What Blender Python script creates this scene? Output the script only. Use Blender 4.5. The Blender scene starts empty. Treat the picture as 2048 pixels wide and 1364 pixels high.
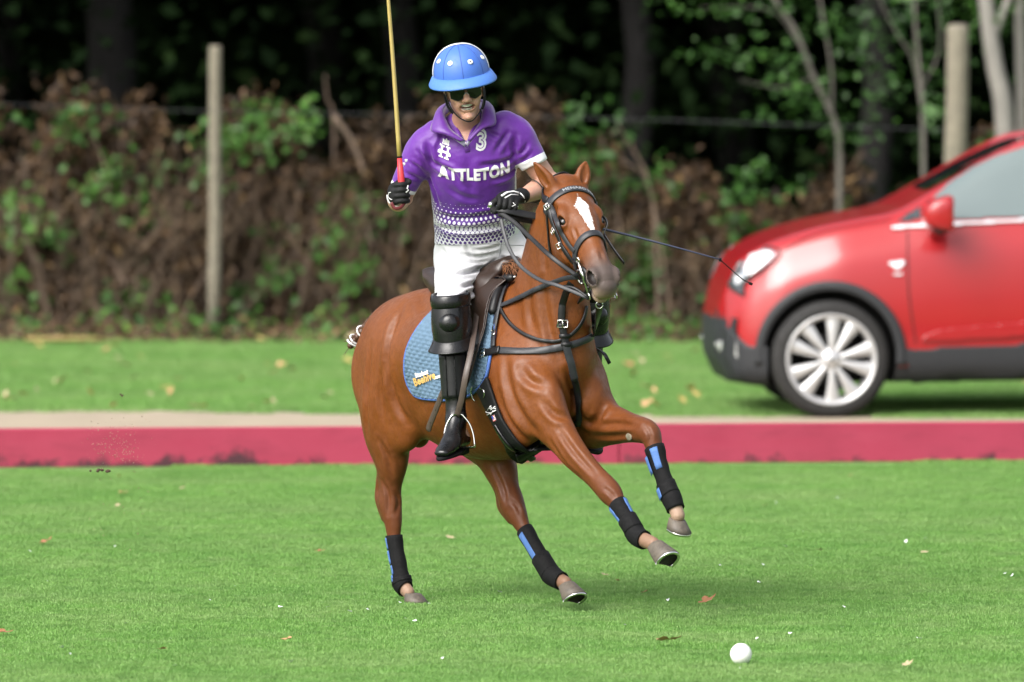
import bpy, bmesh, math, random
import numpy as np
from mathutils import Vector, Matrix
from mathutils.bvhtree import BVHTree

SC = bpy.context.scene
COL = SC.collection
random.seed(7)
R = math.radians

# ------------------------------------------------------------------ camera, sky, sun, exposure
CAM_H, CAM_D, FPX = 3.037, 40.0, 18640.0          # metres, metres, focal length in photo pixels (2048 wide)
PITCH = math.atan(885.0 / FPX)
cam = bpy.data.cameras.new('camera')
cam_o = bpy.data.objects.new('camera', cam)
COL.objects.link(cam_o)
cam_o.location = (0, -CAM_D, CAM_H)
cam_o.rotation_euler = (math.pi / 2 - PITCH, 0, 0)
cam.sensor_width = 36.0
cam.lens = FPX / 2048 * 36.0
cam.clip_start, cam.clip_end = 1.0, 2000.0
cam.dof.use_dof = True
cam.dof.focus_distance = 39.5
cam.dof.aperture_fstop = 3.0
SC.camera = cam_o

SUN_EL, SUN_AZ = R(43), R(-42)                   # sun high, behind the camera's left shoulder
world = bpy.data.worlds.new('World')
SC.world = world
world.use_nodes = True
wn, wl = world.node_tree.nodes, world.node_tree.links
wn.clear()
sky = wn.new('ShaderNodeTexSky')
sky.sky_type = 'NISHITA'
sky.sun_disc = False
sky.sun_elevation = SUN_EL
sky.sun_rotation = math.pi - SUN_AZ
sky.air_density = 1.0
sky.dust_density = 4.0
sky.ozone_density = 0.6
hs = wn.new('ShaderNodeHueSaturation')
hs.inputs['Saturation'].default_value = 0.35     # a thin white overcast
bg = wn.new('ShaderNodeBackground')
bg.inputs['Strength'].default_value = 0.10
wo = wn.new('ShaderNodeOutputWorld')
wl.new(sky.outputs[0], hs.inputs['Color'])
wl.new(hs.outputs[0], bg.inputs['Color'])
wl.new(bg.outputs[0], wo.inputs[0])
sun = bpy.data.lights.new('sun', 'SUN')
sun.energy = 1.35
sun.angle = R(42)
sun.color = (1.0, 0.975, 0.94)
sun_o = bpy.data.objects.new('sun', sun)
COL.objects.link(sun_o)
sd = Vector((math.sin(SUN_AZ) * math.cos(SUN_EL), -math.cos(SUN_AZ) * math.cos(SUN_EL), math.sin(SUN_EL)))
sun_o.rotation_euler = sd.to_track_quat('Z', 'Y').to_euler()
sun_o.location = (-10, -20, 30)
SC.view_settings.view_transform = 'Standard'
SC.view_settings.look = 'None'
SC.view_settings.exposure = 1.66
SC.view_settings.gamma = 1.0
SC.view_settings.use_curve_mapping = False
SC.render.film_transparent = False
SC.cycles.max_bounces = 8
SC.cycles.transparent_max_bounces = 8
SC.cycles.use_denoising = True

# ------------------------------------------------------------------ helpers
V3 = lambda *a: np.array(a, dtype=np.float64)
def nrm(v):
    v = np.asarray(v, dtype=np.float64)
    return v / (np.linalg.norm(v) + 1e-12)
_cp, _sp = math.cos(PITCH), math.sin(PITCH)
def ray(px, py):
    return V3(px - 1024.0, FPX * _cp - (py - 682.0) * _sp, -FPX * _sp - (py - 682.0) * _cp)
CAMP = V3(0, -CAM_D, CAM_H)
def P(px, py, Y):
    """The point of the place seen at photo pixel (px, py), Y metres beyond the pony."""
    d = ray(px, py)
    return CAMP + d * ((Y + CAM_D) / d[1])
def G(px, py, z=0.0):
    """The point at height z seen at photo pixel (px, py)."""
    d = ray(px, py)
    return CAMP + d * ((z - CAM_H) / d[2])
def proj(p):
    q = np.asarray(p) - CAMP
    f = q[1] * _cp - q[2] * _sp
    u = q[1] * _sp + q[2] * _cp
    return 1024 + FPX * q[0] / f, 682 - FPX * u / f

# pony frame: u forward, v to its right, z up
TH = R(54)
FA = V3(math.cos(TH), -math.sin(TH), 0)
FR = V3(-math.sin(TH), -math.cos(TH), 0)
FO = V3(-0.2, 0, 0.037)
UP = V3(0, 0, 1)
def U(u, v, z):
    return FO + FA * u + FR * v + UP * z
def H(px, py, v):
    """The point in the pony's lateral plane v seen at photo pixel (px, py)."""
    Y = -0.4
    for _ in range(8):
        p = P(px, py, Y)
        u = (p[0] - FO[0] - FR[0] * v) / FA[0]
        Y = FO[1] + FA[1] * u + FR[1] * v
    return P(px, py, Y)

def tag(o, label=None, cat=None, group=None, kind=None):
    if label: o['label'] = label
    if cat: o['category'] = cat
    if group: o['group'] = group
    if kind: o['kind'] = kind
    return o
def empty(name, loc=(0, 0, 0), rz=0.0):
    o = bpy.data.objects.new(name, None)
    o.empty_display_size = 0.1
    COL.objects.link(o)
    o.location = loc
    o.rotation_euler = (0, 0, rz)
    return o
def mesh_data(name, verts, faces, smooth=True):
    me = bpy.data.meshes.new(name)
    me.from_pydata([tuple(map(float, v)) for v in verts], [], [tuple(map(int, f)) for f in faces])
    if smooth:
        me.polygons.foreach_set('use_smooth', np.ones(len(me.polygons), dtype=bool))
    me.update()
    return me
def link(name, me, mat, parent=None):
    o = bpy.data.objects.new(name, me)
    if mat is not None and len(me.materials) == 0:
        for m in (mat if isinstance(mat, (list, tuple)) else [mat]):
            me.materials.append(m)
    COL.objects.link(o)
    if parent is not None:
        o.parent = parent
        if parent.parent is None:                      # shapes are given in world coordinates
            o.matrix_parent_inverse = Matrix.LocRotScale(parent.location, parent.rotation_euler, None).inverted()
    return o
def add(name, verts, faces, mat, parent=None, smooth=True):
    return link(name, mesh_data(name, verts, faces, smooth), mat, parent)

class MB:
    """Collects shapes into one mesh."""
    def __init__(s): s.v, s.f = [], []
    def put(s, verts, faces):
        n = len(s.v)
        s.v.extend([tuple(map(float, v)) for v in verts])
        s.f.extend([tuple(int(i) + n for i in f) for f in faces])
        return s
    def box(s, c, sx, sy, sz, rot=None, bev=0.0):
        c = np.asarray(c, float)
        rot = np.eye(3) if rot is None else np.asarray(rot, float)
        b = min(bev, sx / 2.01, sy / 2.01, sz / 2.01)
        hx, hy, hz = sx / 2, sy / 2, sz / 2
        if b <= 0:
            vs = [(x, y, z) for x in (-hx, hx) for y in (-hy, hy) for z in (-hz, hz)]
            fs = [(0, 1, 3, 2), (4, 6, 7, 5), (0, 4, 5, 1), (2, 3, 7, 6), (0, 2, 6, 4), (1, 5, 7, 3)]
        else:
            vs, ix = [], {}
            for i, x in enumerate((-1, 1)):
                for j, y in enumerate((-1, 1)):
                    for k, z in enumerate((-1, 1)):
                        for a in range(3):
                            p = [x * (hx - b), y * (hy - b), z * (hz - b)]
                            p[a] += (x, y, z)[a] * b
                            ix[(i, j, k, a)] = len(vs); vs.append(tuple(p))
            fs = []
            g = lambda i, j, k, a: ix[(i, j, k, a)]
            for e in (0, 1):
                f = [g(e, 0, 0, 0), g(e, 1, 0, 0), g(e, 1, 1, 0), g(e, 0, 1, 0)]; fs.append(f if e else f[::-1])
                f = [g(0, e, 0, 1), g(0, e, 1, 1), g(1, e, 1, 1), g(1, e, 0, 1)]; fs.append(f if e else f[::-1])
                f = [g(0, 0, e, 2), g(1, 0, e, 2), g(1, 1, e, 2), g(0, 1, e, 2)]; fs.append(f if e else f[::-1])
            for a in (0, 1):
                for c2 in (0, 1):
                    fs.append((g(a, c2, 0, 0), g(a, c2, 1, 0), g(a, c2, 1, 1), g(a, c2, 0, 1)))
                    fs.append((g(a, 0, c2, 0), g(a, 1, c2, 0), g(a, 1, c2, 2), g(a, 0, c2, 2)))
                    fs.append((g(0, a, c2, 1), g(1, a, c2, 1), g(1, a, c2, 2), g(0, a, c2, 2)))
            for i in (0, 1):
                for j in (0, 1):
                    for k in (0, 1):
                        fs.append((g(i, j, k, 0), g(i, j, k, 1), g(i, j, k, 2)))
        return s.put([c + rot @ np.array(v) for v in vs], fs)
    def tube(s, pts, rad, n=8, caps=True):
        pts = [np.asarray(p, float) for p in pts]
        m = len(pts)
        rad = [rad] * m if np.isscalar(rad) else list(rad)
        vs, fs = [], []
        ref = None
        for i in range(m):
            t = nrm(pts[min(i + 1, m - 1)] - pts[max(i - 1, 0)])
            if ref is None:
                ref = nrm(np.cross(t, V3(0, 0, 1) if abs(t[2]) < .9 else V3(1, 0, 0)))
            ref = nrm(ref - t * np.dot(ref, t))
            b = np.cross(t, ref)
            for k in range(n):
                a = 2 * math.pi * k / n
                vs.append(pts[i] + rad[i] * (math.cos(a) * ref + math.sin(a) * b))
        for i in range(m - 1):
            for k in range(n):
                k2 = (k + 1) % n
                fs.append((i * n + k, i * n + k2, (i + 1) * n + k2, (i + 1) * n + k))
        if caps:
            fs.append(tuple(range(n))[::-1]); fs.append(tuple((m - 1) * n + k for k in range(n)))
        return s.put(vs, fs)
    def strap(s, pts, nors, width, th, bev=0.25):
        """A flat strap along pts, its face along the normals nors."""
        m = len(pts)
        w = [width] * m if np.isscalar(width) else list(width)
        vs, fs = [], []
        for i in range(m):
            t = nrm(np.asarray(pts[min(i + 1, m - 1)]) - np.asarray(pts[max(i - 1, 0)]))
            nn = nrm(np.asarray(nors[i]) - t * np.dot(nors[i], t))
            sd_ = np.cross(t, nn)
            h, b = w[i] / 2, th * bev
            for (x, y) in ((-h, 0), (-h, th - b), (-h + b, th), (h - b, th), (h, th - b), (h, 0)):
                vs.append(np.asarray(pts[i]) + sd_ * x + nn * y)
        for i in range(m - 1):
            for k in range(6):
                k2 = (k + 1) % 6
                fs.append((i * 6 + k2, i * 6 + k, (i + 1) * 6 + k, (i + 1) * 6 + k2))
        fs.append(tuple(range(6))); fs.append(tuple((m - 1) * 6 + k for k in range(6))[::-1])
        return s.put(vs, fs)
    def lathe(s, prof, c, axis, n=32, ref=None):
        """prof = [(radius, along axis)] turned about axis through c."""
        axis = nrm(axis)
        e = nrm(np.cross(axis, V3(0, 0, 1) if abs(axis[2]) < .9 else V3(1, 0, 0))) if ref is None else nrm(ref)
        b = np.cross(axis, e)
        vs, fs = [], []
        for (r, h) in prof:
            for k in range(n):
                a = 2 * math.pi * k / n
                vs.append(np.asarray(c) + axis * h + r * (math.cos(a) * e + math.sin(a) * b))
        for i in range(len(prof) - 1):
            for k in range(n):
                k2 = (k + 1) % n
                fs.append((i * n + k, i * n + k2, (i + 1) * n + k2, (i + 1) * n + k))
        return s.put(vs, fs)
    def build(s, name, mat, parent=None, smooth=True):
        return add(name, s.v, s.f, mat, parent, smooth)

def catmull(arr, n):
    """arr (m, d) control rows -> smooth rows, n per span."""
    a = np.asarray(arr, float)
    m = len(a)
    if m < 3 or n <= 1:
        if m == 2 and n > 1:
            t = np.linspace(0, 1, n + 1)[:, None]
            return a[0] * (1 - t) + a[1] * t
        return a
    e = np.vstack([2 * a[0] - a[1], a, 2 * a[-1] - a[-2]])
    out = []
    for i in range(m - 1):
        p0, p1, p2, p3 = e[i], e[i + 1], e[i + 2], e[i + 3]
        for k in range(n):
            t = k / n
            out.append(0.5 * ((2 * p1) + (-p0 + p2) * t + (2 * p0 - 5 * p1 + 4 * p2 - p3) * t * t + (-p0 + 3 * p1 - 3 * p2 + p3) * t ** 3))
    out.append(a[-1])
    return np.array(out)

# ------------------------------------------------------------------ implicit bodies
def seg_d(X, Y, Z, a, b, ra, rb, sa, sb, Ta, Tb, ga, gb, first, last):
    """distance to one span of a tapered elliptical tube: cubic axis from a to b with tangents Ta, Tb, radii ra, rb with slopes ga, gb"""
    ab = b - a
    L = np.linalg.norm(ab) + 1e-9
    n = ab / L
    dx, dy, dz = X - a[0], Y - a[1], Z - a[2]
    t = np.clip((dx * n[0] + dy * n[1] + dz * n[2]) / L, 0, 1)
    dT = Tb - Ta
    ea, eb = Ta * L - ab, Tb * L - ab
    def off(t):
        h = t * (1 - t); u, w = h * (1 - t), -h * t
        return [dx_ - ab[i] * t - u * ea[i] - w * eb[i] for i, dx_ in enumerate((dx, dy, dz))]
    for _ in range(3):
        q = off(t)
        num = sum(q[i] * (Ta[i] + dT[i] * t) for i in range(3))
        den = L - sum(q[i] * dT[i] for i in range(3))
        t = np.clip(t + num / np.maximum(den, .3 * L), 0, 1)
    qx, qy, qz = off(t)
    Sa = nrm(sa - Ta * np.dot(sa, Ta)); Sb = nrm(sb - Tb * np.dot(sb, Tb))
    Ma, Mb = np.cross(Ta, Sa), np.cross(Tb, Sb)
    dot3 = lambda A, B: qx * (A[0] + (B[0] - A[0]) * t) + qy * (A[1] + (B[1] - A[1]) * t) + qz * (A[2] + (B[2] - A[2]) * t)
    x, y, ax = dot3(Sa, Sb), dot3(Ma, Mb), dot3(Ta, Tb)
    h = t * (1 - t); u, w = h * (1 - t), -h * t
    W = ra[0] + (rb[0] - ra[0]) * t + u * (ga[0] * L - rb[0] + ra[0]) + w * (gb[0] * L - rb[0] + ra[0])
    Hh = ra[1] + (rb[1] - ra[1]) * t + u * (ga[1] * L - rb[1] + ra[1]) + w * (gb[1] * L - rb[1] + ra[1])
    Rr = np.minimum(W, Hh)
    pen = 0.0
    if not (first and last):                             # round caps only at the two ends of the whole tube
        inner = (t >= .5) if (first and not last) else ((t < .5) if (last and not first) else True)
        pen = np.where(inner, 2 * np.abs(ax), 0)
        ax = np.where(inner, 0, ax)
    k0 = np.sqrt((x / W) ** 2 + (y / Hh) ** 2 + (ax / Rr) ** 2) + 1e-9
    k1 = np.sqrt((x / W ** 2) ** 2 + (y / Hh ** 2) ** 2 + (ax / Rr ** 2) ** 2) + 1e-9
    return k0 * (k0 - 1) / k1 + pen
def ell_d(X, Y, Z, c, r, M):
    dx, dy, dz = X - c[0], Y - c[1], Z - c[2]
    q = [dx * M[i][0] + dy * M[i][1] + dz * M[i][2] for i in range(3)]
    k0 = np.sqrt(sum((q[i] / r[i]) ** 2 for i in range(3))) + 1e-9
    k1 = np.sqrt(sum((q[i] / r[i] ** 2) ** 2 for i in range(3))) + 1e-9
    return k0 * (k0 - 1) / k1
def smin(a, b, k):
    h = np.clip(0.5 + 0.5 * (b - a) / k, 0, 1)
    return b + (a - b) * h - k * h * (1 - h)

class SDF:
    def __init__(s): s.ops = []
    def chain(s, rows, side, k=0.02, n=4, op='u', cut=None):
        """rows = [(pos, lateral radius, other radius)]"""
        n = min(n, 3)
        arr = catmull([list(p) + [w, h] for p, w, h in rows], n)
        side = np.asarray(side, float)
        sides = np.tile(side, (len(arr), 1)) if side.ndim == 1 else catmull(side, n)
        segs = []
        c = arr[:, :3]
        Ls = np.linalg.norm(np.diff(c, axis=0), axis=1) + 1e-9
        D_ = np.diff(arr, axis=0) / Ls[:, None]
        G_ = np.array([(D_[max(i - 1, 0)] * Ls[min(i, len(Ls) - 1)] + D_[min(i, len(D_) - 1)] * Ls[max(i - 1, 0)]) / (Ls[min(i, len(Ls) - 1)] + Ls[max(i - 1, 0)]) for i in range(len(c))])
        T = np.array([nrm(g[:3]) for g in G_])
        for i in range(len(arr) - 1):
            a, b = arr[i], arr[i + 1]
            r = max(a[3], a[4], b[3], b[4])
            segs.append((a[:3], b[:3], np.maximum(a[3:], 1e-4), np.maximum(b[3:], 1e-4), (sides[i], sides[i + 1], T[i], T[i + 1], G_[i, 3:], G_[i + 1, 3:], i == 0, i == len(arr) - 2), np.minimum(a[:3], b[:3]) - r, np.maximum(a[:3], b[:3]) + r))
        s.ops.append(('chain', segs, k, op, np.min([g[5] for g in segs], 0), np.max([g[6] for g in segs], 0), cut))
        return s
    def ell(s, c, r, M=None, k=0.02, op='u'):
        M = np.eye(3) if M is None else np.asarray(M)
        c = np.asarray(c, float)
        rr = max(r)
        s.ops.append(('ell', (c, r, M), k, op, c - rr, c + rr))
        return s
    def plane(s, p, n, k=0.004):
        """keeps the side the normal points away from"""
        s.ops.append(('plane', (np.asarray(p, float), nrm(n)), k, 'i', None, None))
        return s
    def _d(s, o, X, Y, Z, pad):
        D = s._d0(o, X, Y, Z, pad)
        if len(o) > 6 and o[6] is not None:              # a tube cut off square
            p, n = np.asarray(o[6][0]), nrm(o[6][1])
            D = np.maximum(D, (X - p[0]) * n[0] + (Y - p[1]) * n[1] + (Z - p[2]) * n[2])
        return D
    def _d0(s, o, X, Y, Z, pad):
        if o[0] == 'ell':
            return ell_d(X, Y, Z, *o[1])
        if o[0] == 'plane':
            p, n = o[1]
            return (X - p[0]) * n[0] + (Y - p[1]) * n[1] + (Z - p[2]) * n[2]
        if X.ndim == 3:                                  # grid: each segment on its own box
            x, y, z = X[:, 0, 0], Y[0, :, 0], Z[0, 0, :]
            D = np.full((len(x), len(y), len(z)), 1e3, np.float32)
            for a, b, ra, rb, sd_, lo, hi in o[1]:
                sl = [slice(np.searchsorted(c, l - pad), np.searchsorted(c, h + pad)) for c, l, h in zip((x, y, z), lo, hi)]
                if any(q.stop <= q.start for q in sl): continue
                d = seg_d(X[sl[0]], Y[:, sl[1]], Z[:, :, sl[2]], a, b, ra, rb, *sd_)
                D[sl[0], sl[1], sl[2]] = np.minimum(D[sl[0], sl[1], sl[2]], d)
            return D
        D = np.full(X.shape, 1e3)
        for a, b, ra, rb, sd_, lo, hi in o[1]:
            m = (X > lo[0] - pad) & (X < hi[0] + pad) & (Y > lo[1] - pad) & (Y < hi[1] + pad) & (Z > lo[2] - pad) & (Z < hi[2] + pad)
            if m.any():
                D[m] = np.minimum(D[m], seg_d(X[m], Y[m], Z[m], a, b, ra, rb, *sd_))
        return D
    @staticmethod
    def _comb(A, d, k, op):
        if op == 'u': return smin(A, d, k)
        if op == 'i': return -smin(-A, -d, k)
        return -smin(-A, d, k)                           # 's' subtract
    def at(s, pts):
        X, Y, Z = pts[:, 0], pts[:, 1], pts[:, 2]
        D = np.full(len(pts), 1e3)
        for o in s.ops:
            k, op = o[2], o[3]
            pad = k + 0.03
            if o[4] is None:
                D = s._comb(D, s._d(o, X, Y, Z, pad), k, op); continue
            m = np.all((pts > o[4] - pad) & (pts < o[5] + pad), axis=1)
            if m.any():
                D[m] = s._comb(D[m], s._d(o, X[m], Y[m], Z[m], pad), k, op)
        return D
    def grid(s, h):
        us = [o for o in s.ops if o[3] == 'u']
        lo = np.min([o[4] for o in us], 0) - 3 * h
        hi = np.max([o[5] for o in us], 0) + 3 * h
        ax = [np.arange(lo[i], hi[i] + h, h) for i in range(3)]
        D = np.full([len(a) for a in ax], 1e3, np.float32)
        for o in s.ops:
            k, op = o[2], o[3]
            pad = k + 2.5 * h
            l, u_ = (lo, hi) if o[4] is None else (o[4] - pad, o[5] + pad)
            sl = tuple(slice(np.searchsorted(ax[i], l[i]), np.searchsorted(ax[i], u_[i])) for i in range(3))
            if any(q.stop <= q.start for q in sl): continue
            X, Y, Z = ax[0][sl[0]][:, None, None], ax[1][sl[1]][None, :, None], ax[2][sl[2]][None, None, :]
            D[sl] = s._comb(D[sl], s._d(o, X, Y, Z, pad), k, op)
        return D, lo
    def mesh(s, h, project=1):
        D, lo = s.grid(h)
        v, f = surface_nets(D, lo, h)
        for _ in range(project):
            v = s.project(v, h)
        return v, f
    def project(s, v, lim):
        e = 0.0015
        d = s.at(v)
        g = np.stack([(s.at(v + e * np.eye(3)[i]) - s.at(v - e * np.eye(3)[i])) / (2 * e) for i in range(3)], 1)
        g2 = np.maximum((g ** 2).sum(1), 0.25)
        step = np.clip(d / g2, -lim, lim)
        return v - g * step[:, None]

def surface_nets(D, lo, h):
    S = D < 0
    c = np.zeros([n - 1 for n in D.shape], np.uint8)
    for i in (0, 1):
        for j in (0, 1):
            for k in (0, 1):
                c += S[i:i + c.shape[0], j:j + c.shape[1], k:k + c.shape[2]]
    I, J, K = np.nonzero((c > 0) & (c < 8))
    n = len(I)
    idx = np.full(c.shape, -1, np.int32)
    idx[I, J, K] = np.arange(n)
    acc, cnt = np.zeros((n, 3)), np.zeros(n)
    cor = [(i, j, k) for i in (0, 1) for j in (0, 1) for k in (0, 1)]
    for a in cor:
        for ax in range(3):
            if a[ax] == 1: continue
            b = list(a); b[ax] = 1
            da = D[I + a[0], J + a[1], K + a[2]].astype(float)
            db = D[I + b[0], J + b[1], K + b[2]].astype(float)
            m = (da < 0) != (db < 0)
            t = np.where(m, da / np.where(m, da - db, 1), 0)
            p = np.tile(np.array(a, float), (n, 1)); p[:, ax] += t
            acc += p * m[:, None]; cnt += m
    v = (acc / cnt[:, None] + np.stack([I, J, K], 1)) * h + lo
    F = []
    for ax in range(3):
        b, c2 = (ax + 1) % 3, (ax + 2) % 3
        sl0 = [slice(None)] * 3; sl1 = [slice(None)] * 3
        sl0[ax] = slice(0, -1); sl1[ax] = slice(1, None)
        A, B = S[tuple(sl0)], S[tuple(sl1)]
        e = np.nonzero(A != B)
        E = np.stack(e, 1)
        ok = (E[:, b] > 0) & (E[:, c2] > 0) & (E[:, b] < D.shape[b] - 1) & (E[:, c2] < D.shape[c2] - 1)
        E = E[ok]
        flip = A[tuple(E.T)]
        q = []
        for (ob, oc) in ((1, 1), (0, 1), (0, 0), (1, 0)):
            T = E.copy(); T[:, b] -= ob; T[:, c2] -= oc
            q.append(idx[tuple(T.T)])
        q = np.stack(q, 1)
        q[~flip] = q[~flip][:, ::-1]
        F.append(q)
    F = np.concatenate(F)
    return v, F

def relax(v, f, it=2, lam=0.5, mask=None):
    n = len(v)
    e = np.concatenate([f[:, [i, (i + 1) % f.shape[1]]] for i in range(f.shape[1])])
    e = np.concatenate([e, e[:, ::-1]])
    deg = np.bincount(e[:, 0], minlength=n)[:, None]
    for _ in range(it):
        a = np.stack([np.bincount(e[:, 0], weights=v[e[:, 1], k], minlength=n) for k in range(3)], 1) / np.maximum(deg, 1)
        d = (a - v) * lam
        if mask is not None: d = d * mask[:, None]
        v = v + d
    return v
def fast_mesh(name, v, f, smooth=True):
    me = bpy.data.meshes.new(name)
    me.vertices.add(len(v)); me.vertices.foreach_set('co', np.asarray(v, np.float32).ravel())
    f = np.asarray(f, np.int32)
    me.loops.add(f.size); me.loops.foreach_set('vertex_index', f.ravel())
    me.polygons.add(len(f))
    me.polygons.foreach_set('loop_start', np.arange(0, f.size, f.shape[1], dtype=np.int32))
    me.polygons.foreach_set('loop_total', np.full(len(f), f.shape[1], np.int32))
    me.update(calc_edges=True)
    me.validate()
    if smooth:
        me.polygons.foreach_set('use_smooth', np.ones(len(me.polygons), dtype=bool))
    return me
def attr(me, name, vals):
    a = me.attributes.new(name, 'FLOAT', 'POINT')
    a.data.foreach_set('value', np.asarray(vals, np.float32))
def attrv(me, name, vals):
    a = me.attributes.new(name, 'FLOAT_VECTOR', 'POINT')
    a.data.foreach_set('vector', np.asarray(vals, np.float32).ravel())
def coords(me):
    c = np.empty(len(me.vertices) * 3, np.float32)
    me.vertices.foreach_get('co', c)
    return c.reshape(-1, 3).astype(np.float64)
def bvh_of(v, f):
    return BVHTree.FromPolygons([tuple(map(float, p)) for p in v], [tuple(map(int, q)) for q in f])
def noise3(p, seed=0, scale=1.0):
    """cheap smooth value noise for numpy points, about -1..1"""
    p = np.asarray(p) * scale + seed * 13.7
    i = np.floor(p).astype(np.int64); f = p - i
    f = f * f * (3 - 2 * f)
    out = 0
    for a in (0, 1):
        for b in (0, 1):
            for c in (0, 1):
                hsh = ((i[:, 0] + a) * 374761393 + (i[:, 1] + b) * 668265263 + (i[:, 2] + c) * 2147483647 + seed * 1274126177) & 0xffffffff
                hsh = ((hsh ^ (hsh >> 13)) * 1274126177) & 0xffffffff
                r = ((hsh ^ (hsh >> 16)) & 0xffff) / 32767.5 - 1
                out = out + r * (f[:, 0] if a else 1 - f[:, 0]) * (f[:, 1] if b else 1 - f[:, 1]) * (f[:, 2] if c else 1 - f[:, 2])
    return out
# ------------------------------------------------------------------ materials
class NT:
    def __init__(s, name):
        s.m = bpy.data.materials.new(name); s.m.use_nodes = True
        s.n, s.l = s.m.node_tree.nodes, s.m.node_tree.links
        s.b = s.n['Principled BSDF']
    def node(s, t, **kw):
        n = s.n.new(t)
        for k, v in kw.items():
            if k.startswith('i_'):
                key = k[2:]
                n.inputs[int(key) if key.isdigit() else key].default_value = v
            else: setattr(n, k, v)
        return n
    def link(s, a, b): s.l.new(a, b)
    def noise(s, scale, detail=4, rough=0.6, co='object'):
        n = s.node('ShaderNodeTexNoise', i_Scale=scale, i_Detail=detail, i_Roughness=rough)
        s.link(s.co(co), n.inputs['Vector']); return n.outputs['Fac']
    def co(s, kind='object'):
        key = '_' + kind
        if not hasattr(s, key):
            if kind == 'world': setattr(s, key, s.node('ShaderNodeNewGeometry').outputs['Position'])
            elif kind == 'object': setattr(s, key, s.node('ShaderNodeTexCoord').outputs['Object'])
            else: setattr(s, key, s.node('ShaderNodeAttribute', attribute_name=kind).outputs['Vector'])
        return getattr(s, key)
    def attr(s, name): return s.node('ShaderNodeAttribute', attribute_name=name).outputs['Fac']
    def mix(s, f, a, b, blend='MIX'):
        n = s.node('ShaderNodeMix', data_type='RGBA', blend_type=blend)
        for v, i in ((f, 0), (a, 6), (b, 7)):
            if hasattr(v, 'is_linked'): s.link(v, n.inputs[i])
            else: n.inputs[i].default_value = v if i == 0 else rgba(v)
        return n.outputs[2]
    def math(s, op, a, b=0.0, c=0.0, clamp=False):
        n = s.node('ShaderNodeMath', operation=op, use_clamp=clamp)
        for i, v in enumerate((a, b, c)):
            if hasattr(v, 'is_linked'): s.link(v, n.inputs[i])
            else: n.inputs[i].default_value = v
        return n.outputs[0]
    def ramp(s, f, stops):
        n = s.node('ShaderNodeValToRGB')
        e = n.color_ramp.elements
        while len(e) < len(stops): e.new(0.5)
        for k, (p, c) in enumerate(stops):
            e[k].position = p; e[k].color = rgba(c)
        s.link(f, n.inputs[0]); return n.outputs[0]
    def mapr(s, f, a, b, c=0.0, d=1.0):
        n = s.node('ShaderNodeMapRange', i_1=a, i_2=b, i_3=c, i_4=d)
        s.link(f, n.inputs[0]); return n.outputs[0]
    def bump(s, h, strength=0.3, dist=0.01, after=None):
        n = s.node('ShaderNodeBump', i_Strength=strength, i_Distance=dist)
        s.link(h, n.inputs['Height'])
        if after is not None: s.link(after, n.inputs['Normal'])
        s.link(n.outputs[0], s.b.inputs['Normal']); return n.outputs[0]
    def set(s, color=None, rough=None, **kw):
        for v, key in ((color, 'Base Color'), (rough, 'Roughness')):
            if v is None: continue
            if hasattr(v, 'is_linked'): s.link(v, s.b.inputs[key])
            else: s.b.inputs[key].default_value = rgba(v) if key == 'Base Color' else v
        for k, v in kw.items():
            k = k.replace('_', ' ')
            if hasattr(v, 'is_linked'): s.link(v, s.b.inputs[k])
            else: s.b.inputs[k].default_value = v
        return s
def rgba(c):
    c = tuple(c) if not np.isscalar(c) else (c, c, c)
    return c if len(c) == 4 else c + (1.0,)
def simple(name, color, rough=0.5, var=0.25, scale=40.0, bump=0.15, bdist=0.002, co='object', **kw):
    t = NT(name)
    f = t.noise(scale, 5, 0.65, co)
    c = t.mix(f, tuple(x * (1 - var) for x in color), tuple(min(1, x * (1 + var)) for x in color))
    t.set(c, t.mapr(t.noise(scale * 0.4, 3, 0.6, co), 0.3, 0.7, max(0.03, rough - 0.08), min(1, rough + 0.08)), **kw)
    if bump: t.bump(t.noise(scale * 3, 4, 0.6, co), bump, bdist)
    return t.m

M = {}
# chestnut coat: pigment masks are stored on the pony's surface
t = NT('chestnut_coat')
c = t.mix(t.noise(6, 4), (0.104, 0.0285, 0.0052), (0.185, 0.056, 0.0110))
c = t.mix(t.mapr(t.noise(38, 5, .7), .42, .70, 0, .30), c, (0.205, 0.066, 0.015))
c = t.mix(t.mapr(t.noise(70, 4, .7), .50, .72, 0, .32), c, (0.060, 0.014, 0.003))
hair = t.node('ShaderNodeTexNoise', i_Scale=1.0, i_Detail=3, i_Roughness=0.7)
mp = t.node('ShaderNodeMapping', i_Scale=(240, 240, 60)); t.link(t.co(), mp.inputs[0]); t.link(mp.outputs[0], hair.inputs['Vector'])
c = t.mix(t.mapr(hair.outputs['Fac'], 0.3, 0.7, 0, 0.35), c, (0.070, 0.016, 0.003))
c = t.mix(t.attr('leg'), c, (0.085, 0.026, 0.010))
c = t.mix(t.attr('muzzle'), c, (0.075, 0.055, 0.048))
c = t.mix(t.attr('pale'), c, (0.33, 0.23, 0.165))
c = t.mix(t.attr('dark'), c, (0.012, 0.009, 0.008))
edge = t.math('ADD', t.attr('blaze'), t.mapr(t.noise(110, 4, .7), 0.3, 0.7, -0.42, 0.42))
c = t.mix(t.mapr(edge, 0.42, 0.58), c, (0.60, 0.58, 0.57))
t.set(c, t.mapr(t.noise(30, 4, .6), 0.35, 0.65, 0.38, 0.58), Specular_IOR_Level=0.28)
b0 = t.bump(t.noise(11, 3, .5), 0.35, 0.016)
b1 = t.bump(t.noise(52, 5, .7), 0.20, 0.005, b0)
t.bump(hair.outputs['Fac'], 0.30, 0.002, b1)
M['coat'] = t.m
M['hair'] = simple('tail_hair', (0.07, 0.028, 0.012), 0.45, 0.5, 200)
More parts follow.
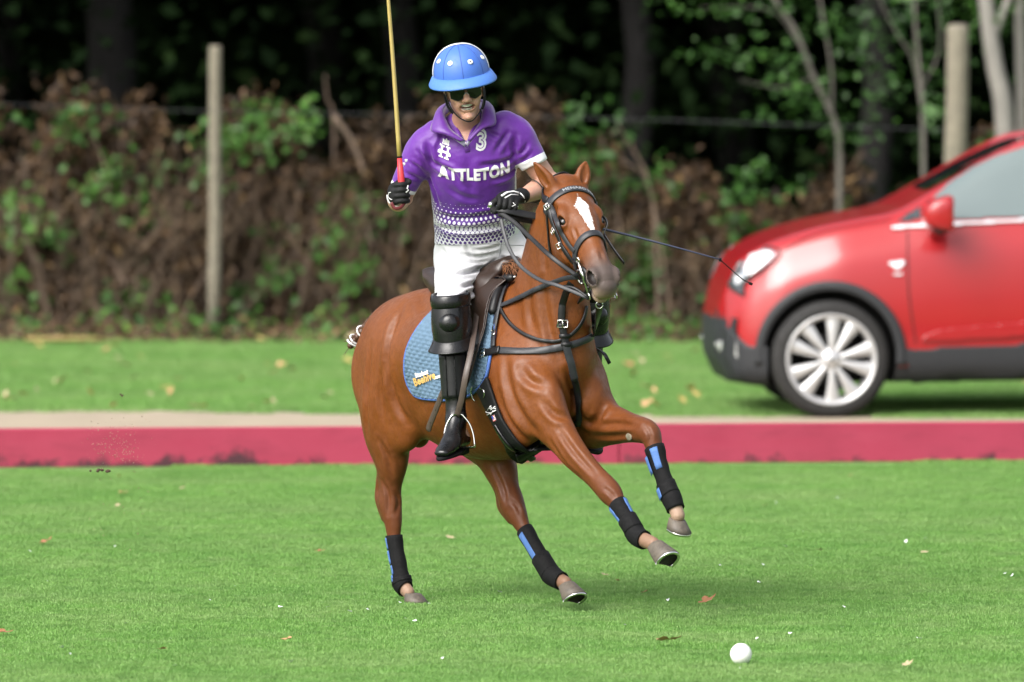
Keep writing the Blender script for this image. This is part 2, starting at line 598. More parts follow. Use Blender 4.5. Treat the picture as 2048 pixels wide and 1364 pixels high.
M['mane'] = simple('mane_hair', (0.22, 0.085, 0.03), 0.5, 0.4, 200)
M['eye'] = simple('eye_surface', (0.004, 0.003, 0.002), 0.12, 0.2, 30, 0)
M['leather'] = simple('black_leather', (0.0065, 0.0065, 0.0075), 0.42, 0.35, 60, 0.2, 0.001, Specular_IOR_Level=.35)
M['leather_gloss'] = simple('polished_black_leather', (0.0045, 0.0045, 0.005), 0.28, 0.3, 30, 0.3, 0.002, Specular_IOR_Level=.42)
M['strapgrey'] = simple('worn_grey_leather', (0.020, 0.021, 0.025), 0.45, 0.4, 70, 0.25, 0.001, Specular_IOR_Level=.4)
M['brown'] = simple('dark_brown_leather', (0.022, 0.011, 0.007), 0.42, 0.45, 18, 0.25, 0.002)
M['worn'] = simple('worn_brown_leather', (0.060, 0.042, 0.034), 0.5, 0.35, 50, 0.25, 0.001)
M['steel'] = simple('polished_steel', (0.72, 0.71, 0.68), 0.2, 0.1, 50, 0.05, 0.0005, Metallic=1.0)
M['neo'] = simple('black_neoprene', (0.0038, 0.0038, 0.0042), 0.8, 0.3, 220, 0.4, 0.001, Specular_IOR_Level=.2)
M['velcro'] = simple('blue_velcro', (0.055, 0.13, 0.33), 0.75, 0.25, 120, 0.3, 0.001)
M['padblue'] = simple('quilted_blue_cotton', (0.085, 0.145, 0.215), 0.85, 0.2, 60, 0.2, 0.002)
M['padedge'] = simple('blue_binding', (0.06, 0.13, 0.40), 0.7, 0.2, 120, 0.2, 0.001)
M['girth'] = simple('black_girth_webbing', (0.0045, 0.0045, 0.005), 0.65, 0.3, 150, 0.3, 0.001, Specular_IOR_Level=.25)
M['white'] = simple('white_print', (0.66, 0.66, 0.66), 0.6, 0.06, 80, 0)
M['gold'] = simple('gold_print', (0.55, 0.34, 0.10), 0.6, 0.15, 80, 0)
M['redprint'] = simple('red_print', (0.6, 0.05, 0.07), 0.6, 0.1, 80, 0)
M['blueprint'] = simple('navy_print', (0.04, 0.07, 0.35), 0.6, 0.1, 80, 0)
M['greyprint'] = simple('silver_print', (0.32, 0.33, 0.35), 0.5, 0.1, 80, 0)
# hoof: horn grain, mud
t = NT('hoof_horn')
mp = t.node('ShaderNodeMapping', i_Scale=(90, 90, 25)); t.link(t.co(), mp.inputs[0])
nz = t.node('ShaderNodeTexNoise', i_Scale=1.0, i_Detail=5); t.link(mp.outputs[0], nz.inputs['Vector'])
c = t.mix(nz.outputs['Fac'], (0.025, 0.021, 0.018), (0.12, 0.098, 0.075))
c = t.mix(t.mapr(t.noise(12, 3, .6), 0.42, 0.62, 0, 0.6), c, (0.13, 0.105, 0.078))
c = t.mix(t.mapr(t.noise(60, 4), 0.55, 0.75, 0, 0.5), c, (0.03, 0.025, 0.019))
t.set(c, 0.6); t.bump(nz.outputs['Fac'], 0.35, 0.003); M['hoof'] = t.m
M['sole'] = simple('dirty_hoof_sole', (0.03, 0.026, 0.022), 0.85, 0.5, 60, 0.6, 0.006)
# ------------------------------------------------------------------ ground, boards, verge
rng = np.random.default_rng(11)
def leaf_mat(name, stops, rough=0.5, trans=0.25, patch=None):
    t = NT(name)
    c = t.ramp(t.attr('tint'), stops)
    if patch: c = patch(t, c)
    t.set(c, rough, Specular_IOR_Level=0.3 if rough < .9 else .03)
    tr = t.node('ShaderNodeBsdfTranslucent'); t.link(c, tr.inputs[0]) if hasattr(c, 'is_linked') else None
    mx = t.node('ShaderNodeMixShader', i_0=trans)
    t.link(t.b.outputs[0], mx.inputs[1]); t.link(tr.outputs[0], mx.inputs[2])
    t.link(mx.outputs[0], t.n['Material Output'].inputs[0])
    return t.m
def grass_patch(t, c):
    big = t.noise(0.9, 4, 0.6, 'world')
    st_ = t.node('ShaderNodeMapping', i_Scale=(.35, 1.1, 1)); t.link(t.co('world'), st_.inputs[0]); sn_ = t.node('ShaderNodeTexNoise', i_Scale=1.0, i_Detail=5, i_Roughness=.6); t.link(st_.outputs[0], sn_.inputs['Vector'])
    c = t.mix(t.mapr(sn_.outputs['Fac'], .40, .66, 0, .50), c, (0.27, 0.37, 0.145))
    c = t.mix(t.mapr(big, 0.42, 0.66, 0, 0.5), c, (0.115, 0.27, 0.055))
    mid = t.noise(3.2, 5, 0.65, 'world')
    c = t.mix(t.mapr(mid, 0.5, 0.70, 0, 0.45), c, (0.29, 0.39, 0.16))
    fine = t.noise(9, 4, 0.6, 'world')
    return t.mix(t.mapr(fine, 0.48, 0.72, 0, 0.6), c, (0.07, 0.18, 0.034))
M['blade'] = leaf_mat('grass_blades', [(0, (0.115, 0.255, 0.046)), (.55, (0.192, 0.385, 0.086)), (.86, (0.30, 0.47, 0.155)), (1, (0.43, 0.46, 0.215))], 0.5, 0.4, grass_patch)
def soil(t, c):
    return c
t = NT('field_turf')
c = t.mix(t.noise(2.2, 5, .6, 'world'), (0.062, 0.150, 0.026), (0.095, 0.200, 0.038))
c = t.mix(t.mapr(t.noise(14, 5, .6, 'world'), .5, .75, 0, .6), c, (0.075, 0.12, 0.035))
t.set(c, 0.9); M['turf'] = t.m
gx = [-400, -200, -100, -60] + list(range(-40, 41, 4)) + [60, 100, 200, 400]
gy = [-120, -90, -70] + list(range(-50, 51, 4)) + [70, 100, 160, 250, 500]
g = MB(); g.put([(x, y, 0) for y in gy for x in gx], [(j * len(gx) + i, j * len(gx) + i + 1, (j + 1) * len(gx) + i + 1, (j + 1) * len(gx) + i) for j in range(len(gy) - 1) for i in range(len(gx) - 1)])
tag(g.build('ground', M['turf'], smooth=False), 'flat mown grass polo field and the ground behind it', kind='structure')

def grass_stuff(name, x0, x1, y0, y1, n_blade, hgt, wid, cell=0.5, seed=1, lean=.75, skip=None):
    """short blades: one patch and jittered points in one mesh, spread by geometry nodes"""
    rg = np.random.default_rng(seed)
    b = rg.uniform(-cell * .68, cell * .68, (n_blade, 2))
    h = rg.uniform(*hgt, n_blade); a = rg.uniform(0, 2 * np.pi, n_blade); ln = rg.uniform(.1, lean, n_blade)
    w = rg.uniform(*wid, n_blade); a2 = a + rg.uniform(-1.2, 1.2, n_blade) + np.pi / 2
    d = np.stack([np.cos(a), np.sin(a)], 1); e = np.stack([np.cos(a2), np.sin(a2)], 1) * w[:, None] / 2
    z0 = np.full(n_blade, -.003)
    mid = b + d * (h * ln * .35)[:, None]; tip = b + d * (h * ln)[:, None]
    zm = h * .6; zt = h * np.sqrt(np.clip(1 - ln ** 2 * .75, .1, 1))
    v = np.stack([np.c_[b - e, z0], np.c_[b + e, z0], np.c_[mid + e * .8, zm], np.c_[mid - e * .8, zm], np.c_[tip, zt]], 1).reshape(-1, 3)
    o = np.arange(n_blade)[:, None] * 5
    f = np.concatenate([o + np.array([[0, 1, 2]]), o + np.array([[0, 2, 3]]), o + np.array([[3, 2, 4]])])
    tint = np.repeat(np.clip(rg.beta(2, 2.2, n_blade), 0, 1), 5)
    xs, ys = np.meshgrid(np.arange(x0, x1, cell), np.arange(y0, y1, cell), indexing='ij')
    p = np.c_[xs.ravel(), ys.ravel()] + rg.uniform(-.06, .06, (xs.size, 2))
    if skip is not None: p = p[~skip(p)]
    nb = len(v)
    me = fast_mesh(name, np.concatenate([v, np.c_[p, np.zeros(len(p))]]), f, False)
    attr(me, 'tint', np.concatenate([tint, np.zeros(len(p))]))
    attr(me, 'spot', np.r_[np.zeros(nb), np.ones(len(p))])
    attr(me, 'turn', np.r_[np.zeros(nb), rg.uniform(0, 6.28, len(p))])
    ng = bpy.data.node_groups.new(name + '_spread', 'GeometryNodeTree')
    ng.interface.new_socket('Geometry', in_out='INPUT', socket_type='NodeSocketGeometry')
    ng.interface.new_socket('Geometry', in_out='OUTPUT', socket_type='NodeSocketGeometry')
    N, L = ng.nodes, ng.links
    gi, go = N.new('NodeGroupInput'), N.new('NodeGroupOutput')
    na = N.new('GeometryNodeInputNamedAttribute'); na.data_type = 'FLOAT'; na.inputs[0].default_value = 'spot'
    cmpn = N.new('FunctionNodeCompare'); cmpn.data_type = 'FLOAT'; cmpn.operation = 'GREATER_THAN'; cmpn.inputs[1].default_value = .5
    L.new(na.outputs[0], cmpn.inputs[0])
    sp = N.new('GeometryNodeSeparateGeometry'); sp.domain = 'POINT'
    L.new(gi.outputs[0], sp.inputs[0]); L.new(cmpn.outputs[0], sp.inputs[1])
    m2p = N.new('GeometryNodeMeshToPoints'); L.new(sp.outputs[0], m2p.inputs[0])
    tn = N.new('GeometryNodeInputNamedAttribute'); tn.data_type = 'FLOAT'; tn.inputs[0].default_value = 'turn'
    cx = N.new('ShaderNodeCombineXYZ'); L.new(tn.outputs[0], cx.inputs[2])
    iop = N.new('GeometryNodeInstanceOnPoints')
    L.new(m2p.outputs[0], iop.inputs['Points']); L.new(sp.outputs[1], iop.inputs['Instance']); L.new(cx.outputs[0], iop.inputs['Rotation'])
    L.new(iop.outputs[0], go.inputs[0])
    o_ = link(name, me, M['blade'])
    md = o_.modifiers.new('spread', 'NODES'); md.node_group = ng
    return o_
def board_y(x): return 10.0 + .11 * x
tag(grass_stuff('short_grass', -6.5, 6.5, -10, 11, 7200, (.009, .020), (.0022, .0042), skip=lambda p: p[:, 1] > board_y(p[:, 0]) - .30),
    'short bright green mown grass of the polo field', kind='stuff')
tag(grass_stuff('verge_grass', -6.5, 6.5, 14.2, 24.6, 700, (.014, .034), (.004, .008), cell=.25, seed=5, skip=lambda p: p[:, 1] < 14.78 - .13 * p[:, 0]),
    'longer green grass of the verge behind the boards', kind='stuff')
# sand strip behind the boards
t = NT('pale_sand')
c = t.mix(t.noise(3, 5, .6, 'world'), (0.22, 0.18, 0.13), (0.34, 0.28, 0.20))
c = t.mix(t.mapr(t.noise(1.1, 4, .6, 'world'), .6, .8, 0, .5), c, (0.16, 0.20, 0.07))
t.set(c, .95); M['sand'] = t.m
g = MB(); xs = np.linspace(-14, 14, 113)
vs = [(x, board_y(x) + .1, .004) for x in xs] + [(x, 14.85 - .13 * x + .10 * math.sin(x * 2.3) + .05 * math.sin(x * 7.1), .004) for x in xs]
g.put(vs, [(i, i + 1, 114 + i, 113 + i) for i in range(112)])
tag(g.build('sand_path', M['sand'], smooth=False), 'pale bare sand strip behind the red boards', kind='structure')
# red side boards
t = NT('faded_red_paint')
c = t.mix(t.noise(2.5, 5, .65), (0.235, 0.013, 0.040), (0.34, 0.034, 0.074))
mp = t.node('ShaderNodeMapping', i_Scale=(1.2, 30, 14)); t.link(t.co(), mp.inputs[0])
gr = t.node('ShaderNodeTexNoise', i_Scale=1.0, i_Detail=6); t.link(mp.outputs[0], gr.inputs['Vector'])
c = t.mix(t.mapr(gr.outputs['Fac'], .5, .75, 0, .5), c, (0.19, 0.010, 0.034))
sx = t.node('ShaderNodeSeparateXYZ'); t.link(t.co(), sx.inputs[0])
low = t.mapr(sx.outputs[2], .0, .13, .16, -.12)
west = t.mapr(sx.outputs[0], -3.2, -.2, .10, -.06)
sc_ = t.math('ADD', t.math('ADD', t.noise(4.5, 6, .7), low), west)
c = t.mix(t.mapr(sc_, .56, .68), c, (0.050, 0.010, 0.018))
t.set(c, t.mapr(gr.outputs['Fac'], .3, .7, .45, .65)); t.bump(gr.outputs['Fac'], .3, .004); M['board'] = t.m
bd = empty('side_board', (0.575, board_y(.575), 0))
tag(bd, 'long low faded red wooden side board along the edge of the field', 'side board')
ang = math.atan(.11)
rotb = np.array([[math.cos(ang), -math.sin(ang), 0], [math.sin(ang), math.cos(ang), 0], [0, 0, 1]])
for i in range(-3, 4):
    xa, xb = .575 + 3.66 * (i - 1) + .0012, .575 + 3.66 * i - .0012
    xc = (xa + xb) / 2
    m = MB(); m.box((xc, board_y(xc) + .02 + (.004 if i % 2 else 0), .102 + (.003 if i % 2 else 0)), (xb - xa) / math.cos(ang), .040, .214, rotb, .006)
    pk = m.build('plank', M['board'], bd, False)
    if i == 1:
        pk['label'] = 'plank right of the dark upright joint'
# ------------------------------------------------------------------ leaves, bushes, wood
def leaves_mesh(pos, nor, size, tint, ratio=.55, fold=.25):
    n = len(pos)
    nor = nor / np.linalg.norm(nor, axis=1, keepdims=True)
    a = np.cross(nor, rng.normal(size=(n, 3))); a /= np.linalg.norm(a, axis=1, keepdims=True)
    b = np.cross(nor, a)
    s = size[:, None]
    v = np.stack([pos - a * s * .5, pos + b * s * ratio * .5 + nor * s * fold * .4 - a * s * .08, pos + a * s * .5 - nor * s * .1, pos - b * s * ratio * .5 + nor * s * fold * .4 - a * s * .08], 1).reshape(-1, 3)
    o = np.arange(n)[:, None] * 4
    f = np.concatenate([o + np.array([[0, 1, 2]]), o + np.array([[0, 2, 3]])])
    return v, f, np.repeat(tint, 4)
def leaf_obj(name, v, f, tint, mat, parent=None):
    me = fast_mesh(name, v, f, False); attr(me, 'tint', tint)
    return link(name, me, mat, parent)
green = [(0, (0.012, 0.038, 0.007)), (.5, (0.034, 0.095, 0.015)), (.85, (0.075, 0.185, 0.028)), (1, (0.14, 0.25, 0.05))]
M['leaf'] = leaf_mat('green_leaves', green, .45, .3)
M['deadleaf'] = leaf_mat('dead_leaves', [(0, (0.017, 0.010, 0.005)), (.45, (0.064, 0.036, 0.018)), (.8, (0.145, 0.085, 0.042)), (1, (0.31, 0.20, 0.09))], .6, .2)
M['shadeleaf'] = leaf_mat('shade_leaves', [(0, (0.0025, 0.006, 0.002)), (.6, (0.0055, 0.0125, 0.0035)), (1, (0.014, 0.026, 0.007))], .95, .12)  # near black: the shade inside the wood is put into the leaf colour
M['twig'] = simple('grey_brown_twigs', (0.12, 0.082, 0.058), .8, .7, 6, .3, .004)
M['straw'] = simple('dry_straw_stems', (0.15, 0.10, 0.058), .8, .5, 6, .3, .004)
M['stem'] = simple('grey_sapling_bark', (0.105, 0.095, 0.08), .85, .4, 8, .5, .006)
M['bark'] = simple('shade_bark', (0.0045, 0.0035, 0.003), .9, .5, 9, .8, .02)  # near black: shade under the trees is put into the bark colour
M['palebark'] = simple('pale_grey_bark', (0.20, 0.185, 0.165), .8, .3, 7, .5, .008)
M['postwood'] = simple('weathered_post_wood', (0.165, 0.145, 0.108), .9, .5, 14, .9, .008)
M['wire'] = simple('galvanised_wire', (0.06, 0.06, 0.065), .7, .2, 30, 0)

def twig_tube(mb, p, d, L, r, seg=5, wob=.18, up=.0):
    pts, rad = [np.array(p, float)], [r]
    d = nrm(d)
    for i in range(seg):
        d = nrm(d + rng.normal(size=3) * wob + V3(0, 0, up))
        pts.append(pts[-1] + d * L / seg); rad.append(r * (1 - .8 * (i + 1) / seg))
    mb.tube(pts, rad, 5, False)
    return pts
def bush(cx, cy, w, dpt, h, label, n_green, n_dead, n_twig, gtint=(.2, .9), group='bushes along the fence', name='bramble_bush', lsize=(.05, .11)):
    root = empty(name, (cx, cy, 0)); tag(root, label, 'bush', group); h = h * .90
    def spots(n, k, z0=0.02, shell=.5):
        # clustered spots inside a lumpy dome
        nc = max(3, n // k)
        u = rng.uniform(-1, 1, (nc, 2)); z = rng.uniform(z0, 1, nc) ** .85
        wid = np.sqrt(np.clip(1.05 - z ** 2.2, .05, 1))
        c = np.c_[cx + u[:, 0] * w / 2 * wid, cy + u[:, 1] * dpt / 2 * wid - .1 * rng.random(nc), z * h]
        c[:, 2] *= 1 + .15 * np.sin(c[:, 0] * 5.1 + cx) + .10 * np.sin(c[:, 0] * 11.3) + .10 * rng.normal(size=nc) * (z > .6)
        j = rng.integers(0, nc, n)
        sp = .11 if k > 12 else .07
        return c[j] + rng.normal(size=(n, 3)) * sp * V3(1, .8, .75), j
    n_dead = int(n_dead * 1.5)
    if n_dead:
        p, j = spots(n_dead, 10)
        p[:, 2] = np.abs(p[:, 2])
        nor = rng.normal(size=(n_dead, 3)) + V3(0, -.5, .2)
        leaf_obj('dead_leaves', *leaves_mesh(p, nor, rng.uniform(.04, .11, n_dead), np.clip(rng.beta(1.6, 2.6, n_dead) + .12 * np.sin(j), 0, 1), .5, .7), M['deadleaf'], root)
    n_green = int(n_green * .5)
    if n_green:
        p, j = spots(n_green, 26, .05)
        p[:, 2] = np.abs(p[:, 2]); p[:, 1] -= .12
        tj = rng.uniform(*gtint, 4000)[j % 4000]
        nor = rng.normal(size=(n_green, 3)) * .7 + V3(0, -.6, .6)
        leaf_obj('green_leaves', *leaves_mesh(p, nor, rng.uniform(*lsize, n_green), np.clip(tj + rng.normal(size=n_green) * .1, 0, 1), .7, .25), M['leaf'], root)
    m = MB()
    for i in range(n_twig):
        x = cx + rng.uniform(-.5, .5) * w; y = cy + rng.uniform(-.6, .3) * dpt
        zz = 0 if rng.random() < .7 else rng.uniform(.1, .6) * h
        twig_tube(m, (x, y, zz), V3(rng.normal() * .45, rng.normal() * .3, 1), h * rng.uniform(.35, 1.05) * (1 if zz == 0 else .5), rng.uniform(.003, .011), 5, .16)
    m.build('twigs', M['twig'], root)['kind'] = 'stuff'
    m = MB()
    for i in range(55):
        twig_tube(m, (cx + rng.uniform(-.5, .5) * w, cy - rng.uniform(.25, .62) * dpt, rng.uniform(0, .55) * h), V3(rng.normal() * .8, rng.normal() * .3, .8), h * rng.uniform(.25, .6), rng.uniform(.003, .007), 5, .22)
    m.build('dry_stems', M['straw'], root)['kind'] = 'stuff'
    return root
HY = 25.6
hx = lambda px: (px - 1024) / 284.0
hz = lambda py: 3.037 - (py + 203) / 284.0
bl = [
 (-260, 250, 350, 2600, 150, 'brown and green bramble bush at the far left end of the hedge', (.3, .8)),
 (-60, 250, 700, 2900, 150, 'bramble bush with bright leaves low down, in the left corner', (.4, .95)),
 (140, 195, 450, 3600, 220, 'tall rounded brown bramble bush, highest of the hedge left of the post', (.2, .7)),
 (330, 215, 330, 3400, 240, 'withered brown bush just left of the pale fence post', (.3, .8)),
 (520, 235, 620, 3000, 250, 'bush with a fringe of green leaves on top, just right of the left post', (.35, .85)),
 (700, 270, 480, 2700, 280, 'twiggy bush with bright green low leaves behind the tail of the pony', (.4, .95)),
 (870, 255, 400, 2600, 190, 'bush behind the mallet hand of the rider', (.2, .7)),
 (1040, 260, 500, 2600, 190, 'green bush behind the back of the rider', (.15, .6)),
 (1190, 300, 650, 2400, 210, 'leafy dark green bush just right of the pony head', (.2, .65)),
 (1350, 390, 420, 2800, 240, 'lower green and brown bush behind the whip', (.2, .7)),
 (1510, 400, 560, 2800, 240, 'bush with a bright leafy tuft on top, in front of the forked sapling', (.2, .8)),
 (1670, 395, 330, 2800, 260, 'brown thorny bush above the bonnet of the car', (.2, .7)),
 (1830, 380, 500, 2600, 200, 'brown bush at the foot of the thick fence post', (.2, .7)),
 (2010, 300, 700, 2300, 160, 'bush behind the roof of the red car', (.2, .6)),
 (2200, 300, 700, 2300, 120, 'bush at the far right end of the hedge', (.2, .7)),
]
for (px, py, ng_, nd, nt_, lab, gt) in bl:
    bush(hx(px), HY + rng.uniform(-.15, .25), .95, 1.1, hz(py), lab, ng_, nd, nt_, gt)
t = NT('bounce_stop_soil'); t.set(t.mix(t.noise(3, 5, .6, 'world'), (0.012, 0.009, 0.006), (0.030, 0.020, 0.012)), .95)  # dark floor sheet added to stop green light bouncing up under the trees
g = MB(); g.put([(-60, 24.9, .004), (60, 24.9, .004), (60, 70, .004), (-60, 70, .004)], [(0, 1, 2, 3)])
tag(g.build('bounce_stop_floor', t.m, smooth=False), 'dark wood floor added under the trees to cut green bounce light', kind='structure')
# leafy clumps that stand out of the hedge
clumps = [(60, 455, 34, 70), (20, 410, 22, 40), (110, 480, 22, 40), (232, 598, 24, 50), (300, 590, 20, 36), (545, 555, 26, 60), (705, 548, 26, 70), (655, 470, 18, 30), (330, 345, 20, 34), (235, 330, 18, 30), (430, 268, 26, 50), (425, 352, 20, 44), (515, 255, 26, 46), (610, 236, 24, 40), (600, 260, 20, 26), (140, 225, 26, 40),
          (190, 370, 22, 40), (1215, 255, 40, 60), (1130, 300, 30, 50), (1245, 330, 34, 50), (1300, 360, 26, 40), (1515, 352, 24, 70), (1450, 385, 20, 40), (1590, 380, 18, 26), (1260, 560, 30, 50), (1300, 480, 24, 30), (1480, 420, 20, 30), (1150, 240, 26, 34), (1700, 420, 18, 24), (30, 560, 20, 36), (480, 600, 22, 36)]
BUSHES = [o for o in SC.objects if o.get('category') == 'bush']
for px, py, sr, n in clumps:
    n = int(n * (.75 if px < 1000 else .5))
    c_ = P(px, py, 24.95)
    own = min(BUSHES, key=lambda o: abs(o.location.x - c_[0]))
    q = c_ + rng.normal(size=(n, 3)) * V3(sr / 284, .10, sr / 284 * .9)
    cl_ = leaf_obj('foliage', *leaves_mesh(q, rng.normal(size=(n, 3)) * .5 + V3(0, -.7, .6), rng.uniform(.04, .085, n), np.clip(rng.uniform(.30, .80 if px < 1000 else .6) + rng.normal(size=n) * .1, 0, 1), .75, .2), M['leaf'], own); cl_['kind'] = 'stuff'
# ivy and leaf litter at the hedge foot
n = 8200
p = np.c_[rng.uniform(-5.5, 5.5, n), rng.uniform(23.3, 25.6, n), np.zeros(n)]
p[:, 2] = .01 + np.abs(rng.normal(size=n)) * .05 * np.clip((p[:, 1] - 23.0) * .8, .2, 2)
keep = rng.random(n) < np.clip((p[:, 1] - 23.0) / 1.0, .12, 1)
p = p[keep]
me_ = leaves_mesh(p, rng.normal(size=(len(p), 3)) * .5 + V3(0, -.4, 1), rng.uniform(.03, .08, len(p)), np.clip(rng.beta(1.8, 2, len(p)), 0, 1), .7, .5)
tag(leaf_obj('leaf_litter', *me_, M['deadleaf']), 'brown leaf litter along the foot of the hedge', kind='stuff')
n = 1700
cl = np.c_[rng.uniform(-5.5, 5.5, 90), rng.uniform(23.6, 25.2, 90)]
j = rng.integers(0, 90, n)
p = np.c_[cl[j] + rng.normal(size=(n, 2)) * .14, np.abs(rng.normal(size=n)) * .09 + .01]
me_ = leaves_mesh(p, rng.normal(size=(n, 3)) * .6 + V3(0, -.6, 1), rng.uniform(.035, .08, n), np.clip(rng.uniform(.3, .95, 90)[j] + rng.normal(size=n) * .1, 0, 1), .8, .2)
tag(leaf_obj('ground_ivy', *me_, M['leaf']), 'green ground ivy along the foot of the hedge', kind='stuff')
# fence posts and wires
def post(base, top, r, label):
    o = MB()
    base, top = np.array(base), np.array(top)
    pts = [base + (top - base) * t_ + rng.normal(size=3) * .003 for t_ in (0, .2, .4, .6, .8, .985, 1)]
    o.tube(pts, [r, r * 1.02, r * .98, r, r * .97, r * .95, r * .86], 14)
    return tag(o.build('fence_post', M['postwood']), label, 'fence post', 'wooden posts of the wire fence')
post(P(428, 640, 24.4) * V3(1, 1, 0), P(431, 92, 24.4), .045, 'slim pale wooden fence post standing against the hedge on the left')
post(P(1903, 560, 22.6) * V3(1, 1, 0), P(1916, 50, 22.6), .078, 'thick leaning wooden fence post behind the bonnet of the car')
for (ya, yb, lab) in ((206, 262, 'top strand of the wire fence'),):
    m = MB(); pts = [P(px, ya + (yb - ya) * (px + 100) / 2200 + 3 * math.sin(px * .004), 24.33 - 1.5 * max(0, px - 400) / 1500) for px in range(-400, 2500, 60)]
    m.tube(pts, .0020, 5)
    tag(m.build('fence_wire', M['wire']), 'thin grey %s running behind the rider' % lab, 'wire')
# yellow stick in the grass
m = MB(); pts = [P(x, y, 23.2) * V3(1, 1, 0) + V3(0, 0, .05) for x, y in ((50, 688), (110, 686), (175, 683), (215, 684))]
m.tube(pts, [.012, .018, .016, .008], 8)
tag(m.build('fallen_branch', simple('yellowed_wood', (0.24, 0.18, 0.06), .8, .3, 12)), 'pale yellow branch lying in the grass at the foot of the hedge', 'branch')
# trees
def tree(x, y, r, h, crown, label, bark='bark', lean=0.0, n=1500, ls=(.16, .34), mat='shadeleaf', limbs=4, group='trees of the dark wood', name='tree'):
    root = empty(name, (x, y, 0)); tag(root, label, 'tree', group)
    m = MB()
    top = V3(x + lean * h, y, h)
    pts = [V3(x, y, -.1) + (top - V3(x, y, -.1)) * t_ + rng.normal(size=3) * r * .25 * (0 < t_ < 1) for t_ in np.linspace(0, 1, 8)]
    r = r * .62
    m.tube(pts, [r * (1.25 if i == 0 else 1 - .08 * i) for i in range(8)], 14)
    tr = m.build('trunk', M[bark], root)
    cz0, cz1, cr = crown
    for i in range(limbs):
        m = MB()
        k = rng.integers(3, 8) if cz0 > 1.5 else rng.integers(2, 7)
        a = rng.uniform(0, 6.28)
        twig_tube(m, pts[k], V3(math.cos(a), math.sin(a), .6), cr * .9, r * .35, 6, .15)
        m.build('limb', M[bark], root)
    u = rng.normal(size=(n, 3)); u /= np.linalg.norm(u, axis=1, keepdims=True)
    rad = rng.random(n)[:, None] ** .45
    lump = 1 + .18 * np.sin(u[:, :1] * 5 + x) * np.cos(u[:, 1:2] * 4 + y)
    c = V3(x + lean * (cz0 + cz1) / 2, y, (cz0 + cz1) / 2)
    p = c + u * rad * lump * V3(cr, cr, (cz1 - cz0) / 2)
    p[:, 2] = np.where(p[:, 2] < 2.85, 2.85 + rng.random(n) * 1.2, p[:, 2])
    leaf_obj('crown', *leaves_mesh(p, rng.normal(size=(n, 3)) * .8 + V3(0, -.3, .8), rng.uniform(*ls, n), np.clip(rng.beta(2, 2, n) + .2 * np.sin(p[:, 0] * 4) * np.sin(p[:, 2] * 3.3), 0, 1), .75, .2), M[mat], root)
    return root
tl = [(-8.5, 31, .30), (-5.6, 29.5, .24), (-3.05, 31.2, .36), (-.8, 33, .26), (.9, 31.5, .22), (2.75, 30.6, .23), (5.4, 29.6, .26), (8.3, 31, .3), (-7, 36, .3), (-4.2, 38, .28), (-1.6, 39, .3), (1.8, 37.5, .3), (4.6, 36.5, .32), (7.4, 38, .3), (-11.5, 33, .3), (11.5, 33, .3)]
names = ['far left', 'left', 'broad trunk behind the left post', 'slim trunk behind the mallet', 'slim trunk right of the helmet', 'brown trunk right of the forked sapling', 'trunk behind the car', 'trunk at the far right', 'far left of the back row', 'left of the back row', 'behind the broad left trunk', 'right of the helmet in the back row', 'behind the forked sapling', 'behind the thick fence post', 'beyond the left end of the hedge', 'beyond the right end of the hedge']
for i, (x, y, r) in enumerate(tl):
    lab = 'dark tree of the wood, ' + names[i] if i < 8 else 'dark tree deep in the wood, ' + names[i]
    tree(x, y, r, 6.5, (2.55 if i < 8 or i > 13 else 2.3, 9.5, 3.2), lab, n=3000, ls=(.25, .5))  # crowns hang unseen above the view, added to block light over the wood
# deep wood: a dense mass of dark foliage behind the trees
n = 16000
p = np.c_[rng.uniform(-30, 30, n), rng.uniform(41, 46, n), rng.random(n) ** 1.1 * 12]
me_ = leaves_mesh(p, rng.normal(size=(n, 3)) * .5 + V3(0, -1, .2), rng.uniform(.5, 1.1, n), rng.random(n) * .7, .8, .15)
tag(leaf_obj('woods', *me_, M['shadeleaf']), 'dark dense wood behind the fence', kind='stuff')
n = 15000
p = np.c_[rng.uniform(-12, 12, n), rng.uniform(27.5, 38, n), 2.3 * rng.random(n) ** 1.9]
me_ = leaves_mesh(p, rng.normal(size=(n, 3)) * .5 + V3(0, -.5, .8), rng.uniform(.06, .2, n), rng.random(n) * .8, .7, .2)
tag(leaf_obj('undergrowth', *me_, M['shadeleaf']), 'dark undergrowth on the floor of the wood', kind='stuff')
# saplings with pale stems on the right
def sapling(stems, leafspots, label, mat='palebark', cat='tree', lt=(.3, .75), name='sapling', sway=.10):
    root = empty(name, tuple(np.array(stems[0][0][:2] + (0,)) if False else (stems[0][0][0], stems[0][0][1], 0))); tag(root, label, cat)
    for i, st in enumerate(stems):
        m = MB()
        c = catmull([list(p) + [r] for p, r in zip(st[:-1], st[-1])], 5)
        m.tube(c[:, :3], c[:, 3], 9)
        m.build('trunk' if i == 0 else 'limb', M[mat], root)
    if leafspots:
        P_, S_ = [], []
        for (px, py, Y, sx, sy, n) in leafspots:
            n = int(n * .65)
            q = np.stack([P(px + rng.normal() * sx, py + rng.normal() * sy, Y + rng.normal() * .25) for _ in range(n)])
            P_.append(q); S_.append(np.full(n, rng.uniform(*lt)))
        P_, S_ = np.concatenate(P_), np.concatenate(S_)
        n = len(P_)
        leaf_obj('leaves', *leaves_mesh(P_, rng.normal(size=(n, 3)) * .6 + V3(0, -.5, .8), rng.uniform(.035, .075, n), np.clip(S_ + rng.normal(size=n) * .12, 0, 1), .7, .2), M['leaf'], root)
    return root
def st(pix, Y, r0, r1, ground=True):
    q = [tuple(P(x, y, Y)) for x, y in pix]
    if ground: q[0] = (q[0][0], q[0][1], 0.0)
    return q + [list(np.linspace(r0, r1, len(q)))]
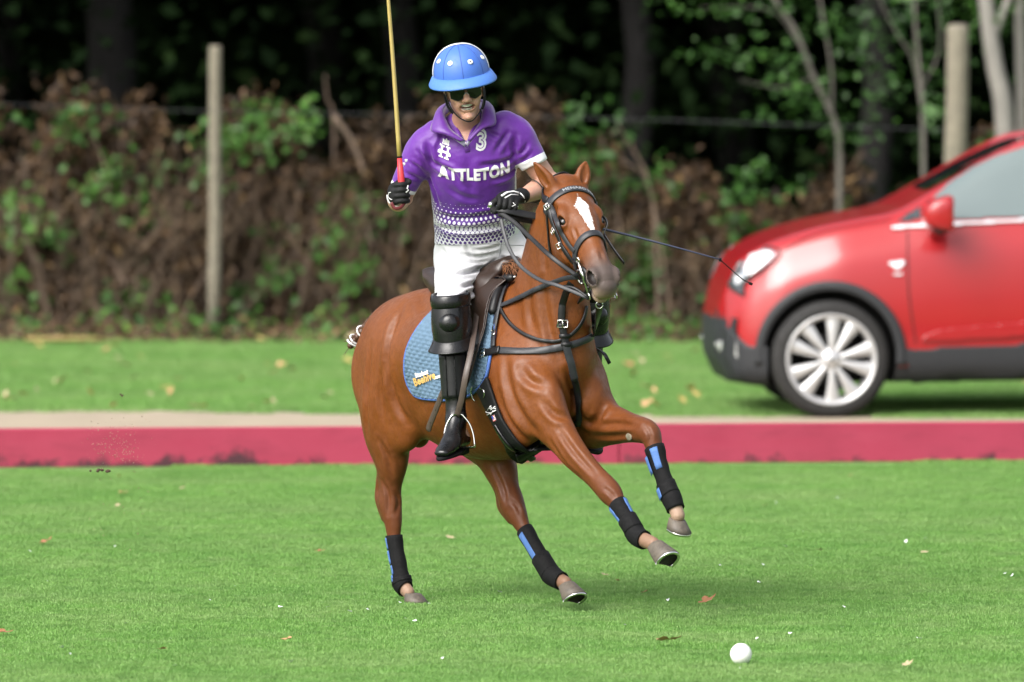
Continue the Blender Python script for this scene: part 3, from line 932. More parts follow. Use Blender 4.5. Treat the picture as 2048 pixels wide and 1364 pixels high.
sapling([st([(2012, 560), (2010, 260), (1990, 130), (1972, 0), (1960, -160), (1945, -500)], 25.0, .075, .04), st([(1985, 80), (2030, -40), (2100, -260)], 25.0, .03, .012, False)],
        [(1900 + 60 * i, -40 + 25 * (i % 3), 25.3, 50, 40, 70) for i in range(5)], 'leaning pale grey trunk right of the thick fence post')
sapling([st([(2052, 560), (2046, 250), (2042, 100), (2040, -40), (2044, -400)], 25.3, .05, .03)], [(2120, -60, 25.3, 70, 60, 120)], 'slim white trunk at the right edge of the picture')
sapling([st([(1672, 560), (1680, 330), (1668, 240), (1628, 155), (1590, 60), (1545, -10), (1500, -120)], 25.0, .025, .011), st([(1664, 235), (1662, 130), (1640, 0), (1630, -120)], 25.1, .011, .006, False),
         st([(1600, 90), (1540, 20), (1400, 15)], 25.0, .006, .002, False), st([(1628, 155), (1560, 175), (1480, 160)], 25.0, .006, .002, False)],
        [(1395, 18, 24.9, 50, 10, 45), (1420, 108, 24.8, 26, 14, 42), (1520, 20, 24.9, 60, 22, 80), (1560, 150, 25, 34, 40, 70), (1590, 195, 25, 24, 26, 60), (1640, 190, 25.1, 20, 20, 30), (1570, 110, 24.9, 30, 20, 40), (1650, 30, 25, 26, 30, 50), (1500, 120, 25, 30, 16, 30), (1530, 235, 25, 24, 18, 24)],
        'forked pale sapling leaning left above the bonnet of the car', 'stem', lt=(.25, .65))
sapling([st([(1850, 560), (1846, 250), (1838, 130), (1830, 30), (1825, -200)], 24.6, .019, .010), st([(1843, 215), (1826, 120), (1790, 60), (1740, -40)], 24.6, .009, .004, False), st([(1842, 180), (1880, 90), (1868, -60)], 24.7, .009, .004, False)],
        [(1720, 80, 24.7, 40, 30, 90), (1790, 30, 24.7, 50, 26, 110), (1870, 60, 24.8, 26, 30, 60), (1800, 150, 24.7, 40, 40, 80), (1740, 170, 24.7, 26, 40, 60), (1870, 220, 24.8, 20, 40, 50), (1950, 60, 25.4, 40, 60, 60), (1700, 250, 25, 40, 30, 60)],
        'slim grey sapling with leafy side shoots left of the thick fence post', 'stem', lt=(.05, .45))
sapling([st([(662, 420), (668, 260), (655, 200), (650, 150)], 25.6, .009, .004), st([(730, 350), (706, 285), (668, 232)], 24.9, .012, .022, False)], [], 'bare broken dead stem sticking out of the hedge', 'twig', 'dead stem', name='dead_stem')
sapling([st([(1320, 520), (1305, 400), (1268, 300), (1235, 250)], 25.0, .015, .005), st([(1350, 500), (1300, 380), (1245, 320)], 24.8, .009, .004)], [], 'bare arching grey stems right of the pony head', 'twig', 'dead stem', name='dead_stem')
# ------------------------------------------------------------------ the pony
S = SDF()
def sec(u, w, zt, zb, v=0.0):
    return (U(u, v, (zt + zb) / 2), w, (zt - zb) / 2)
S.chain([sec(-.56, .13, 1.20, .96), sec(-.48, .215, 1.285, .86), sec(-.34, .255, 1.325, .75), sec(-.1, .265, 1.335, .65),
         sec(.1, .275, 1.345, .60), sec(.3, .255, 1.375, .605), sec(.47, .225, 1.36, .64), sec(.62, .185, 1.22, .74)], FR, 0.03, 5)
# neck
neck = [(U(.47, 0, 1.07), .18, .30), (H(1098, 640, .015), .145, .245), (H(1106, 545, .035), .115, .185), (H(1114, 465, .05), .092, .145), (H(1128, 402, .06), .078, .105)]
S.chain(neck, FR, 0.06, 5)
# hindquarters
hind_r = [(H(812, 690, .13), .125, .20), (H(782, 795, .15), .115, .175), (H(776, 865, .15), .092, .135), (H(782, 925, .14), .064, .092), (H(781, 970, .13), .043, .060),
          (H(780, 1006, .125), .046, .062), (H(786, 1042, .125), .036, .047), (H(789, 1082, .125), .025, .032), (H(800, 1142, .125), .024, .030), (H(806, 1170, .125), .028, .033), (H(818, 1186, .125), .025, .029)]
hind_l = [(U(-.36, -.13, 1.08), .12, .20), (H(935, 845, -.13), .095, .12), (H(982, 893, -.13), .080, .11), (H(1003, 940, -.12), .062, .085), (H(1014, 975, -.12), .048, .062), (H(1024, 1006, -.12), .048, .062),
          (H(1036, 1032, -.12), .038, .050), (H(1052, 1065, -.12), .026, .033), (H(1093, 1135, -.12), .024, .030), (H(1106, 1152, -.12), .028, .033), (H(1132, 1167, -.12), .027, .031)]
fore_r = [(U(.50, .145, 1.0), .10, .18), (H(1075, 800, .155), .085, .145), (H(1112, 858, .145), .066, .090), (H(1150, 908, .135), .050, .064), (H(1188, 950, .125), .041, .052), (H(1221, 986, .12), .046, .053),
          (H(1238, 1012, .12), .030, .035), (H(1262, 1050, .12), .023, .029), (H(1276, 1073, .12), .029, .033), (H(1307, 1088, .12), .027, .030)]
fore_l = [(U(.52, -.14, 1.0), .10, .18), (H(1172, 835, -.15), .085, .125), (H(1215, 847, -.145), .070, .095), (H(1260, 855, -.135), .050, .064), (H(1297, 866, -.12), .046, .052), (H(1308, 893, -.12), .034, .040),
          (H(1320, 935, -.12), .025, .031), (H(1336, 980, -.12), .024, .030), (H(1346, 1003, -.12), .029, .033), (H(1356, 1032, -.12), .029, .031)]
for leg, k in ((hind_r, .045), (hind_l, .045), (fore_r, .04), (fore_l, .04)):
    S.chain(leg, FR, k, 4)
# point of hock and tendon
S.chain([(H(766, 935, .14), .022, .03), (H(759, 975, .13), .017, .022), (H(761, 1000, .125), .022, .028), (H(772, 1035, .125), .02, .026)], FR, .02, 3)
S.chain([(H(985, 950, -.12), .022, .03), (H(998, 985, -.12), .017, .022), (H(1006, 1012, -.12), .024, .030), (H(1024, 1038, -.12), .02, .026)], FR, .02, 3)
# muscle masses
E3 = lambda a: np.array([FA, FR, UP]) if a == 0 else np.array([FA * math.cos(a) + UP * math.sin(a), FR, -FA * math.sin(a) + UP * math.cos(a)])
S.ell(H(1030, 770, .17), (.17, .085, .20), E3(R(40)), .08)          # shoulder / triceps
S.ell(H(1040, 838, .17), (.13, .07, .12), E3(R(-30)), .04)
S.ell(H(1170, 775, -.145), (.13, .075, .18), E3(R(40)), .07)
S.ell(H(1092, 790, .09), (.085, .08, .12), E3(0), .035)            # breast
S.ell(H(1176, 795, -.085), (.085, .075, .11), E3(0), .035)
S.ell(H(850, 700, .20), (.20, .09, .13), E3(R(25)), .06)            # croup, thigh
S.ell(H(750, 745, .12), (.11, .10, .19), E3(0), .06)
S.ell(U(-.45, -.12, 1.02), (.15, .12, .20), E3(0), .06)
S.ell(H(812, 850, .16), (.10, .06, .12), E3(R(-20)), .05)           # stifle
S.ell(H(838, 868, .02), (.045, .05, .06), E3(0), .03)               # sheath
S.ell(H(1118, 700, .01), (.12, .13, .17), E3(R(50)), .08)           # base of the neck
# grooves
S.chain([(H(1137, 745, 0), .012, .012), (H(1148, 800, 0), .016, .016), (H(1152, 850, 0), .014, .014)], FR, .03, 3, 's')
S.chain([(H(838, 800, .275), .010, .014), (H(828, 845, .26), .012, .016), (H(846, 868, .22), .010, .014)], FR, .04, 3, 's')
S.chain([(H(1028, 740, .30), .006, .010), (H(1036, 800, .285), .008, .012), (H(1060, 850, .25), .008, .012)], FR, .04, 3, 's')
# head frame: HL down the face, HS to the pony's right, HN out of the forehead
POLL = P(1141, 362, -.74)
NOSE = P(1217, 552, -1.08)
HL = nrm(NOSE - POLL)
HS = nrm(V3(-.93, -.36, .03)); HS = nrm(HS - HL * np.dot(HS, HL))
HN = np.cross(HL, HS); HN = HN if HN[2] > 0 else -HN
HLEN = float(np.linalg.norm(NOSE - POLL)) / 0.57
def HP(l, s, n):
    return POLL + (HL * l + HS * s + HN * n) * HLEN
HM = np.array([HL, HS, HN])
S.chain([(HP(-.01, 0, -.075), .092, .072), (HP(.08, 0, -.095), .110, .105), (HP(.19, 0, -.108), .100, .125), (HP(.28, 0, -.105), .080, .122), (HP(.37, 0, -.087), .063, .100),
         (HP(.46, 0, -.074), .058, .082), (HP(.535, 0, -.062), .063, .064), (HP(.575, 0, -.066), .053, .048)], HS, .02, 4)
def eye_axes(sg):
    o_ = nrm(HS * sg * .8 + HN * .6); l2 = nrm(HL - o_ * np.dot(HL, o_)); l2 = nrm(l2 + np.cross(o_, l2) * .35 * sg)
    return np.array([l2, o_, np.cross(l2, o_)])
for sg in (1, -1):
    S.ell(HP(.215, sg * .058, -.160), (.11, .036, .090), HM, .03)               # cheek
    S.ell(HP(.172, sg * 0.082, -.030), (.040, .026, .024), HM, .02)               # brow
    S.ell(HP(.207, sg * 0.086, -.052), (.034, .028, .030), HM, .014)              # lids
    S.chain([(HP(.23, sg * .074, -.075), .012, .012), (HP(.33, sg * .052, -.070), .010, .012), (HP(.38, sg * .044, -.06), .006, .006)], HS, .02, 3)  # cheek bone
    S.ell(HP(.538, sg * .052, -.040), (.047, .028, .037), HM, .014)              # nostril rim
    S.ell(HP(.590, sg * .020, -.085), (.024, .028, .028), HM, .014)              # upper lip
    S.ell(HP(.206, sg * .083, -.047) + eye_axes(sg)[1] * .028, (.026, .024, .0155), eye_axes(sg), .004, 's')         # eye opening
    S.ell(HP(.545, sg * .063, -.036), (.036, .026, .022), HM, .006, 's')
    S.ell(HP(.13, sg * 0.102, -.055), (.035, .014, .020), HM, .02, 's')           # hollow over the eye
    S.ell(HP(.47, sg * 0.072, -.085), (.05, .012, .02), HM, .02, 's')
S.ell(HP(.565, 0, -.132), (.040, .034, .024), HM, .02)                          # chin, lower lip
S.chain([(HP(.562, .05, -.106), .004, .004), (HP(.60, 0, -.112), .004, .004), (HP(.562, -.05, -.106), .004, .004)], HN, .008, 3, 's')
# ears
def ear(base, tip, out):
    t_ = nrm(tip - base); o_ = nrm(out - t_ * np.dot(out, t_)); w_ = np.cross(t_, o_)
    L_ = np.linalg.norm(tip - base)
    S.chain([(base - t_ * .03, .028, .028), (base + t_ * .15 * L_, .033, .025), (base + t_ * .40 * L_, .036, .021), (base + t_ * .72 * L_, .025, .013), (tip - t_ * .006, .005, .005)], w_, .014, 4)
    S.chain([(base + t_ * .25 * L_ + o_ * .025, .015, .013), (base + t_ * .5 * L_ + o_ * .022, .022, .013), (base + t_ * .85 * L_ + o_ * .012, .009, .007)], w_, .005, 4, 's')
    return base, tip, o_
EB_R, EB_L = HP(.01, .066, -.045), HP(.0, -.064, -.045)
yb = POLL[1] + .02
ear_r = ear(EB_R, P(1066, 322, yb - .01), V3(-.75, -.66, 0))
ear_l = ear(EB_L, P(1172, 320, yb + .05), V3(.35, -.93, 0))

hv, hf = S.mesh(0.0085, 1)
hv = relax(hv, hf, 1)
me = fast_mesh('body', hv, hf)
# finer surface on the head
bm = bmesh.new(); bm.from_mesh(me)
def in_head(p):
    q = p - POLL
    return (np.dot(q, HL) > -.19) and np.linalg.norm(p - HP(.25, 0, -.05)) < .50 and (np.dot(q, HL) > .02 or np.dot(q, HN) > -.10)
ed = set()
for fc in bm.faces:
    if in_head(np.array(fc.calc_center_median())):
        ed.update(fc.edges)
bmesh.ops.subdivide_edges(bm, edges=list(ed), cuts=1, use_grid_fill=True)
bm.to_mesh(me); bm.free()
v = coords(me)
hm = np.array([in_head(p) for p in v])
v[hm] = S.project(v[hm], .004)
me.vertices.foreach_set('co', v.astype(np.float32).ravel())
me.polygons.foreach_set('use_smooth', np.ones(len(me.polygons), dtype=bool))
me.update()
# muscle lines, drawn where they show and laid on the coat
def fold(v, f, lines, dflt):
    bv = bvh_of(v, f); out = np.zeros(len(v))
    tmp = fast_mesh('t', v, f); n_ = np.empty(len(v) * 3, np.float32); tmp.vertices.foreach_get('normal', n_); bpy.data.meshes.remove(tmp)
    n_ = n_.reshape(-1, 3).astype(float)
    for pl, dep, wd in lines:
        q = []
        for (x, y) in catmull(pl, 4):
            d = nrm(ray(x, y)); loc, *_ = bv.ray_cast(Vector(CAMP), Vector(d))
            if loc is None: loc, *_ = bv.find_nearest(Vector(P(x, y, dflt)))
            q.append(np.array(loc))
        q = np.array(q); best = np.full(len(v), 9.0); tt = np.zeros(len(v))
        near_ = np.all((v > q.min(0) - .12) & (v < q.max(0) + .12), axis=1)
        ix = np.nonzero(near_)[0]; w = v[ix]; b_s = np.full(len(ix), 9.0); t_s = np.zeros(len(ix))
        for i in range(len(q) - 1):
            a_, b_ = q[i], q[i + 1]
            s_ = np.clip(((w - a_) @ (b_ - a_)) / max(1e-9, (b_ - a_) @ (b_ - a_)), 0, 1)
            d = np.linalg.norm(w - a_ - s_[:, None] * (b_ - a_), axis=1); m_ = d < b_s
            b_s[m_] = d[m_]; t_s[m_] = (i + s_[m_]) / (len(q) - 1)
        e_ = np.sin(np.clip(t_s, .02, .98) * math.pi) ** .6
        out[ix] += e_ * dep * 1.35 * (-np.exp(-(b_s / wd) ** 2) + .75 * np.exp(-((b_s - 1.9 * wd) / wd) ** 2))
    return v + n_ * out[:, None]
bm = bmesh.new(); bm.from_mesh(me); bmesh.ops.triangulate(bm, faces=bm.faces); bm.verts.index_update()
htri = np.array([[q.index for q in fc.verts] for fc in bm.faces]); bm.free()
v = fold(v, htri, [
    ([(1012, 715), (1016, 760), (1030, 805), (1055, 845), (1080, 868)], .009, .020), ([(1040, 735), (1062, 762), (1090, 772)], .008, .018), ([(1000, 790), (1012, 830), (1040, 870), (1062, 890)], .007, .018),
    ([(1135, 740), (1146, 790), (1152, 845)], .010, .016), ([(1152, 800), (1170, 842), (1196, 838), (1208, 815)], .009, .017), ([(1085, 800), (1110, 828), (1140, 838)], .007, .016),
    ([(1118, 858), (1150, 905), (1190, 950)], .006, .011), ([(1098, 878), (1130, 925), (1165, 958)], .005, .010), ([(1195, 850), (1235, 848), (1275, 852)], .006, .012), ([(1190, 872), (1230, 872), (1268, 866)], .005, .011),
    ([(1085, 560), (1092, 620), (1104, 680), (1122, 720)], .006, .018), ([(1062, 560), (1060, 620), (1068, 660)], .005, .018), ([(1095, 440), (1088, 500), (1092, 560)], .004, .014),
    ([(805, 612), (788, 655), (776, 705), (780, 760), (797, 812), (818, 846)], .010, .019), ([(742, 690), (737, 750), (733, 810), (735, 870)], .006, .015), ([(770, 720), (762, 790), (770, 850)], .005, .017), ([(760, 880), (776, 915), (784, 950)], .006, .012),
    ([(765, 960), (776, 990), (776, 1030)], .006, .009), ([(792, 985), (797, 1005), (792, 1030)], .004, .008), ([(985, 930), (1005, 975), (1012, 1005)], .006, .010), ([(1020, 1000), (1034, 1012), (1040, 1030)], .004, .008),
    ([(1205, 975), (1220, 985), (1232, 1000)], .004, .008), ([(1288, 850), (1300, 868), (1300, 885)], .004, .008), ([(850, 640), (845, 600), (838, 590)], .004, .02), ([(825, 700), (822, 760), (835, 830)], .004, .022),
    ([(1118, 470), (1126, 505), (1142, 528)], .004, .010), ([(1148, 455), (1156, 480)], .003, .008), ([(1200, 500), (1206, 520)], .003, .009)], -.5)
v += (noise3(v, 21, 9) * .0022 + noise3(v, 22, 22) * .0008)[:, None] * HN * 0
me.vertices.foreach_set('co', v.astype(np.float32).ravel()); me.update()
# pigment
q = (v - POLL) / HLEN
l_, s_, n_ = q @ HL, q @ HS, q @ HN
head = np.linalg.norm(q - (HL * .3), axis=1) < .42
sm = lambda x, a, b: np.clip((x - a) / (b - a), 0, 1)
bw = np.interp(l_, [.105, .125, .16, .195, .25, .31, .335], [0, .010, .033, .026, .020, .012, 0])
bc = np.interp(l_, [.09, .19, .34], [.0, .004, -.004])
attr(me, 'blaze', np.where(head & (n_ > -.05) & (l_ > .08) & (l_ < .345), np.clip(.5 + (bw - np.abs(s_ - bc)) / .016, 0, 1), 0))
mz = sm(l_, .40, .52) * head
attr(me, 'muzzle', mz)
attr(me, 'dark', np.where(head & (np.linalg.norm(np.stack([l_ - .545, np.abs(s_) - .055, n_ + .038], 1) / np.array([.040, .036, .026]), axis=1) < 1.0), .95, 0)
     + np.where(head & (np.linalg.norm(np.stack([l_ - .205, np.abs(s_) - .106, n_ + .042], 1) / np.array([.027, .022, .020]), axis=1) < 1), .75, 0))
def chain_t(pt, rows):
    """distance along a chain (0..m-1) of the nearest point and the distance off it"""
    best = np.full(len(pt), 1e9); tt = np.zeros(len(pt))
    for i in range(len(rows) - 1):
        a, b = np.asarray(rows[i][0]), np.asarray(rows[i + 1][0])
        t_ = np.clip(((pt - a) @ (b - a)) / ((b - a) @ (b - a)), 0, 1)
        d = np.linalg.norm(pt - (a + t_[:, None] * (b - a)), axis=1)
        m = d < best
        best[m] = d[m]; tt[m] = i + t_[m]
    return tt, best
leg = np.zeros(len(v)); pale = np.zeros(len(v))
for rows, a, pk_ in ((hind_r, 3, .6), (hind_l, 3.5, .35), (fore_r, 4, .45), (fore_l, 3.5, .85)):
    tt, d = chain_t(v, rows)
    leg = np.maximum(leg, np.where(d < .12, sm(tt, a - 1.5, a + 1) * .75, 0))
    pale = np.maximum(pale, np.where(d < .06, sm(tt, len(rows) - 2.1, len(rows) - 1.5) * pk_, 0))
pale = np.maximum(pale, head * sm(l_, .555, .59) * sm(-n_, .04, .09) * .8)
attr(me, 'leg', leg); attr(me, 'pale', pale)
pony = empty('polo_pony', (FO[0], FO[1], 0))
tag(pony, 'chestnut polo pony with white blaze cantering towards the camera', 'horse')
pony_body = link('body', me, M['coat'], pony)
HBVH = BVHTree.FromPolygons([tuple(p) for p in v], [tuple(p.vertices) for p in me.polygons])
# eyes
for sg in (1, -1):
    m = MB(); c = HP(.206, sg * .083, -.047); rr = .0255 * HLEN
    m.lathe([(rr * math.sin(a), -rr * math.cos(a)) for a in np.linspace(0.01, math.pi - .01, 14)], c, HS * sg, 20)
    m.build('eye', M['eye'], pony)
# hooves
def hoof(top, toe, nsole, name='hoof', shoe=True):
    """top: coronet centre; toe: ground point of the toe; nsole: direction the sole faces"""
    nsole = nrm(nsole)
    f_ = toe - top; dp = np.dot(f_, nsole); f_ = nrm(f_ - nsole * dp); s2 = np.cross(nsole, f_)
    m = MB(); vs, fs = [], []
    n = 28
    prof = [(0.0, .028, .026, -.002), (.04, .034, .032, .0), (.10, .036, .034, .002), (.5, .045, .041, .012), (.97, .055, .050, .026), (1.0, .053, .048, .026)]
    for (h, a, b, sh) in prof:
        for k in range(n):
            an = 2 * math.pi * k / n
            x, y = math.cos(an), math.sin(an)
            if x < -.55: x = -.55 - (x + .55) * .25
            vs.append(top + nsole * dp * h + f_ * (a * x + sh - (0.01 if x < 0 else 0)) + s2 * b * y)
    for i in range(len(prof) - 1):
        for k in range(n):
            fs.append((i * n + k, i * n + (k + 1) % n, (i + 1) * n + (k + 1) % n, (i + 1) * n + k))
    fs.append(tuple(range(n))[::-1])
    h_ = m.put(vs, fs).build(name, M['hoof'], pony)
    bot = vs[-n:]
    cen = sum(np.array(b) for b in bot) / n
    m2 = MB(); inner = [cen + (np.array(b) - cen) * .97 - nsole * .006 for b in bot]
    deep = [cen + (np.array(b) - cen) * .45 - nsole * .012 for b in bot]
    m2.put(list(inner) + list(deep), [(k, (k + 1) % n, n + (k + 1) % n, n + k) for k in range(n)] + [tuple(n + k for k in range(n))])
    m2.build('sole', M['sole'], h_)
    m3 = MB(); vv, ff = [], []
    ks = [k for k in range(n) if math.cos(2 * math.pi * k / n) > -.62]
    ks = sorted(ks, key=lambda k: ((k + n // 2) % n))
    for k in ks:
        b = np.array(bot[k])
        for (r_, hh) in ((1.0, -.002), (1.01, .009), (.80, .009), (.80, -.002)):
            vv.append(cen + (b - cen) * r_ + nsole * hh)
    for i in range(len(ks) - 1):
        for j in range(4):
            ff.append((i * 4 + j, i * 4 + (j + 1) % 4, i * 4 + 4 + (j + 1) % 4, i * 4 + 4 + j))
    ff += [(0, 1, 2, 3), tuple(len(vv) - 4 + j for j in range(4))[::-1]]
    m3.put(vv, ff).build('horseshoe', M['steel'], h_)
hoof(H(822, 1186, .125) + FA * .02, H(846, 1207, .125) + FA * .06, V3(0, 0, -1))
def hoof_px(top, toe, v, nsole):
    hoof(H(*top, v), H(*toe, v), nsole)
hoof_px((1134, 1168), (1162, 1187), -.12, FA * .55 + UP * -.85 + FR * .1)
hoof_px((1311, 1089), (1345, 1108), .12, FA * .72 + UP * -.72 + FR * .1)
hoof_px((1356, 1038), (1384, 1077), -.12, FA * -.32 + UP * -1.0)
# braided tail
m = MB(); path = catmull([P(762, 622, .36), P(744, 641, .44), P(728, 660, .50), P(711, 679, .52), P(704, 690, .52)], 6)
for j in range(3):
    pts = [p + .014 * (math.cos(i * .8 + j * 2.1) * V3(.8, 0, .6) + math.sin(i * .8 + j * 2.1) * V3(0, 1, 0)) for i, p in enumerate(path)]
    m.tube(pts, [.020 - .006 * i / len(pts) for i in range(len(pts))], 8)
for i in range(70):
    p = path[random.randrange(4, len(path))]; d = nrm(V3(random.uniform(-1, .6), random.uniform(-1, 1), random.uniform(-1, 1)))
    L_ = random.uniform(.02, .055)
    m.tube([p + d * .02, p + d * (.02 + L_ * .5) + V3(0, 0, -.004), p + d * (.02 + L_) + V3(0, 0, random.uniform(-.02, .01))], [.0014, .0011, .0005], 4, False)
tail = m.build('tail', M['hair'], pony)
m = MB()
for i in (13, 18, 22):
    c, t_ = path[i], nrm(path[min(i + 1, 24)] - path[i - 1])
    e = nrm(np.cross(t_, V3(0, 1, .2))); b = np.cross(t_, e)
    m.tube([c + .027 * (math.cos(a) * e + math.sin(a) * b) + t_ * .008 * math.sin(a) for a in np.linspace(0, 2 * math.pi, 20)], .0045, 6)
m.build('tail_tape', M['white'], tail)
# hogged mane: short hair along the crest
m = MB()
crest = catmull([np.asarray(p) + nrm(np.cross(FR, nrm(np.asarray(neck[min(i + 1, 4)][0]) - np.asarray(neck[max(i - 1, 0)][0])))) * -0 for i, (p, w, h) in enumerate(neck)], 12)
hh = catmull([[h] for _, _, h in neck], 12)[:, 0]
for i in range(8, len(crest) - 1):
    t_ = nrm(crest[i + 1] - crest[i]); up = np.cross(FR, t_); up = up if np.dot(up, FA) < 0 else -up
    for _ in range(26):
        o_ = FR * random.uniform(-.014, .014) + t_ * random.uniform(-.01, .01)
        loc, nn, *_r = HBVH.ray_cast(Vector(crest[i] + o_ + up * .5), Vector(-up))
        if loc is None: continue
        L_ = random.uniform(.010, .022); d = nrm(up + FR * random.uniform(-.35, .35) + t_ * random.uniform(-.1, .4))
        p = np.array(loc) - d * .003
        m.tube([p, p + d * L_], [.0022, .0008], 3, False)
m.build('mane', M['mane'], pony)
# ------------------------------------------------------------------ tack
def hit(px, py):
    d = nrm(ray(px, py))
    loc, n, i, dist = HBVH.ray_cast(Vector(CAMP), Vector(d))
    if loc is None:                                       # just off the coat: the nearest point of it
        loc, n, i, dist = HBVH.find_nearest(Vector(H(px, py, .12)))
    return np.array(loc), np.array(n)
def drape_px(pix, n=8, off=0.0):
    """pixel polyline -> points and smooth normals on the pony's coat"""
    pp = catmull(pix, n)
    P_, N_ = [], []
    for (x, y) in pp:
        p, nn = hit(x, y)
        if p is None: continue
        P_.append(p); N_.append(nn)
    return smooth_path(P_, N_, off)
def smooth_path(P_, N_, off=0.0, it=2):
    N_ = np.array(N_); P_ = np.array(P_)
    for _ in range(4):
        N_[1:-1] = (N_[:-2] + N_[1:-1] * 2 + N_[2:]) / 4
    N_ /= np.linalg.norm(N_, axis=1, keepdims=True)
    for _ in range(it):
        P_[1:-1] = (P_[:-2] + P_[1:-1] * 2 + P_[2:]) / 4
    return P_ + N_ * off, N_
def near(p):
    loc, n, i, d = HBVH.find_nearest(Vector(p))
    return np.array(loc), np.array(n)
def drape_3d(pts, n=8, off=0.0):
    P_, N_ = [], []
    for p in catmull(pts, n):
        a, b = near(p); P_.append(a); N_.append(b)
    return smooth_path(P_, N_, off)
def hc(p):
    q = (np.asarray(p) - POLL) / HLEN
    return np.array([q @ HL, q @ HS, q @ HN])
def strap_on(name, path, w, th, mat, parent):
    m = MB(); m.strap(path[0], path[1], w, th); return m.build(name, mat, parent, True)
def buckle(c, t, n, w, h, name, parent, r=.0022, mat='steel'):
    t = nrm(t); n = nrm(n); s = np.cross(t, n)
    m = MB()
    q = [c + s * w / 2 * a + t * h / 2 * b + n * .006 for a, b in ((-1, -1), (1, -1), (1, 1), (-1, 1), (-1, -1))]
    m.tube(q, r, 6); m.tube([c + n * .006 - t * h / 2, c + n * .007 + t * h / 2], r * .8, 6)
    return m.build(name, M[mat], parent)
def text_mesh(body, size, bold=0.0, shear=0.0, space=1.0, res=3):
    cu = bpy.data.curves.new('txt', 'FONT')
    cu.body = body; cu.size = size; cu.offset = bold; cu.shear = shear; cu.space_character = space
    cu.align_x = 'CENTER'; cu.align_y = 'CENTER'; cu.resolution_u = res
    o = bpy.data.objects.new('txt', cu); COL.objects.link(o)
    dg = bpy.context.evaluated_depsgraph_get()
    me = bpy.data.meshes.new_from_object(o.evaluated_get(dg))
    bpy.data.objects.remove(o); bpy.data.curves.remove(cu)
    bm = bmesh.new(); bm.from_mesh(me); bpy.data.meshes.remove(me)
    bmesh.ops.triangulate(bm, faces=bm.faces)
    for _ in range(3):
        lng = [e for e in bm.edges if e.calc_length() > .012]
        if not lng: break
        bmesh.ops.subdivide_edges(bm, edges=lng, cuts=1)
        bmesh.ops.triangulate(bm, faces=[f for f in bm.faces if len(f.verts) > 3])
    bm.verts.index_update()
    v = np.array([list(a.co[:2]) for a in bm.verts]); f = [[a.index for a in q.verts] for q in bm.faces]
    bm.free()
    return v, f
def print_on(name, v2, f, place, mat, parent, th=.0012):
    """flat lettering laid on a surface: place(x, y) -> point, normal"""
    pts, nn = zip(*[place(x, y) for x, y in v2])
    pts, nn = np.array(pts), np.array(nn)
    vs = np.concatenate([pts + nn * th, pts])
    n = len(pts)
    cnt = {}
    for q in f:
        for a, b in zip(q, q[1:] + q[:1]): cnt[(a, b)] = 1
    fs = [list(q) for q in f]
    for (a, b) in cnt:
        if (b, a) not in cnt: fs.append([b, a, a + n, b + n])
    return add(name, vs, fs, mat, parent, False)

# --- bridle
br = empty('bridle', tuple(POLL)); tag(br, 'grey black leather bridle with gag bit on the head of the pony', 'bridle')
def ring_on(lf, n=56, off=.003):
    P_, N_ = [], []
    for a in np.linspace(-math.pi, math.pi, n):
        l = lf(a)
        o_ = HP(l, .3 * math.sin(a), -.085 + .3 * math.cos(a)); c_ = HP(l, 0, -.085)
        loc, nn, *_ = HBVH.ray_cast(Vector(o_), Vector(nrm(c_ - o_)))
        if loc is None: continue
        P_.append(np.array(loc)); N_.append(np.array(nn))
    return smooth_path(P_, N_, off)
bp = ring_on(lambda a: .055 + .03 * (1 - math.cos(a)), 56, .002)
k_ = len(bp[0]); bp = (bp[0][int(k_ * .21):int(k_ * .79)][::-1], bp[1][int(k_ * .21):int(k_ * .79)][::-1])
if np.dot(bp[0][0] - bp[0][-1], HS) < 0: bp = (bp[0][::-1], bp[1][::-1])
browband = strap_on('browband', bp, .034, .006, M['strapgrey'], br)
tv, tf = text_mesh('MENARD POLO', .025, 0, 0, 1.05)
bl_ = np.concatenate([[0], np.cumsum(np.linalg.norm(np.diff(bp[0], axis=0), axis=1))])
def on_brow(x, y):
    s_ = np.clip(x + bl_[-1] * .58, 0, bl_[-1])
    p = np.array([np.interp(s_, bl_, bp[0][:, k]) for k in range(3)]); n_ = nrm([np.interp(s_, bl_, bp[1][:, k]) for k in range(3)])
    t_ = nrm([np.interp(min(s_ + .01, bl_[-1]), bl_, bp[0][:, k]) - np.interp(max(s_ - .01, 0), bl_, bp[0][:, k]) for k in range(3)])
    up = np.cross(n_, t_)
    return p + n_ * .0066 + up * y, n_
print_on('lettering', tv, tf, on_brow, M['greyprint'], browband, .0006)
mirror = lambda P_: [near(HP(*(hc(p) * V3(1, -1, 1))))[0] for p in P_]
def both(name, pix, w, th, mat, off=.002, n=8):
    a = drape_px(pix, n, off)
    strap_on(name, a, w, th, mat, br)
    b = drape_3d([HP(*(hc(p) * V3(1, -1, 1))) for p in a[0][::4]], 4, off)
    strap_on(name, b, w, th, mat, br)
    return a, b
both('cheekpiece', [(1096, 410), (1104, 440), (1116, 470), (1128, 497), (1140, 515), (1148, 525)], .019, .006, M['leather'])
both('noseband_strap', [(1100, 408), (1110, 432), (1124, 462), (1140, 488), (1153, 503)], .021, .005, M['strapgrey'], .008)
both('throat_lash', [(1094, 412), (1096, 440), (1099, 480), (1103, 515)], .013, .005, M['leather'])
nbp = ring_on(lambda a: .345 + .05 * (1 - math.cos(a)) * .5 - .014 * math.cos(a))
strap_on('noseband', nbp, .030, .007, M['strapgrey'], br)
drp = ring_on(lambda a: .455 + .035 * (1 - math.cos(a)) * .5)
k_ = len(drp[0])
strap_on('drop_strap', (drp[0][:int(k_ * .30)], drp[1][:int(k_ * .30)]), .014, .005, M['leather'], br)
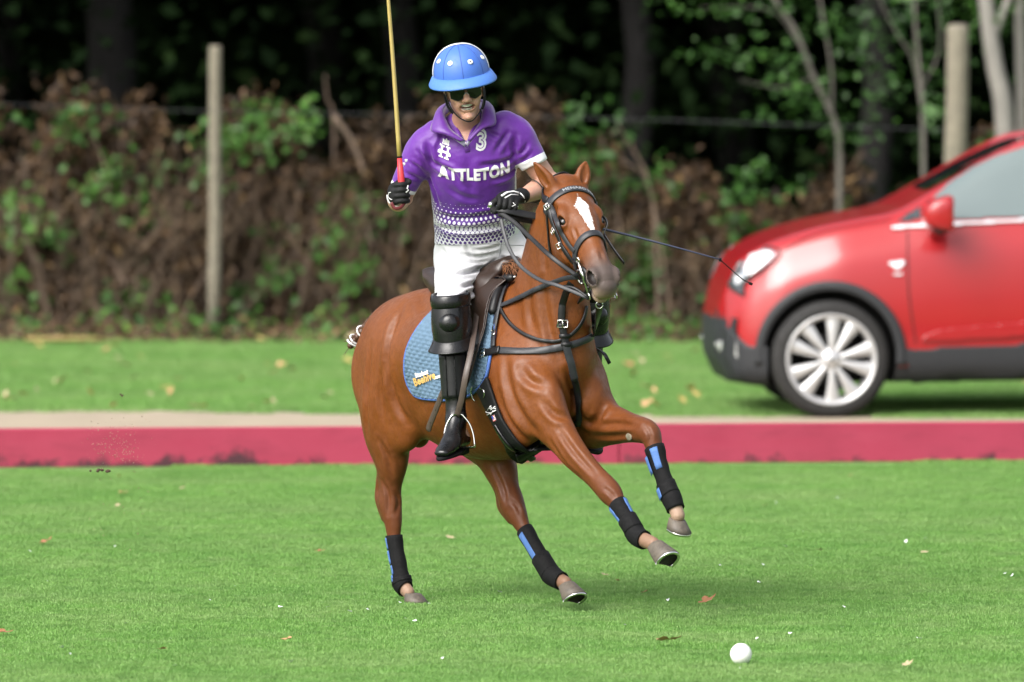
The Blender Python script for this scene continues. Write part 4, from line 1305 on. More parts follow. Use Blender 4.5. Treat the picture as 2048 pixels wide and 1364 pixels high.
strap_on('drop_strap', (drp[0][int(k_ * .70):], drp[1][int(k_ * .70):]), .014, .005, M['leather'], br)
hp_ = drape_3d([near(HP(.06, .11, -.06))[0], HP(.0, .10, -.10), HP(-.03, .05, -.10), HP(-.04, 0, -.06), HP(-.03, -.05, -.10), HP(0, -.10, -.10), near(HP(.06, -.11, -.06))[0]], 6, .004)
strap_on('headpiece', hp_, .030, .006, M['leather'], br)
for (x, y) in ((1097, 414), (1110, 462), (1121, 491)):
    p, n_ = hit(x, y); p2, _ = hit(x + 4, y + 9)
    buckle(p + n_ * .006, p2 - p, n_, .026, .022, 'buckle', br, .0024)
# loose strap end on the far cheek
m = MB(); far = [HP(.30, -.075, -.03), HP(.36, -.085, -.03), HP(.42, -.10, -.03), HP(.47, -.118, -.035)]
m.strap(catmull(far, 4), [-HS + HN * .3] * 13, .020, .005); m.build('strap_end', M['leather'], br)
# bit: gag with rings, shank, rubber guards
for sg in (1, -1):
    c0 = near(HP(.468, sg * .075, -.125))[0] + HS * sg * .012
    out = HS * sg
    m = MB()
    a_ = nrm(P(1172, 577, 0) - P(1160, 536, 0)); b_ = np.cross(out, a_)
    cc = c0 + a_ * .0
    m.tube([cc + .030 * (math.cos(t_) * a_ + math.sin(t_) * b_) for t_ in np.linspace(0, 2 * math.pi, 24)], .0045, 6)
    top_, bot_ = c0 - a_ * .045 + b_ * 0, c0 + a_ * .088
    fw = HN * .02 * 0
    m.tube([top_ + HN * .018, c0 + HN * .024, bot_ + HN * .024], [.0055, .0062, .005], 8)
    for e in (top_ - a_ * .012, bot_ + a_ * .012):
        m.tube([e + HN * .020 + .013 * (math.cos(t_) * a_ + math.sin(t_) * b_) for t_ in np.linspace(0, 2 * math.pi, 16)], .0036, 6)
    m.lathe([(.001, .008), (.009, .008), (.010, 0), (.009, -.004)], c0 + HN * .024, out, 12)
    bit = m.build('bit', M['steel'], br)
    m = MB(); prof = [(.001, .010), (.03, .011), (.043, .006), (.045, 0), (.042, -.008), (.001, -.01)]
    m.lathe(prof, c0 + HN * .016 - out * .010 + a_ * .01, out, 24, a_); m.build('bit_guard', M['leather'], bit)
    m = MB(); m.tube([top_ + HN * .018, near(HP(.37, sg * .085, -.115))[0] + HS * sg * .006], .008, 8)
    m.build('bit_strap', M['leather'], br)
    if sg == 1: BIT_TOP, BIT_RING, BIT_LOW = top_ + HN * .02, c0 + b_ * 0, bot_ + a_ * .02 + HN * .02
    else: BIT_RING_L, BIT_LOW_L = c0, bot_ + a_ * .02 + HN * .02
# --- saddle pad
def uz(px, py):
    p, _ = hit(px, py)
    if p is None: print('miss', px, py); p = H(px, py, .12)
    q = p - FO
    return np.array([q @ FA, q[2]])
def side_pt(u, z, sg=1):
    o_ = U(u, sg * 1.2, z)
    loc, nn, *_ = HBVH.ray_cast(Vector(o_), Vector(-FR * sg))
    if loc is None or np.dot(np.array(loc) - FO, FR) * sg < -.02: return near(U(u, sg * .05, z))
    return np.array(loc), np.array(nn)
def inside(p, poly):
    x, y = p[:, 0], p[:, 1]; r_ = np.zeros(len(p), bool)
    for (x1, y1), (x2, y2) in zip(poly, np.roll(poly, -1, 0)):
        c_ = ((y1 > y) != (y2 > y)) & (x < (x2 - x1) * (y - y1) / (y2 - y1 + 1e-12) + x1)
        r_ ^= c_
    return r_
def patch_uz(name, poly, off, th, cell, mat, parent, sg=1, disp=None, rim=None, rim_mat=None, flare=None, fn=None):
    poly = np.asarray(poly)
    lo, hi = poly.min(0), poly.max(0)
    us, zs = np.arange(lo[0], hi[0] + cell, cell), np.arange(lo[1], hi[1] + cell, cell)
    idx, pts, fr = {}, [], []
    UU, ZZ = np.meshgrid(us, zs, indexing='ij')
    cen = np.c_[(UU[:-1, :-1] + cell / 2).ravel(), (ZZ[:-1, :-1] + cell / 2).ravel()]
    ins = inside(cen, poly).reshape(len(us) - 1, len(zs) - 1)
    def gv(i, j):
        if (i, j) not in idx:
            idx[(i, j)] = len(pts); pts.append((us[i], zs[j]))
        return idx[(i, j)]
    for i in range(len(us) - 1):
        for j in range(len(zs) - 1):
            if ins[i, j]: fr.append((gv(i, j), gv(i + 1, j), gv(i + 1, j + 1), gv(i, j + 1)))
    pts = np.array(pts)
    # pull the ragged rim onto the outline
    cnt = {}
    for q in fr:
        for a, b in zip(q, q[1:] + q[:1]): cnt[(a, b)] = 1
    edge = [(a, b) for (a, b) in cnt if (b, a) not in cnt]
    ev = sorted({a for e in edge for a in e})
    A, B = poly, np.roll(poly, -1, 0)
    for k in ev:
        t_ = np.clip(((pts[k] - A) * (B - A)).sum(1) / ((B - A) ** 2).sum(1), 0, 1)
        c_ = A + t_[:, None] * (B - A); pts[k] = c_[np.argmin(((c_ - pts[k]) ** 2).sum(1))]
    fn = fn or side_pt
    base = [fn(u, z, sg) for u, z in pts]
    P_, N_ = np.array([b[0] for b in base]), np.array([b[1] for b in base])
    fa = np.array(fr)
    N_ = relax(N_, fa, 6); N_ /= np.linalg.norm(N_, axis=1, keepdims=True); P_ = relax(P_, fa, 6)
    h = np.full(len(pts), th)
    if disp is not None: h = h + disp(pts[:, 0], pts[:, 1])
    of = np.full(len(pts), off)
    if flare is not None: of = of + flare(pts[:, 0], pts[:, 1])
    top, bot = P_ + N_ * (of + h)[:, None], P_ + N_ * (of - .002)[:, None]
    n = len(pts)
    fs = [q if sg == 1 else q[::-1] for q in fr] + [tuple(a + n for a in (q[::-1] if sg == 1 else q)) for q in fr]
    fs += [((b, a, a + n, b + n) if sg == 1 else (a, b, b + n, a + n)) for a, b in edge]
    o_ = add(name, np.concatenate([top, bot]), fs, mat, parent)
    if rim:
        r2 = catmull(np.vstack([poly, poly[:1]]), 4)
        q = [fn(u, z, sg) for u, z in r2]
        of2 = np.full(len(r2), off) if flare is None else off + flare(r2[:, 0], r2[:, 1])
        P2, N2 = smooth_path([a for a, b in q], [b for a, b in q], 0)
        m = MB(); m.tube([p + n_ * (o2 + th * .5) for p, n_, o2 in zip(P2, N2, of2)], rim, 6, False); m.build('binding', rim_mat, o_)
    return o_, (top, fa)
pad_px = [(872, 622), (846, 648), (826, 678), (816, 702), (812, 726), (813, 750), (819, 771), (829, 786), (846, 795), (872, 798), (902, 799), (928, 795), (950, 785), (968, 768), (978, 745), (988, 690), (992, 640), (1004, 590)]
pad_poly = np.array([uz(x, y) for x, y in pad_px])
ztop = 1.37
pad_poly = np.vstack([pad_poly, [[.38, ztop], [.15, 1.34], [.02, 1.31]]])
def quilt(u, z):
    r_ = (z + u * .12) / .0165; k_ = np.floor(r_); fz = r_ - k_; fx = (u / .033 + .5 * (k_ % 2)) % 1.0
    return .0075 * np.clip(1 - (2 * fx - 1) ** 4, 0, 1) * np.clip(1 - (2 * fz - 1) ** 4, 0, 1) * (.55 + .45 * fz)
pad = empty('saddle_pad', tuple(U(.1, 0, 1.3))); tag(pad, 'quilted light blue saddle pad with gold and white lettering', 'saddle pad')
_, padr = patch_uz('quilted_side', pad_poly, .004, .008, .0046, M['padblue'], pad, 1, quilt, .0075, M['padedge'])
patch_uz('quilted_side', pad_poly, .004, .010, .02, M['padblue'], pad, -1, None, .0075, M['padedge'])
PBVH = bvh_of(padr[0], padr[1])
def pad_at(px0, py0, dx, dy, dep=0.0):
    """lettering laid out on the pad from pixel anchors: axes measured in the pad's surface"""
    pass
def on_pad(px, py, off=.0015):
    d = nrm(ray(px, py)); loc, n_, *_ = PBVH.ray_cast(Vector(CAMP), Vector(d))
    if loc is None: loc, n_, *_ = PBVH.find_nearest(Vector(hit(px, py)[0]))
    n_ = np.array(n_); n_ = n_ if np.dot(n_, d) < 0 else -n_
    return np.array(loc) + n_ * off, n_
# the surface frame where the words are sewn
w0, n0 = on_pad(856, 757)
def word_place(cx_, cy_, ang_, xs=1.0):
    c0, n_ = on_pad(cx_, cy_)
    nn = nrm(FR + .15 * UP)
    ex = nrm(FA - nn * np.dot(FA, nn)); ey = np.cross(nn, ex); ey = ey if ey[2] > 0 else -ey
    ca, sa = math.cos(ang_), math.sin(ang_)
    def f(x, y):
        q = c0 + ex * (x * ca - y * sa) * xs + ey * (x * sa + y * ca)
        h_ = []
        for a in (-.016, -.008, 0, .008, .016):          # stiff lettering bridges the quilting
            for b in (-.014, -.007, 0, .007, .014):
                loc, nv, *_ = PBVH.ray_cast(Vector(q + ex * a + ey * b + nn * .2), Vector(-nn))
                if loc is not None: h_.append(np.dot(np.array(loc) - q, nn))
        return q + nn * ((np.mean(h_) if h_ else 0) + .0062), nn
    return f
tv, tf = text_mesh('Student', .028, .0010); print_on('lettering', tv, tf, word_place(845, 748, .26, 1.0), M['white'], pad)
tv, tf = text_mesh('Beehive', .046, .0014, 0, 1.10); print_on('lettering', tv, tf, word_place(850, 758, .26, .95), M['gold'], pad)
tv, tf = text_mesh('.com', .024, .0008); print_on('lettering', tv, tf, word_place(877, 754, .26, 1.0), M['white'], pad)
# --- saddle
sad = empty('saddle', tuple(U(.1, 0, 1.4))); tag(sad, 'dark brown leather polo saddle under the rider', 'saddle')
flap_px = [(1006, 556), (997, 590), (985, 628), (982, 655), (976, 690), (966, 730), (957, 765), (950, 774), (943, 768), (937, 730), (930, 690), (922, 650), (925, 610), (950, 590), (985, 560)]
flap_poly = np.array([uz(x + 2, y) for x, y in flap_px])
flap_poly = np.vstack([flap_poly[:-2], [[flap_poly[-3][0] + .04, 1.30], [.18, 1.34], [.33, 1.36]]])
for sg in (1, -1):
    patch_uz('saddle_flap', flap_poly, .022, .005, .009, M['brown'], sad, sg, None, .0035, M['brown'], lambda u, z: .012 + .018 * np.clip((1.25 - z) / .3, 0, 1))
s2 = SDF()
s2.chain([(U(-.18, 0, 1.40), .10, .018), (U(-.13, 0, 1.375), .125, .025), (U(-.03, 0, 1.36), .12, .035), (U(.12, 0, 1.365), .11, .045), (U(.26, 0, 1.405), .085, .05), (U(.335, 0, 1.445), .06, .035), (U(.355, 0, 1.45), .045, .02)], FR, .02, 5)
for sg in (1, -1):
    s2.chain([(U(.30, sg * .05, 1.42), .05, .022), (U(.30, sg * .12, 1.37), .05, .018), (U(.31, sg * .19, 1.28), .045, .012)], FA, .03, 5)
    s2.chain([(U(-.14, sg * .08, 1.355), .03, .03), (U(.0, sg * .11, 1.33), .04, .05), (U(.28, sg * .11, 1.36), .04, .04)], FR, .03, 5)
vv, ff = s2.mesh(.008)
link('seat', fast_mesh('seat', vv, ff), M['brown'], sad)
# knee roll and white lining seen in front of the flap
for sg in (1, -1):
    rp = [(1010, 552), (1003, 578), (996, 606), (990, 634)] if sg == 1 else None
    P_, N_ = drape_px([(1012, 550), (1004, 578), (996, 606), (990, 632)], 5, .018)
    if sg == -1:
        P_ = np.array([p - FR * 2 * np.dot(p - FO, FR) for p in P_]); N_ = np.array([n_ - FR * 2 * np.dot(n_, FR) for n_ in N_])
    m = MB(); m.tube(P_, [.012] + [.021] * (len(P_) - 2) + [.012], 10); m.build('knee_roll', M['leather'], sad)
    m = MB(); P2, N2 = drape_px([(1019, 550), (1012, 572), (1005, 592)], 5, .008)
    if sg == -1:
        P2 = np.array([p - FR * 2 * np.dot(p - FO, FR) for p in P2])
    m.tube(P2, [.003, .005] + [.006] * (len(P2) - 4) + [.005, .003], 8); m.build('lining', M['white'], sad)
# --- girth
gr_ = empty('girth', tuple(hit(1000, 860)[0])); tag(gr_, 'wide black girth under the chest of the pony with white logo', 'girth')
gpx = [(968, 768), (979, 795), (993, 828), (1006, 854), (1022, 879), (1042, 898), (1064, 911)]
gp = drape_px(gpx, 8, .004)
under = drape_3d([gp[0][-1]] + [U(np.dot(gp[0][-1] - FO, FA) - .0 * i, v_, .55) for i, v_ in enumerate((.09, .0, -.10, -.2))] + [U(.36, -.4, .75), U(.33, -.45, .95)], 6, .004)
girth = strap_on('webbing', (np.vstack([gp[0][:-1], under[0]]), np.vstack([gp[1][:-1], under[1]])), .118, .012, M['girth'], gr_)
m = MB(); q, qn = drape_px([(998, 848), (1006, 862), (1022, 884), (1042, 900), (1062, 911)], 6, .014); m.strap(q, qn, .030, .012); m.build('pull_strap', M['leather_gloss'], gr_)
def ring_px(pix, r, name, parent, off=.02):
    q = drape_px(pix, 5, off); m = MB(); m.tube(q[0], r, 6); return m.build(name, M['steel'], parent)
ring_px([(953, 772), (950, 782), (953, 793), (958, 799)], .003, 'ring', gr_)
ring_px([(968, 774), (975, 779), (977, 787), (975, 793)], .003, 'ring', gr_)
GB = bvh_of(*(lambda me_: ([tuple(p) for p in coords(me_)], [tuple(p.vertices) for p in me_.polygons]))(girth.data))
def on_girth(px, py, off=.0012):
    d = nrm(ray(px, py)); loc, n_, *_ = GB.ray_cast(Vector(CAMP), Vector(d))
    if loc is None: loc, n_, *_ = GB.find_nearest(Vector(hit(px, py)[0]))
    n_ = np.array(n_); n_ = n_ if np.dot(n_, d) < 0 else -n_
    return np.array(loc) + n_ * off, n_
m = MB()
for pl in ([(971, 829), (973, 824), (978, 826), (972, 829)], [(970, 829), (992, 817)], [(976, 820), (981, 813), (984, 814), (983, 820), (988, 815), (991, 813)], [(979, 825), (983, 829), (987, 821)], [(975, 830), (993, 820)], [(983, 811), (980, 817), (985, 818)]):
    q = [on_girth(x, y, .0025)[0] for x, y in pl]; m.tube(q, .0022, 5)
m.build('logo', M['white'], gr_)
c_, n_ = on_girth(989, 836, .003)
ex = nrm(np.cross(V3(0, 0, 1), n_)); ex = ex if ex[0] > 0 else -ex
ex = nrm(ex + V3(0, 0, .28)); ey = np.cross(n_, ex); ey = ey if ey[2] > 0 else -ey
R3 = np.stack([ex, ey, n_], 1)
m = MB()
for i in range(7): m.box(c_ + ey * (.0105 - i * .0035), .030, .0034, .001 + (.0002 if i % 2 else 0), R3)
m.build('flag', M['white'], gr_, False)
m = MB()
for i in (0, 2, 4, 6): m.box(c_ + ey * (.0105 - i * .0035) + n_ * .0008, .030, .0022, .0008, R3)
m.build('flag_stripes', M['redprint'], gr_, False)
m = MB(); m.box(c_ + ey * .005 - ex * .008 + n_ * .0014, .014, .013, .0008, R3); m.build('flag_canton', M['blueprint'], gr_, False)
# --- breastplate and martingale
bpl = empty('breastplate', tuple(hit(1125, 690)[0])); tag(bpl, 'brown black leather breast strap buckled across the chest of the pony', 'breastplate')
a = drape_px([(972, 708), (985, 705), (1005, 702), (1040, 704), (1080, 702), (1110, 697), (1140, 690), (1165, 681), (1182, 672), (1191, 664)], 6, .006)
e_ = drape_3d([a[0][-1], a[0][-1] - FA * .10 - FR * .06, a[0][-1] - FA * .25 - FR * .09], 5, .006)
strap_on('chest_strap', (np.vstack([a[0], e_[0][1:]]), np.vstack([a[1], e_[1][1:]])), .030, .006, M['strapgrey'], bpl)
p, n_ = hit(972, 708); p2, _ = hit(990, 704); buckle(p + n_ * .012, p2 - p, n_, .036, .03, 'buckle', bpl, .0034)
m = MB(); q, qn = drape_px([(976, 707), (990, 704), (1003, 701)], 4, .013); m.strap(q, qn, .032, .006); m.build('keeper', M['leather'], bpl)
a = drape_px([(1016, 566), (1008, 590), (1001, 615), (995, 645), (991, 672), (990, 696)], 6, .012)
strap_on('shoulder_strap', a, .024, .005, M['strapgrey'], bpl)
ring_px([(988, 668), (992, 664), (996, 669), (993, 675), (989, 673)], .003, 'ring', bpl, .02)
a = drape_px([(1180, 652), (1186, 665), (1190, 680), (1196, 690)], 4, .008); strap_on('far_strap', a, .016, .005, M['leather'], bpl)
p, n_ = hit(1188, 668); m = MB(); m.tube([p + n_ * .012 + .014 * V3(math.cos(t_), -.3 * math.sin(t_), math.sin(t_)) for t_ in np.linspace(0, 6.283, 16)], .003, 6); m.build('ring', M['steel'], bpl)
m = MB(); q = [near(H(1198, 692, -.2))[0] + V3(.008, -.01, 0), P(1208, 708, -.60), P(1219, 727, -.60)]; m.strap(catmull(q, 4), [V3(.3, -1, .2)] * 9, .016, .004); m.build('strap_end', M['leather'], bpl)
mart = empty('martingale', tuple(hit(1130, 650)[0])); tag(mart, 'black leather standing martingale running from noseband to girth', 'martingale')
a = drape_px([(998, 585), (999, 605), (1008, 628), (1026, 652), (1050, 669), (1080, 680), (1110, 683), (1135, 674), (1155, 655), (1166, 633), (1170, 612)], 6, .007)
strap_on('neck_strap', a, .015, .007, M['leather'], mart)
mtop = [P(1143, 566, float(hit(1140, 600)[0][1]) - .13), P(1133, 584, float(hit(1132, 600)[0][1]) - .06)]
a = drape_px([(1126, 608), (1124, 632), (1125, 655), (1129, 680), (1131, 694)], 6, .012)
q = np.vstack([catmull(np.vstack([mtop, a[0][:1]]), 6)[:-1], a[0]]); qn = np.vstack([np.tile(a[1][0], (12, 1)), a[1]])
strap_on('upper_strap', (q, qn), .030, .007, M['leather'], mart)
a = drape_px([(1131, 690), (1135, 708), (1141, 728), (1148, 748), (1151, 757)], 6, .017)
tp = strap_on('strap_end', (a[0], a[1]), [.032] * (len(a[0]) - 3) + [.028, .02, .006], .006, M['strapgrey'], mart)
a = drape_px([(1145, 745), (1153, 768), (1158, 795), (1160, 820), (1159, 846)], 6, .006)
e_ = [a[0][-1], near(U(.55, .0, .70))[0], near(U(.42, .0, .6))[0]]
e2 = drape_3d(e_, 6, .006)
strap_on('lower_strap', (np.vstack([a[0][:-1], e2[0]]), np.vstack([a[1][:-1], e2[1]])), .030, .006, M['leather'], mart)
for (x, y) in ((1125, 650), (1128, 672), (1131, 689)):
    p, n_ = hit(x, y); m = MB(); t_ = nrm(hit(x + 12, y)[0] - hit(x - 12, y)[0])
    m.strap([p - t_ * .022 + n_ * .018, p + n_ * .022, p + t_ * .022 + n_ * .018], [n_] * 3, .017, .006); m.build('keeper', M['leather'], mart)
p, n_ = hit(1127, 646); buckle(p + n_ * .02, hit(1127, 660)[0] - p, n_, .042, .03, 'buckle', mart, .0026)
# --- leg boots
def dense(rows, n=14):
    return catmull([list(p) + [w, h] for p, w, h in rows], n)
def loft_patch(d, side, i0, i1, off, a0, a1, n, th, closed=False, prof=None):
    vs = []
    ii = np.linspace(i0, i1, max(5, int((i1 - i0) / 2)))
    K = n if closed else n + 1
    for lay in (0, 1):
        for q, i in enumerate(ii):
            lo_ = int(min(max(0, math.floor(i)), len(d) - 2)); fr = i - lo_
            r_ = d[lo_] * (1 - fr) + d[lo_ + 1] * fr
            t_ = nrm(d[min(lo_ + 2, len(d) - 1)][:3] - d[max(lo_ - 1, 0)][:3])
            s_ = nrm(side - t_ * np.dot(side, t_)); m_ = np.cross(t_, s_)
            o2 = off + (th if lay else 0) + (prof(q / (len(ii) - 1)) if prof else 0)
            for k in range(K):
                a = a0 + (a1 - a0) * k / n
                vs.append(r_[:3] + s_ * (r_[3] + o2) * math.cos(a) + m_ * (r_[4] + o2) * math.sin(a))
    nr = len(ii); fs = []
    kk = range(n)
    I = lambda l, q, k: l * nr * K + q * K + (k % K)
    for q in range(nr - 1):
        for k in kk:
            fs.append((I(1, q, k), I(1, q + 1, k), I(1, q + 1, k + 1), I(1, q, k + 1)))
            fs.append((I(0, q, k), I(0, q, k + 1), I(0, q + 1, k + 1), I(0, q + 1, k)))
    for k in kk:
        fs.append((I(0, 0, k), I(1, 0, k), I(1, 0, k + 1), I(0, 0, k + 1)))
        fs.append((I(0, nr - 1, k), I(0, nr - 1, k + 1), I(1, nr - 1, k + 1), I(1, nr - 1, k)))
    if not closed:
        for q in range(nr - 1):
            fs.append((I(0, q, 0), I(0, q + 1, 0), I(1, q + 1, 0), I(1, q, 0)))
            fs.append((I(0, q, n), I(1, q, n), I(1, q + 1, n), I(0, q + 1, n)))
    return vs, fs
def boot(rows, t0, t1, t2, label, panels):
    """rows: the leg; t0..t1 the cannon wrap, t1..t2 the fetlock cup; panels = [(t, t, angle, angle, off)]"""
    d = dense(rows); k = 14
    root = empty('tendon_boot', tuple(d[int(t1 * k)][:3])); tag(root, label, 'leg boot', 'black tendon boots on the legs of the pony')
    m = MB(); m.put(*loft_patch(d, FR, t0 * k, t1 * k + 2, .003, 0, 2 * math.pi, 30, .005, True, lambda s: .003 * math.sin(s * 9) ** 2)); m.build('cannon_wrap', M['neo'], root)
    m = MB(); m.put(*loft_patch(d, FR, t1 * k - 2, t2 * k, .004, 0, 2 * math.pi, 30, .005, True, lambda s: .006 * math.sin(min(1, s * 1.15) * math.pi))); m.build('fetlock_cup', M['neo'], root)
    m = MB(); m.put(*loft_patch(d, FR, t1 * k - 1, t1 * k + (t2 - t1) * k * .42, .0125, 0, 2 * math.pi, 30, .004, True)); m.build('fetlock_strap', M['neo'], root)
    for (pa, pb, a, b, off) in panels:
        m = MB(); m.put(*loft_patch(d, FR, pa * k, pb * k, .0085 + off, R(a), R(b), 8, .003)); m.build('velcro_strap', M['velcro'], root)
    return root
boot(hind_r, 6.75, 8.4, 9.45, 'black boot with blue strips on the planted hind leg of the pony', [(6.85, 7.25, 12, 52, 0), (7.3, 7.7, 10, 50, .002), (7.75, 8.12, 8, 48, 0), (8.16, 8.6, 8, 58, .005)])
boot(hind_l, 6.9, 7.75, 9.7, 'black boot with long blue strip on the hind leg under the girth', [(7.05, 7.9, -22, 22, 0)])
boot(fore_r, 5.85, 6.75, 8.45, 'black boot with narrow blue edges on the lower stretched foreleg', [(5.95, 6.75, 14, 50, 0), (5.95, 6.7, -128, -92, 0)])
boot(fore_l, 5.05, 6.75, 8.55, 'black boot with broad blue panel on the raised bent foreleg', [(5.2, 6.15, -62, -18, 0), (5.45, 6.2, 8, 46, .008), (6.85, 7.5, 0, 44, .010)])
# ------------------------------------------------------------------ the rider
M['skin'] = simple('weathered_skin', (0.44, 0.235, 0.165), .5, .14, 45, .15, .001, Subsurface_Weight=.12, Subsurface_Radius=(.01, .004, .002))
M['lip'] = simple('lips', (0.34, 0.135, 0.115), .4, .1, 60, 0)
M['teeth'] = simple('teeth', (0.85, 0.82, 0.76), .25, .05, 60, 0)
M['mouth'] = simple('mouth_inside', (0.10, 0.02, 0.02), .5, .2, 40, 0)
M['hairm'] = simple('short_brown_hair', (0.06, 0.035, 0.02), .6, .3, 200, .3, .002)
M['lens'] = simple('dark_lens', (0.006, 0.0065, 0.005), .14, .2, 20, 0, Specular_IOR_Level=.35)
M['helmet'] = simple('blue_helmet_cloth', (0.045, 0.125, 0.44), .55, .08, 160, .12, .0006)
M['brim'] = simple('blue_brim_cloth', (0.055, 0.155, 0.46), .6, .08, 160, .12, .0006)
M['seam'] = simple('dark_blue_thread', (0.025, 0.06, 0.25), .7, .1, 100, 0)
M['glove'] = simple('black_glove_leather', (0.006, 0.006, 0.0065), .7, .4, 90, .5, .0015, Specular_IOR_Level=.25)
M['redgrip'] = simple('red_grip_tape', (0.48, 0.022, 0.030), .55, .12, 90, .2, .001)
M['cane'] = simple('yellow_cane', (0.30, 0.225, 0.062), .4, .22, 18, .15, .001)
M['button'] = simple('pale_button', (0.7, 0.66, 0.7), .3, .05, 60, 0)
t = NT('white_breeches_cloth')
c = t.mix(t.noise(7, 4), (0.50, 0.50, 0.53), (0.56, 0.56, 0.58))
t.set(c, .8, Sheen_Weight=.15)
b_ = t.bump(t.noise(16, 5, .55), .35, .02); t.bump(t.noise(300, 2), .1, .001, b_); M['breeches'] = t.m
# shirt: violet fading by dots into white at the hem; 'print' = (across, up) measured on the cloth
t = NT('violet_shirt_cloth')
sp = t.node('ShaderNodeSeparateXYZ'); t.link(t.co('print'), sp.inputs[0])
px_, py_ = sp.outputs[0], sp.outputs[1]
def cell(v, o, pit): return t.math('MULTIPLY', t.math('SUBTRACT', t.math('FRACT', t.math('ADD', t.math('DIVIDE', v, pit), o)), .5), pit / .024)
def dots(ox, oy):
    a, b = cell(px_, ox, .0225), cell(py_, oy, .0325)
    return t.math('SQRT', t.math('ADD', t.math('MULTIPLY', a, a), t.math('MULTIPLY', b, b)))
d0, d1 = dots(0, 0), dots(.5, .5)
# white dots grow downwards on violet, then violet dots shrink on white
g0 = t.mapr(py_, .265, .112, -.01, .42)
wht = t.math('MAXIMUM', t.math('LESS_THAN', d0, g0), t.math('LESS_THAN', d1, g0))
g1 = t.mapr(py_, .125, .025, .54, .28)
vio = t.math('GREATER_THAN', t.math('MINIMUM', d0, t.math('ADD', d1, 9)), 0)
dd = t.math('MINIMUM', dots(.5, 0), dots(0, .5))
vio = t.math('LESS_THAN', dd, t.math('MULTIPLY', g1, .80))
low = t.math('LESS_THAN', py_, .112)
whiteness = t.math('ADD', t.math('MULTIPLY', low, t.math('SUBTRACT', 1.0, vio)), t.math('MULTIPLY', t.math('SUBTRACT', 1.0, low), wht), clamp=True)
fade = t.mapr(py_, .10, .42)
vcol = t.mix(fade, (0.045, 0.007, 0.155), (0.100, 0.010, 0.235))
vcol = t.mix(t.mapr(t.noise(9, 3), .35, .7, 0, .35), vcol, (0.07, 0.010, 0.20))
c = t.mix(t.math('MULTIPLY', whiteness, t.attr('body')), vcol, (0.68, 0.67, 0.74))
c = t.mix(t.math('GREATER_THAN', t.attr('cuff'), 0.0), c, (0.68, 0.68, 0.70))
t.set(c, .48, Sheen_Weight=.25, Specular_IOR_Level=.4)
b_ = t.bump(t.noise(13, 4, .5), .35, .02); t.bump(t.noise(420, 2), .12, .0006, b_); M['shirt'] = t.m
M['violet'] = simple('violet_collar_cloth', (0.085, 0.010, 0.20), .5, .15, 20, .25, .006, Sheen_Weight=.25)
M['lilac'] = simple('lilac_collar_lining', (0.45, 0.40, 0.62), .7, .1, 40, 0)

SX = nrm(V3(-.975, -.16, .14))               # the rider's right (the torso leans over and turns a little)
rider = empty('person', tuple(U(.12, 0, 1.40)))
tag(rider, 'polo player in violet shirt and white breeches riding the chestnut pony', 'person')
# head frame
HC = P(928, 179, -.46)
hu = nrm(V3(-.135, -.17, .97)); hf_ = nrm(V3(.10, -.965, -.20)); hf_ = nrm(hf_ - hu * np.dot(hf_, hu)); hx_ = np.cross(hf_, hu)     # up, front, image right
def FP(x, f, u): return HC + hx_ * x + hf_ * f + hu * u
FM = np.array([hx_, hf_, hu])
B = SDF()
B.ell(FP(0, -.02, .045), (.078, .098, .098), FM, .02)
B.chain([(FP(0, .0, .02), .074, .085), (FP(0, .012, -.03), .068, .078), (FP(0, .030, -.072), .053, .058), (FP(0, .052, -.104), .030, .030)], hx_, .02, 3)
for sg in (1, -1):
    B.ell(FP(sg * .046, .062, -.018), (.022, .020, .020), FM, .02)                 # cheek bones
    B.ell(FP(sg * .034, .074, -.050), (.014, .012, .018), FM, .016)                # smile pads
    B.ell(FP(sg * .0145, .096, -.030), (.0105, .012, .009), FM, .007)                # nostril wings
    B.ell(FP(sg * .078, -.008, -.012), (.010, .020, .032), FM, .006)               # ears
B.chain([(FP(0, .078, .018), .010, .010), (FP(0, .096, -.006), .0125, .013), (FP(0, .111, -.024), .0145, .0135)], hx_, .010, 3)
B.ell(FP(0, .074, .030), (.052, .016, .010), FM, .014)                              # brow
B.ell(FP(0, .078, -.062), (.030, .014, .022), FM, .012)                             # muzzle of the mouth
B.ell(FP(0, .084, -.104), (.016, .012, .012), FM, .012)                             # chin
for sg in (1, -1):
    B.chain([(FP(sg * .017, .100, -.024), .003, .003), (FP(sg * .032, .095, -.042), .0045, .0045), (FP(sg * .037, .088, -.064), .003, .003)], hx_, .007, 3, 's')
    B.ell(FP(sg * .006, .112, -.038), (.004, .006, .003), FM, .003, 's')
B.ell(FP(.002, .090, -.0605), (.033, .034, .0150), FM, .003, 's')                    # open mouth
# neck, trunk
NB = P(930, 262, -.34)
B.chain([(FP(0, -.025, -.03), .058, .062), (FP(0, -.03, -.09), .056, .060), (NB + V3(0, .02, .0), .064, .064), (NB + V3(.005, .03, -.07), .10, .08)], SX, .02, 3)
for sg in (1, -1):
    B.chain([(FP(sg * .05, -.01, -.06), .010, .010), (NB + V3(sg * .016, -.052, -.005), .009, .009)], SX, .012, 3)   # neck cords
n_head = len(B.ops)
tor = [(P(955, 474, -.14), .165, .11), (P(952, 440, -.18), .165, .115), (P(947, 380, -.25), .17, .12), (P(944, 320, -.30), .175, .122), (P(940, 285, -.33), .15, .105), (P(934, 258, -.335), .085, .07)]
B.chain(tor, SX, .03, 4)
SH_R, EL_R, WR_R = P(858, 285, -.33), P(799, 398, -.27), P(796, 395, -.50)
SH_L, EL_L, WR_L = P(1030, 268, -.33), P(1096, 368, -.30), P(1047, 393, -.50)
